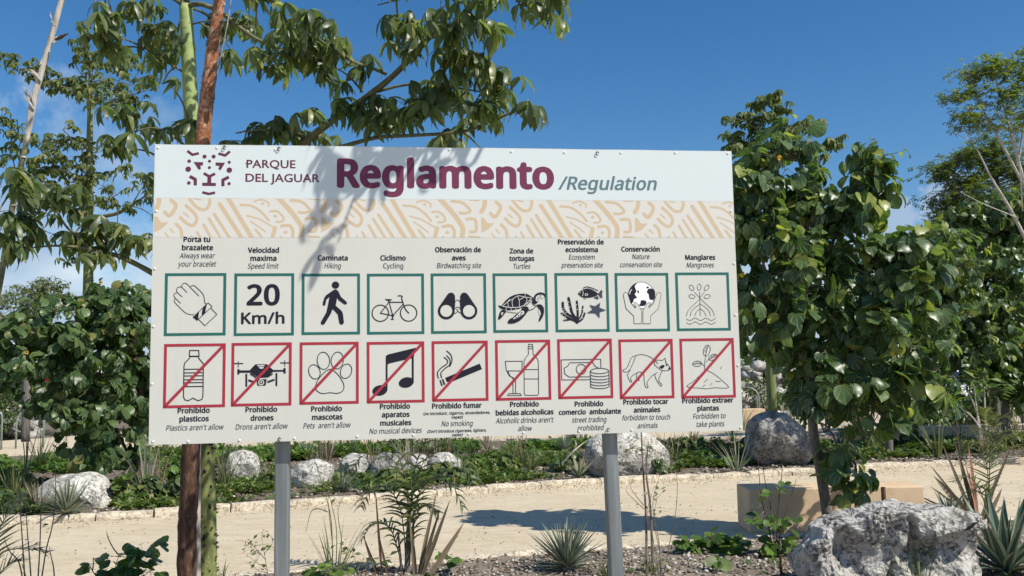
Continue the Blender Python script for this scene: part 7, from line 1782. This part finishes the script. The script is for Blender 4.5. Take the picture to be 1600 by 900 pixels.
weed('sea_grape_shrub', 'low sea grape sprig with glossy round leaves at the lower left', (200, 925), [[(190, 925), (200, 885), (220, 870), (240, 852), (250, 845)], [(185, 925), (180, 890), (186, 868)], [(170, 925), (150, 900), (140, 885), (132, 880)], [(200, 915), (225, 900), (236, 890)], [(186, 868), (176, 855), (168, 838), (167, 830)], [(145, 890), (146, 878), (145, 872)]], 6.85,
     [(247, 850, 10, 8, 8), (225, 862, 12, 8, 8), (200, 872, 14, 9, 10), (232, 880, 14, 8, 8), (190, 885, 12, 10, 10), (210, 895, 20, 10, 16), (156, 880, 10, 9, 6), (138, 886, 8, 6, 4), (170, 900, 18, 8, 10), (225, 905, 20, 10, 12), (150, 896, 12, 6, 6)], 'bark_dark', 'shrub', 0.005, 7, 'shrub_leaf', SG, 0.082)
weed('sea_grape_shrub', 'spreading dark green sea grape at the kerb right of the sapling', (1110, 862), [[(1110, 868), (1080, 850), (1060, 845)], [(1112, 868), (1110, 845), (1112, 835)], [(1115, 868), (1150, 858), (1170, 852)], [(1110, 868), (1090, 862), (1075, 866)], [(1112, 868), (1135, 850), (1150, 840)]], 8.3,
     [(1072, 848, 16, 8, 16), (1095, 850, 18, 10, 18), (1118, 842, 14, 10, 14), (1135, 850, 18, 9, 18), (1160, 852, 14, 8, 12), (1085, 864, 18, 7, 14), (1115, 862, 20, 8, 18), (1145, 862, 16, 6, 10)], 'bark_dark', 'shrub', 0.006, 8, 'shrub_leaf', SG, 0.095)
weed('seedling', 'single bright round leaved seedling in the gravel below the sea grape', (1121, 888), [[(1121, 890), (1120, 880)]], 7.55, [(1117, 876, 6, 5, 4), (1124, 878, 6, 5, 3)], 'stick', 'seedling', 0.003, 9, 'cover_leaf', SG, 0.09)
weed('shrub', 'light green round leaved shrub right of the white boulder at the left', (190, 800), [[(190, 802), (180, 780), (172, 765)], [(190, 802), (195, 775), (200, 755)], [(192, 802), (208, 785), (214, 772)]], 12.0, [(178, 762, 14, 9, 16), (196, 750, 14, 9, 16), (206, 770, 12, 10, 14), (186, 778, 16, 9, 16), (200, 788, 14, 8, 12), (178, 788, 8, 6, 6)], 'stick', 'shrub', 0.006, 10, 'cover_leaf', SG, 0.12)
weed('shrub', 'small leafy plant on the gravel edge right of the cut leaves', (702, 888), [[(702, 890), (700, 876), (694, 868)], [(702, 890), (706, 878), (712, 872)]], 7.5, [(696, 870, 8, 6, 6), (710, 874, 8, 6, 7), (702, 882, 8, 5, 5)], 'stick', 'shrub', 0.003, 11, 'shrub_leaf', SG, 0.06)
weed('shrub', 'low leafy shrub at the foot of the left post', (505, 912), [[(505, 915), (490, 895), (482, 888)], [(508, 915), (512, 892), (520, 885)], [(505, 915), (500, 900), (498, 888)]], 6.95, [(488, 892, 14, 6, 12), (508, 888, 14, 7, 14), (526, 893, 14, 6, 12), (500, 902, 20, 5, 14)], 'stick', 'shrub', 0.004, 12, 'shrub_leaf', SG, 0.06)
weed('shrub', 'leafy sprig with red brown buds left of the young palm', (560, 905), [[(560, 905), (556, 880), (550, 862)], [(562, 905), (570, 885), (584, 872)], [(560, 905), (545, 890), (538, 880)]], 7.05, [(552, 866, 14, 8, 8), (576, 878, 12, 8, 8), (542, 884, 10, 7, 7), (600, 872, 10, 6, 5)], 'bark_red', 'shrub', 0.004, 13, 'bush_leaf', [t_simple(.45)], 0.08)
weed('sapling', 'multi stemmed pale sapling in the far bed at the right', (1540, 712), [[(1542, 714), (1535, 680), (1522, 655), (1500, 636), (1482, 622)], [(1540, 714), (1530, 670), (1524, 620), (1520, 595)], [(1544, 714), (1540, 660), (1538, 610), (1537, 590)], [(1540, 714), (1528, 650), (1512, 610)]], 16.6, [(1490, 612, 26, 14, 14), (1520, 592, 22, 14, 14), (1545, 600, 26, 16, 16), (1565, 610, 16, 14, 8)], 'bark_pale', 'sapling', 0.02, 14, 'shrub_leaf', [t_simple(.35)], 0.24)
g = Geo(); st = GP(1221, 902); g.tube([(0, 0, -0.03), (0, 0, 0.17)], [0.012, 0.012], 8)
o = bpy.data.objects.new('iron_stake', mesh_from('iron_stake', g.V, g.F, M['bark_red'])); LINK(o); o.location = st; setp(o, 'short rusty iron peg standing in the gravel left of the big boulder', 'peg')
# dry fallen branch by the big pale boulder
weed('fallen_branch', 'bare grey branch leaning in front of the big pale boulder', (880, 722), [[(878, 724), (895, 706), (912, 692), (928, 682)], [(895, 706), (900, 695), (898, 688)]], 13.6, None, 'bark_pale', 'branch', 0.014, 15)

rr = random.Random(17)
VAR = [('bush_leaf', 'olive'), ('shrub_leaf', 'fresh green'), ('olive_leaf', 'yellowish green'), ('cover_leaf', 'bright green'), ('round_leaf', 'dark glossy')]
for i, (px, py) in enumerate([(265, 786), (300, 762), (395, 766), (420, 744), (590, 760), (700, 752), (745, 738), (790, 742), (845, 724), (870, 738), (1070, 714), (1105, 728), (1140, 712), (1290, 700), (1330, 694), (1410, 702), (1440, 690), (1590, 700), (20, 770), (-20, 790), (190, 770), (240, 760), (620, 708), (730, 704), (1010, 742)]):
    p = G(px, py, 0.05); mt, cn = VAR[i % 5]; w = rr.uniform(.22, .42)
    bush('low_shrub', cn + ' low shrub, ' + ordinal(i) + ' of those dotted over the bed beyond the path', px, p.y, w, rr.uniform(.22, .42), int(260 * w / .3), rr.uniform(.06, .11), mt, 700 + i, [t_round(5, .25, .2, rs=i), t_simple(.5)], 'shrub', 'low shrubs in the bed beyond the path', 0.04)
for i, (px, py, n, h) in enumerate([(250, 770, 5, .9), (345, 760, 6, .8), (585, 752, 7, .8), (668, 738, 6, .9), (700, 720, 7, .8), (815, 730, 5, .7), (1085, 712, 5, .7), (1350, 700, 5, .8), (1240, 722, 6, .6), (500, 742, 6, .8), (40, 760, 6, 1.0), (1500, 712, 5, .9)]):
    b0 = GP(px, py, 0.05); t = thing('dry_stalks', b0, 'bundle of thin dry stalks, ' + ordinal(i) + ' of the bundles in the bed beyond the path', 'dry plant', 'dry stalks in the bed beyond the path')
    for j in range(n):
        a = rr.uniform(0, 6.3); sp = rr.uniform(.05, .35) * h; g = Geo(); g.tube(smooth_path([(0, 0, -.02), (math.cos(a) * sp * .4, math.sin(a) * sp * .4, h * .55), (math.cos(a) * sp, math.sin(a) * sp, h * rr.uniform(.8, 1.1))], 3), [0.008, .008, .007, .006, .005, .004, .003], 5)
        me = mesh_from('stalk', g.V, g.F, M['stick' if j % 2 else 'pink_stalk']); put('stalk', me, t)
# ground cover patches
COV = [t_rosette(6, 1), t_rosette(7, 2), t_rosette(5, 3)]
def cover(label, pxpoly, n, s, seed, mat='cover_leaf', z0=0.06, hmax=0.12):
    rr = random.Random(seed); W_ = [G(x, y, z0) for x, y in pxpoly]; ms, wh = [], []
    xs = [p.x for p in W_]; ys = [p.y for p in W_]
    def inside(x, y):
        c = False; j = len(W_) - 1
        for i in range(len(W_)):
            if (ys[i] > y) != (ys[j] > y) and x < (xs[j] - xs[i]) * (y - ys[i]) / (ys[j] - ys[i]) + xs[i]: c = not c
            j = i
        return c
    k = 0
    while len(ms) < n and k < n * 12:
        k += 1; x, y = rr.uniform(min(xs), max(xs)), rr.uniform(min(ys), max(ys))
        if not inside(x, y) or y < FK(x) + 0.2 and y > NK(x) - 0.1: continue
        v = noise.noise(Vector((x * 1.1, y * 1.1, seed)))
        if v < -0.02 + rr.uniform(-.15, .15): continue
        ms.append(orient((x, y, z0 + rr.random() ** 2 * hmax * (0.6 + v)), (rr.gauss(0, .3), rr.gauss(0, .3), 1), (rr.uniform(-1, 1), rr.uniform(-1, 1), 0), s * rr.uniform(.6, 1.2))); wh.append(rr.randrange(3))
    o = merged('ground_cover', COV, ms, wh, M[mat], None, (0, 0, 0)); o['label'] = label
cover('low green ground cover on the bed below the left half of the sign', [(180, 806), (300, 800), (440, 788), (600, 775), (720, 765), (720, 735), (560, 742), (400, 745), (240, 765), (180, 790)], 2200, 0.085, 1)
cover('bright low ground cover below the middle of the sign', [(560, 772), (720, 762), (800, 756), (880, 748), (900, 715), (800, 708), (700, 722), (600, 735)], 2300, 0.085, 2)
cover('leafy ground cover before the big pale boulder', [(950, 744), (1060, 738), (1170, 732), (1290, 724), (1290, 715), (1150, 724), (1050, 728), (980, 732)], 1100, 0.10, 3)
cover('ground cover around the shaded boulder', [(1040, 722), (1160, 716), (1290, 714), (1290, 698), (1100, 700), (1040, 706)], 1100, 0.11, 4)
cover('ground cover in the far bed at the right', [(1300, 722), (1440, 716), (1700, 702), (1700, 682), (1440, 688), (1300, 694)], 2600, 0.12, 5)
cover('ground cover along the back of the far bed', [(-200, 760), (200, 735), (600, 712), (1100, 700), (1100, 694), (600, 698), (200, 712), (-200, 735)], 3600, 0.15, 6, 'shrub_leaf')
cover('scrubby ground cover at the left edge of the far bed', [(-120, 815), (60, 806), (160, 790), (120, 760), (-100, 780)], 900, 0.11, 7, 'bush_leaf')
cover('sparse green weeds on the near bed', [(-100, 960), (420, 910), (900, 895), (1250, 870), (1700, 850), (1700, 980), (0, 990)], 260, 0.045, 8, 'shrub_leaf', 0.035, 0.02)
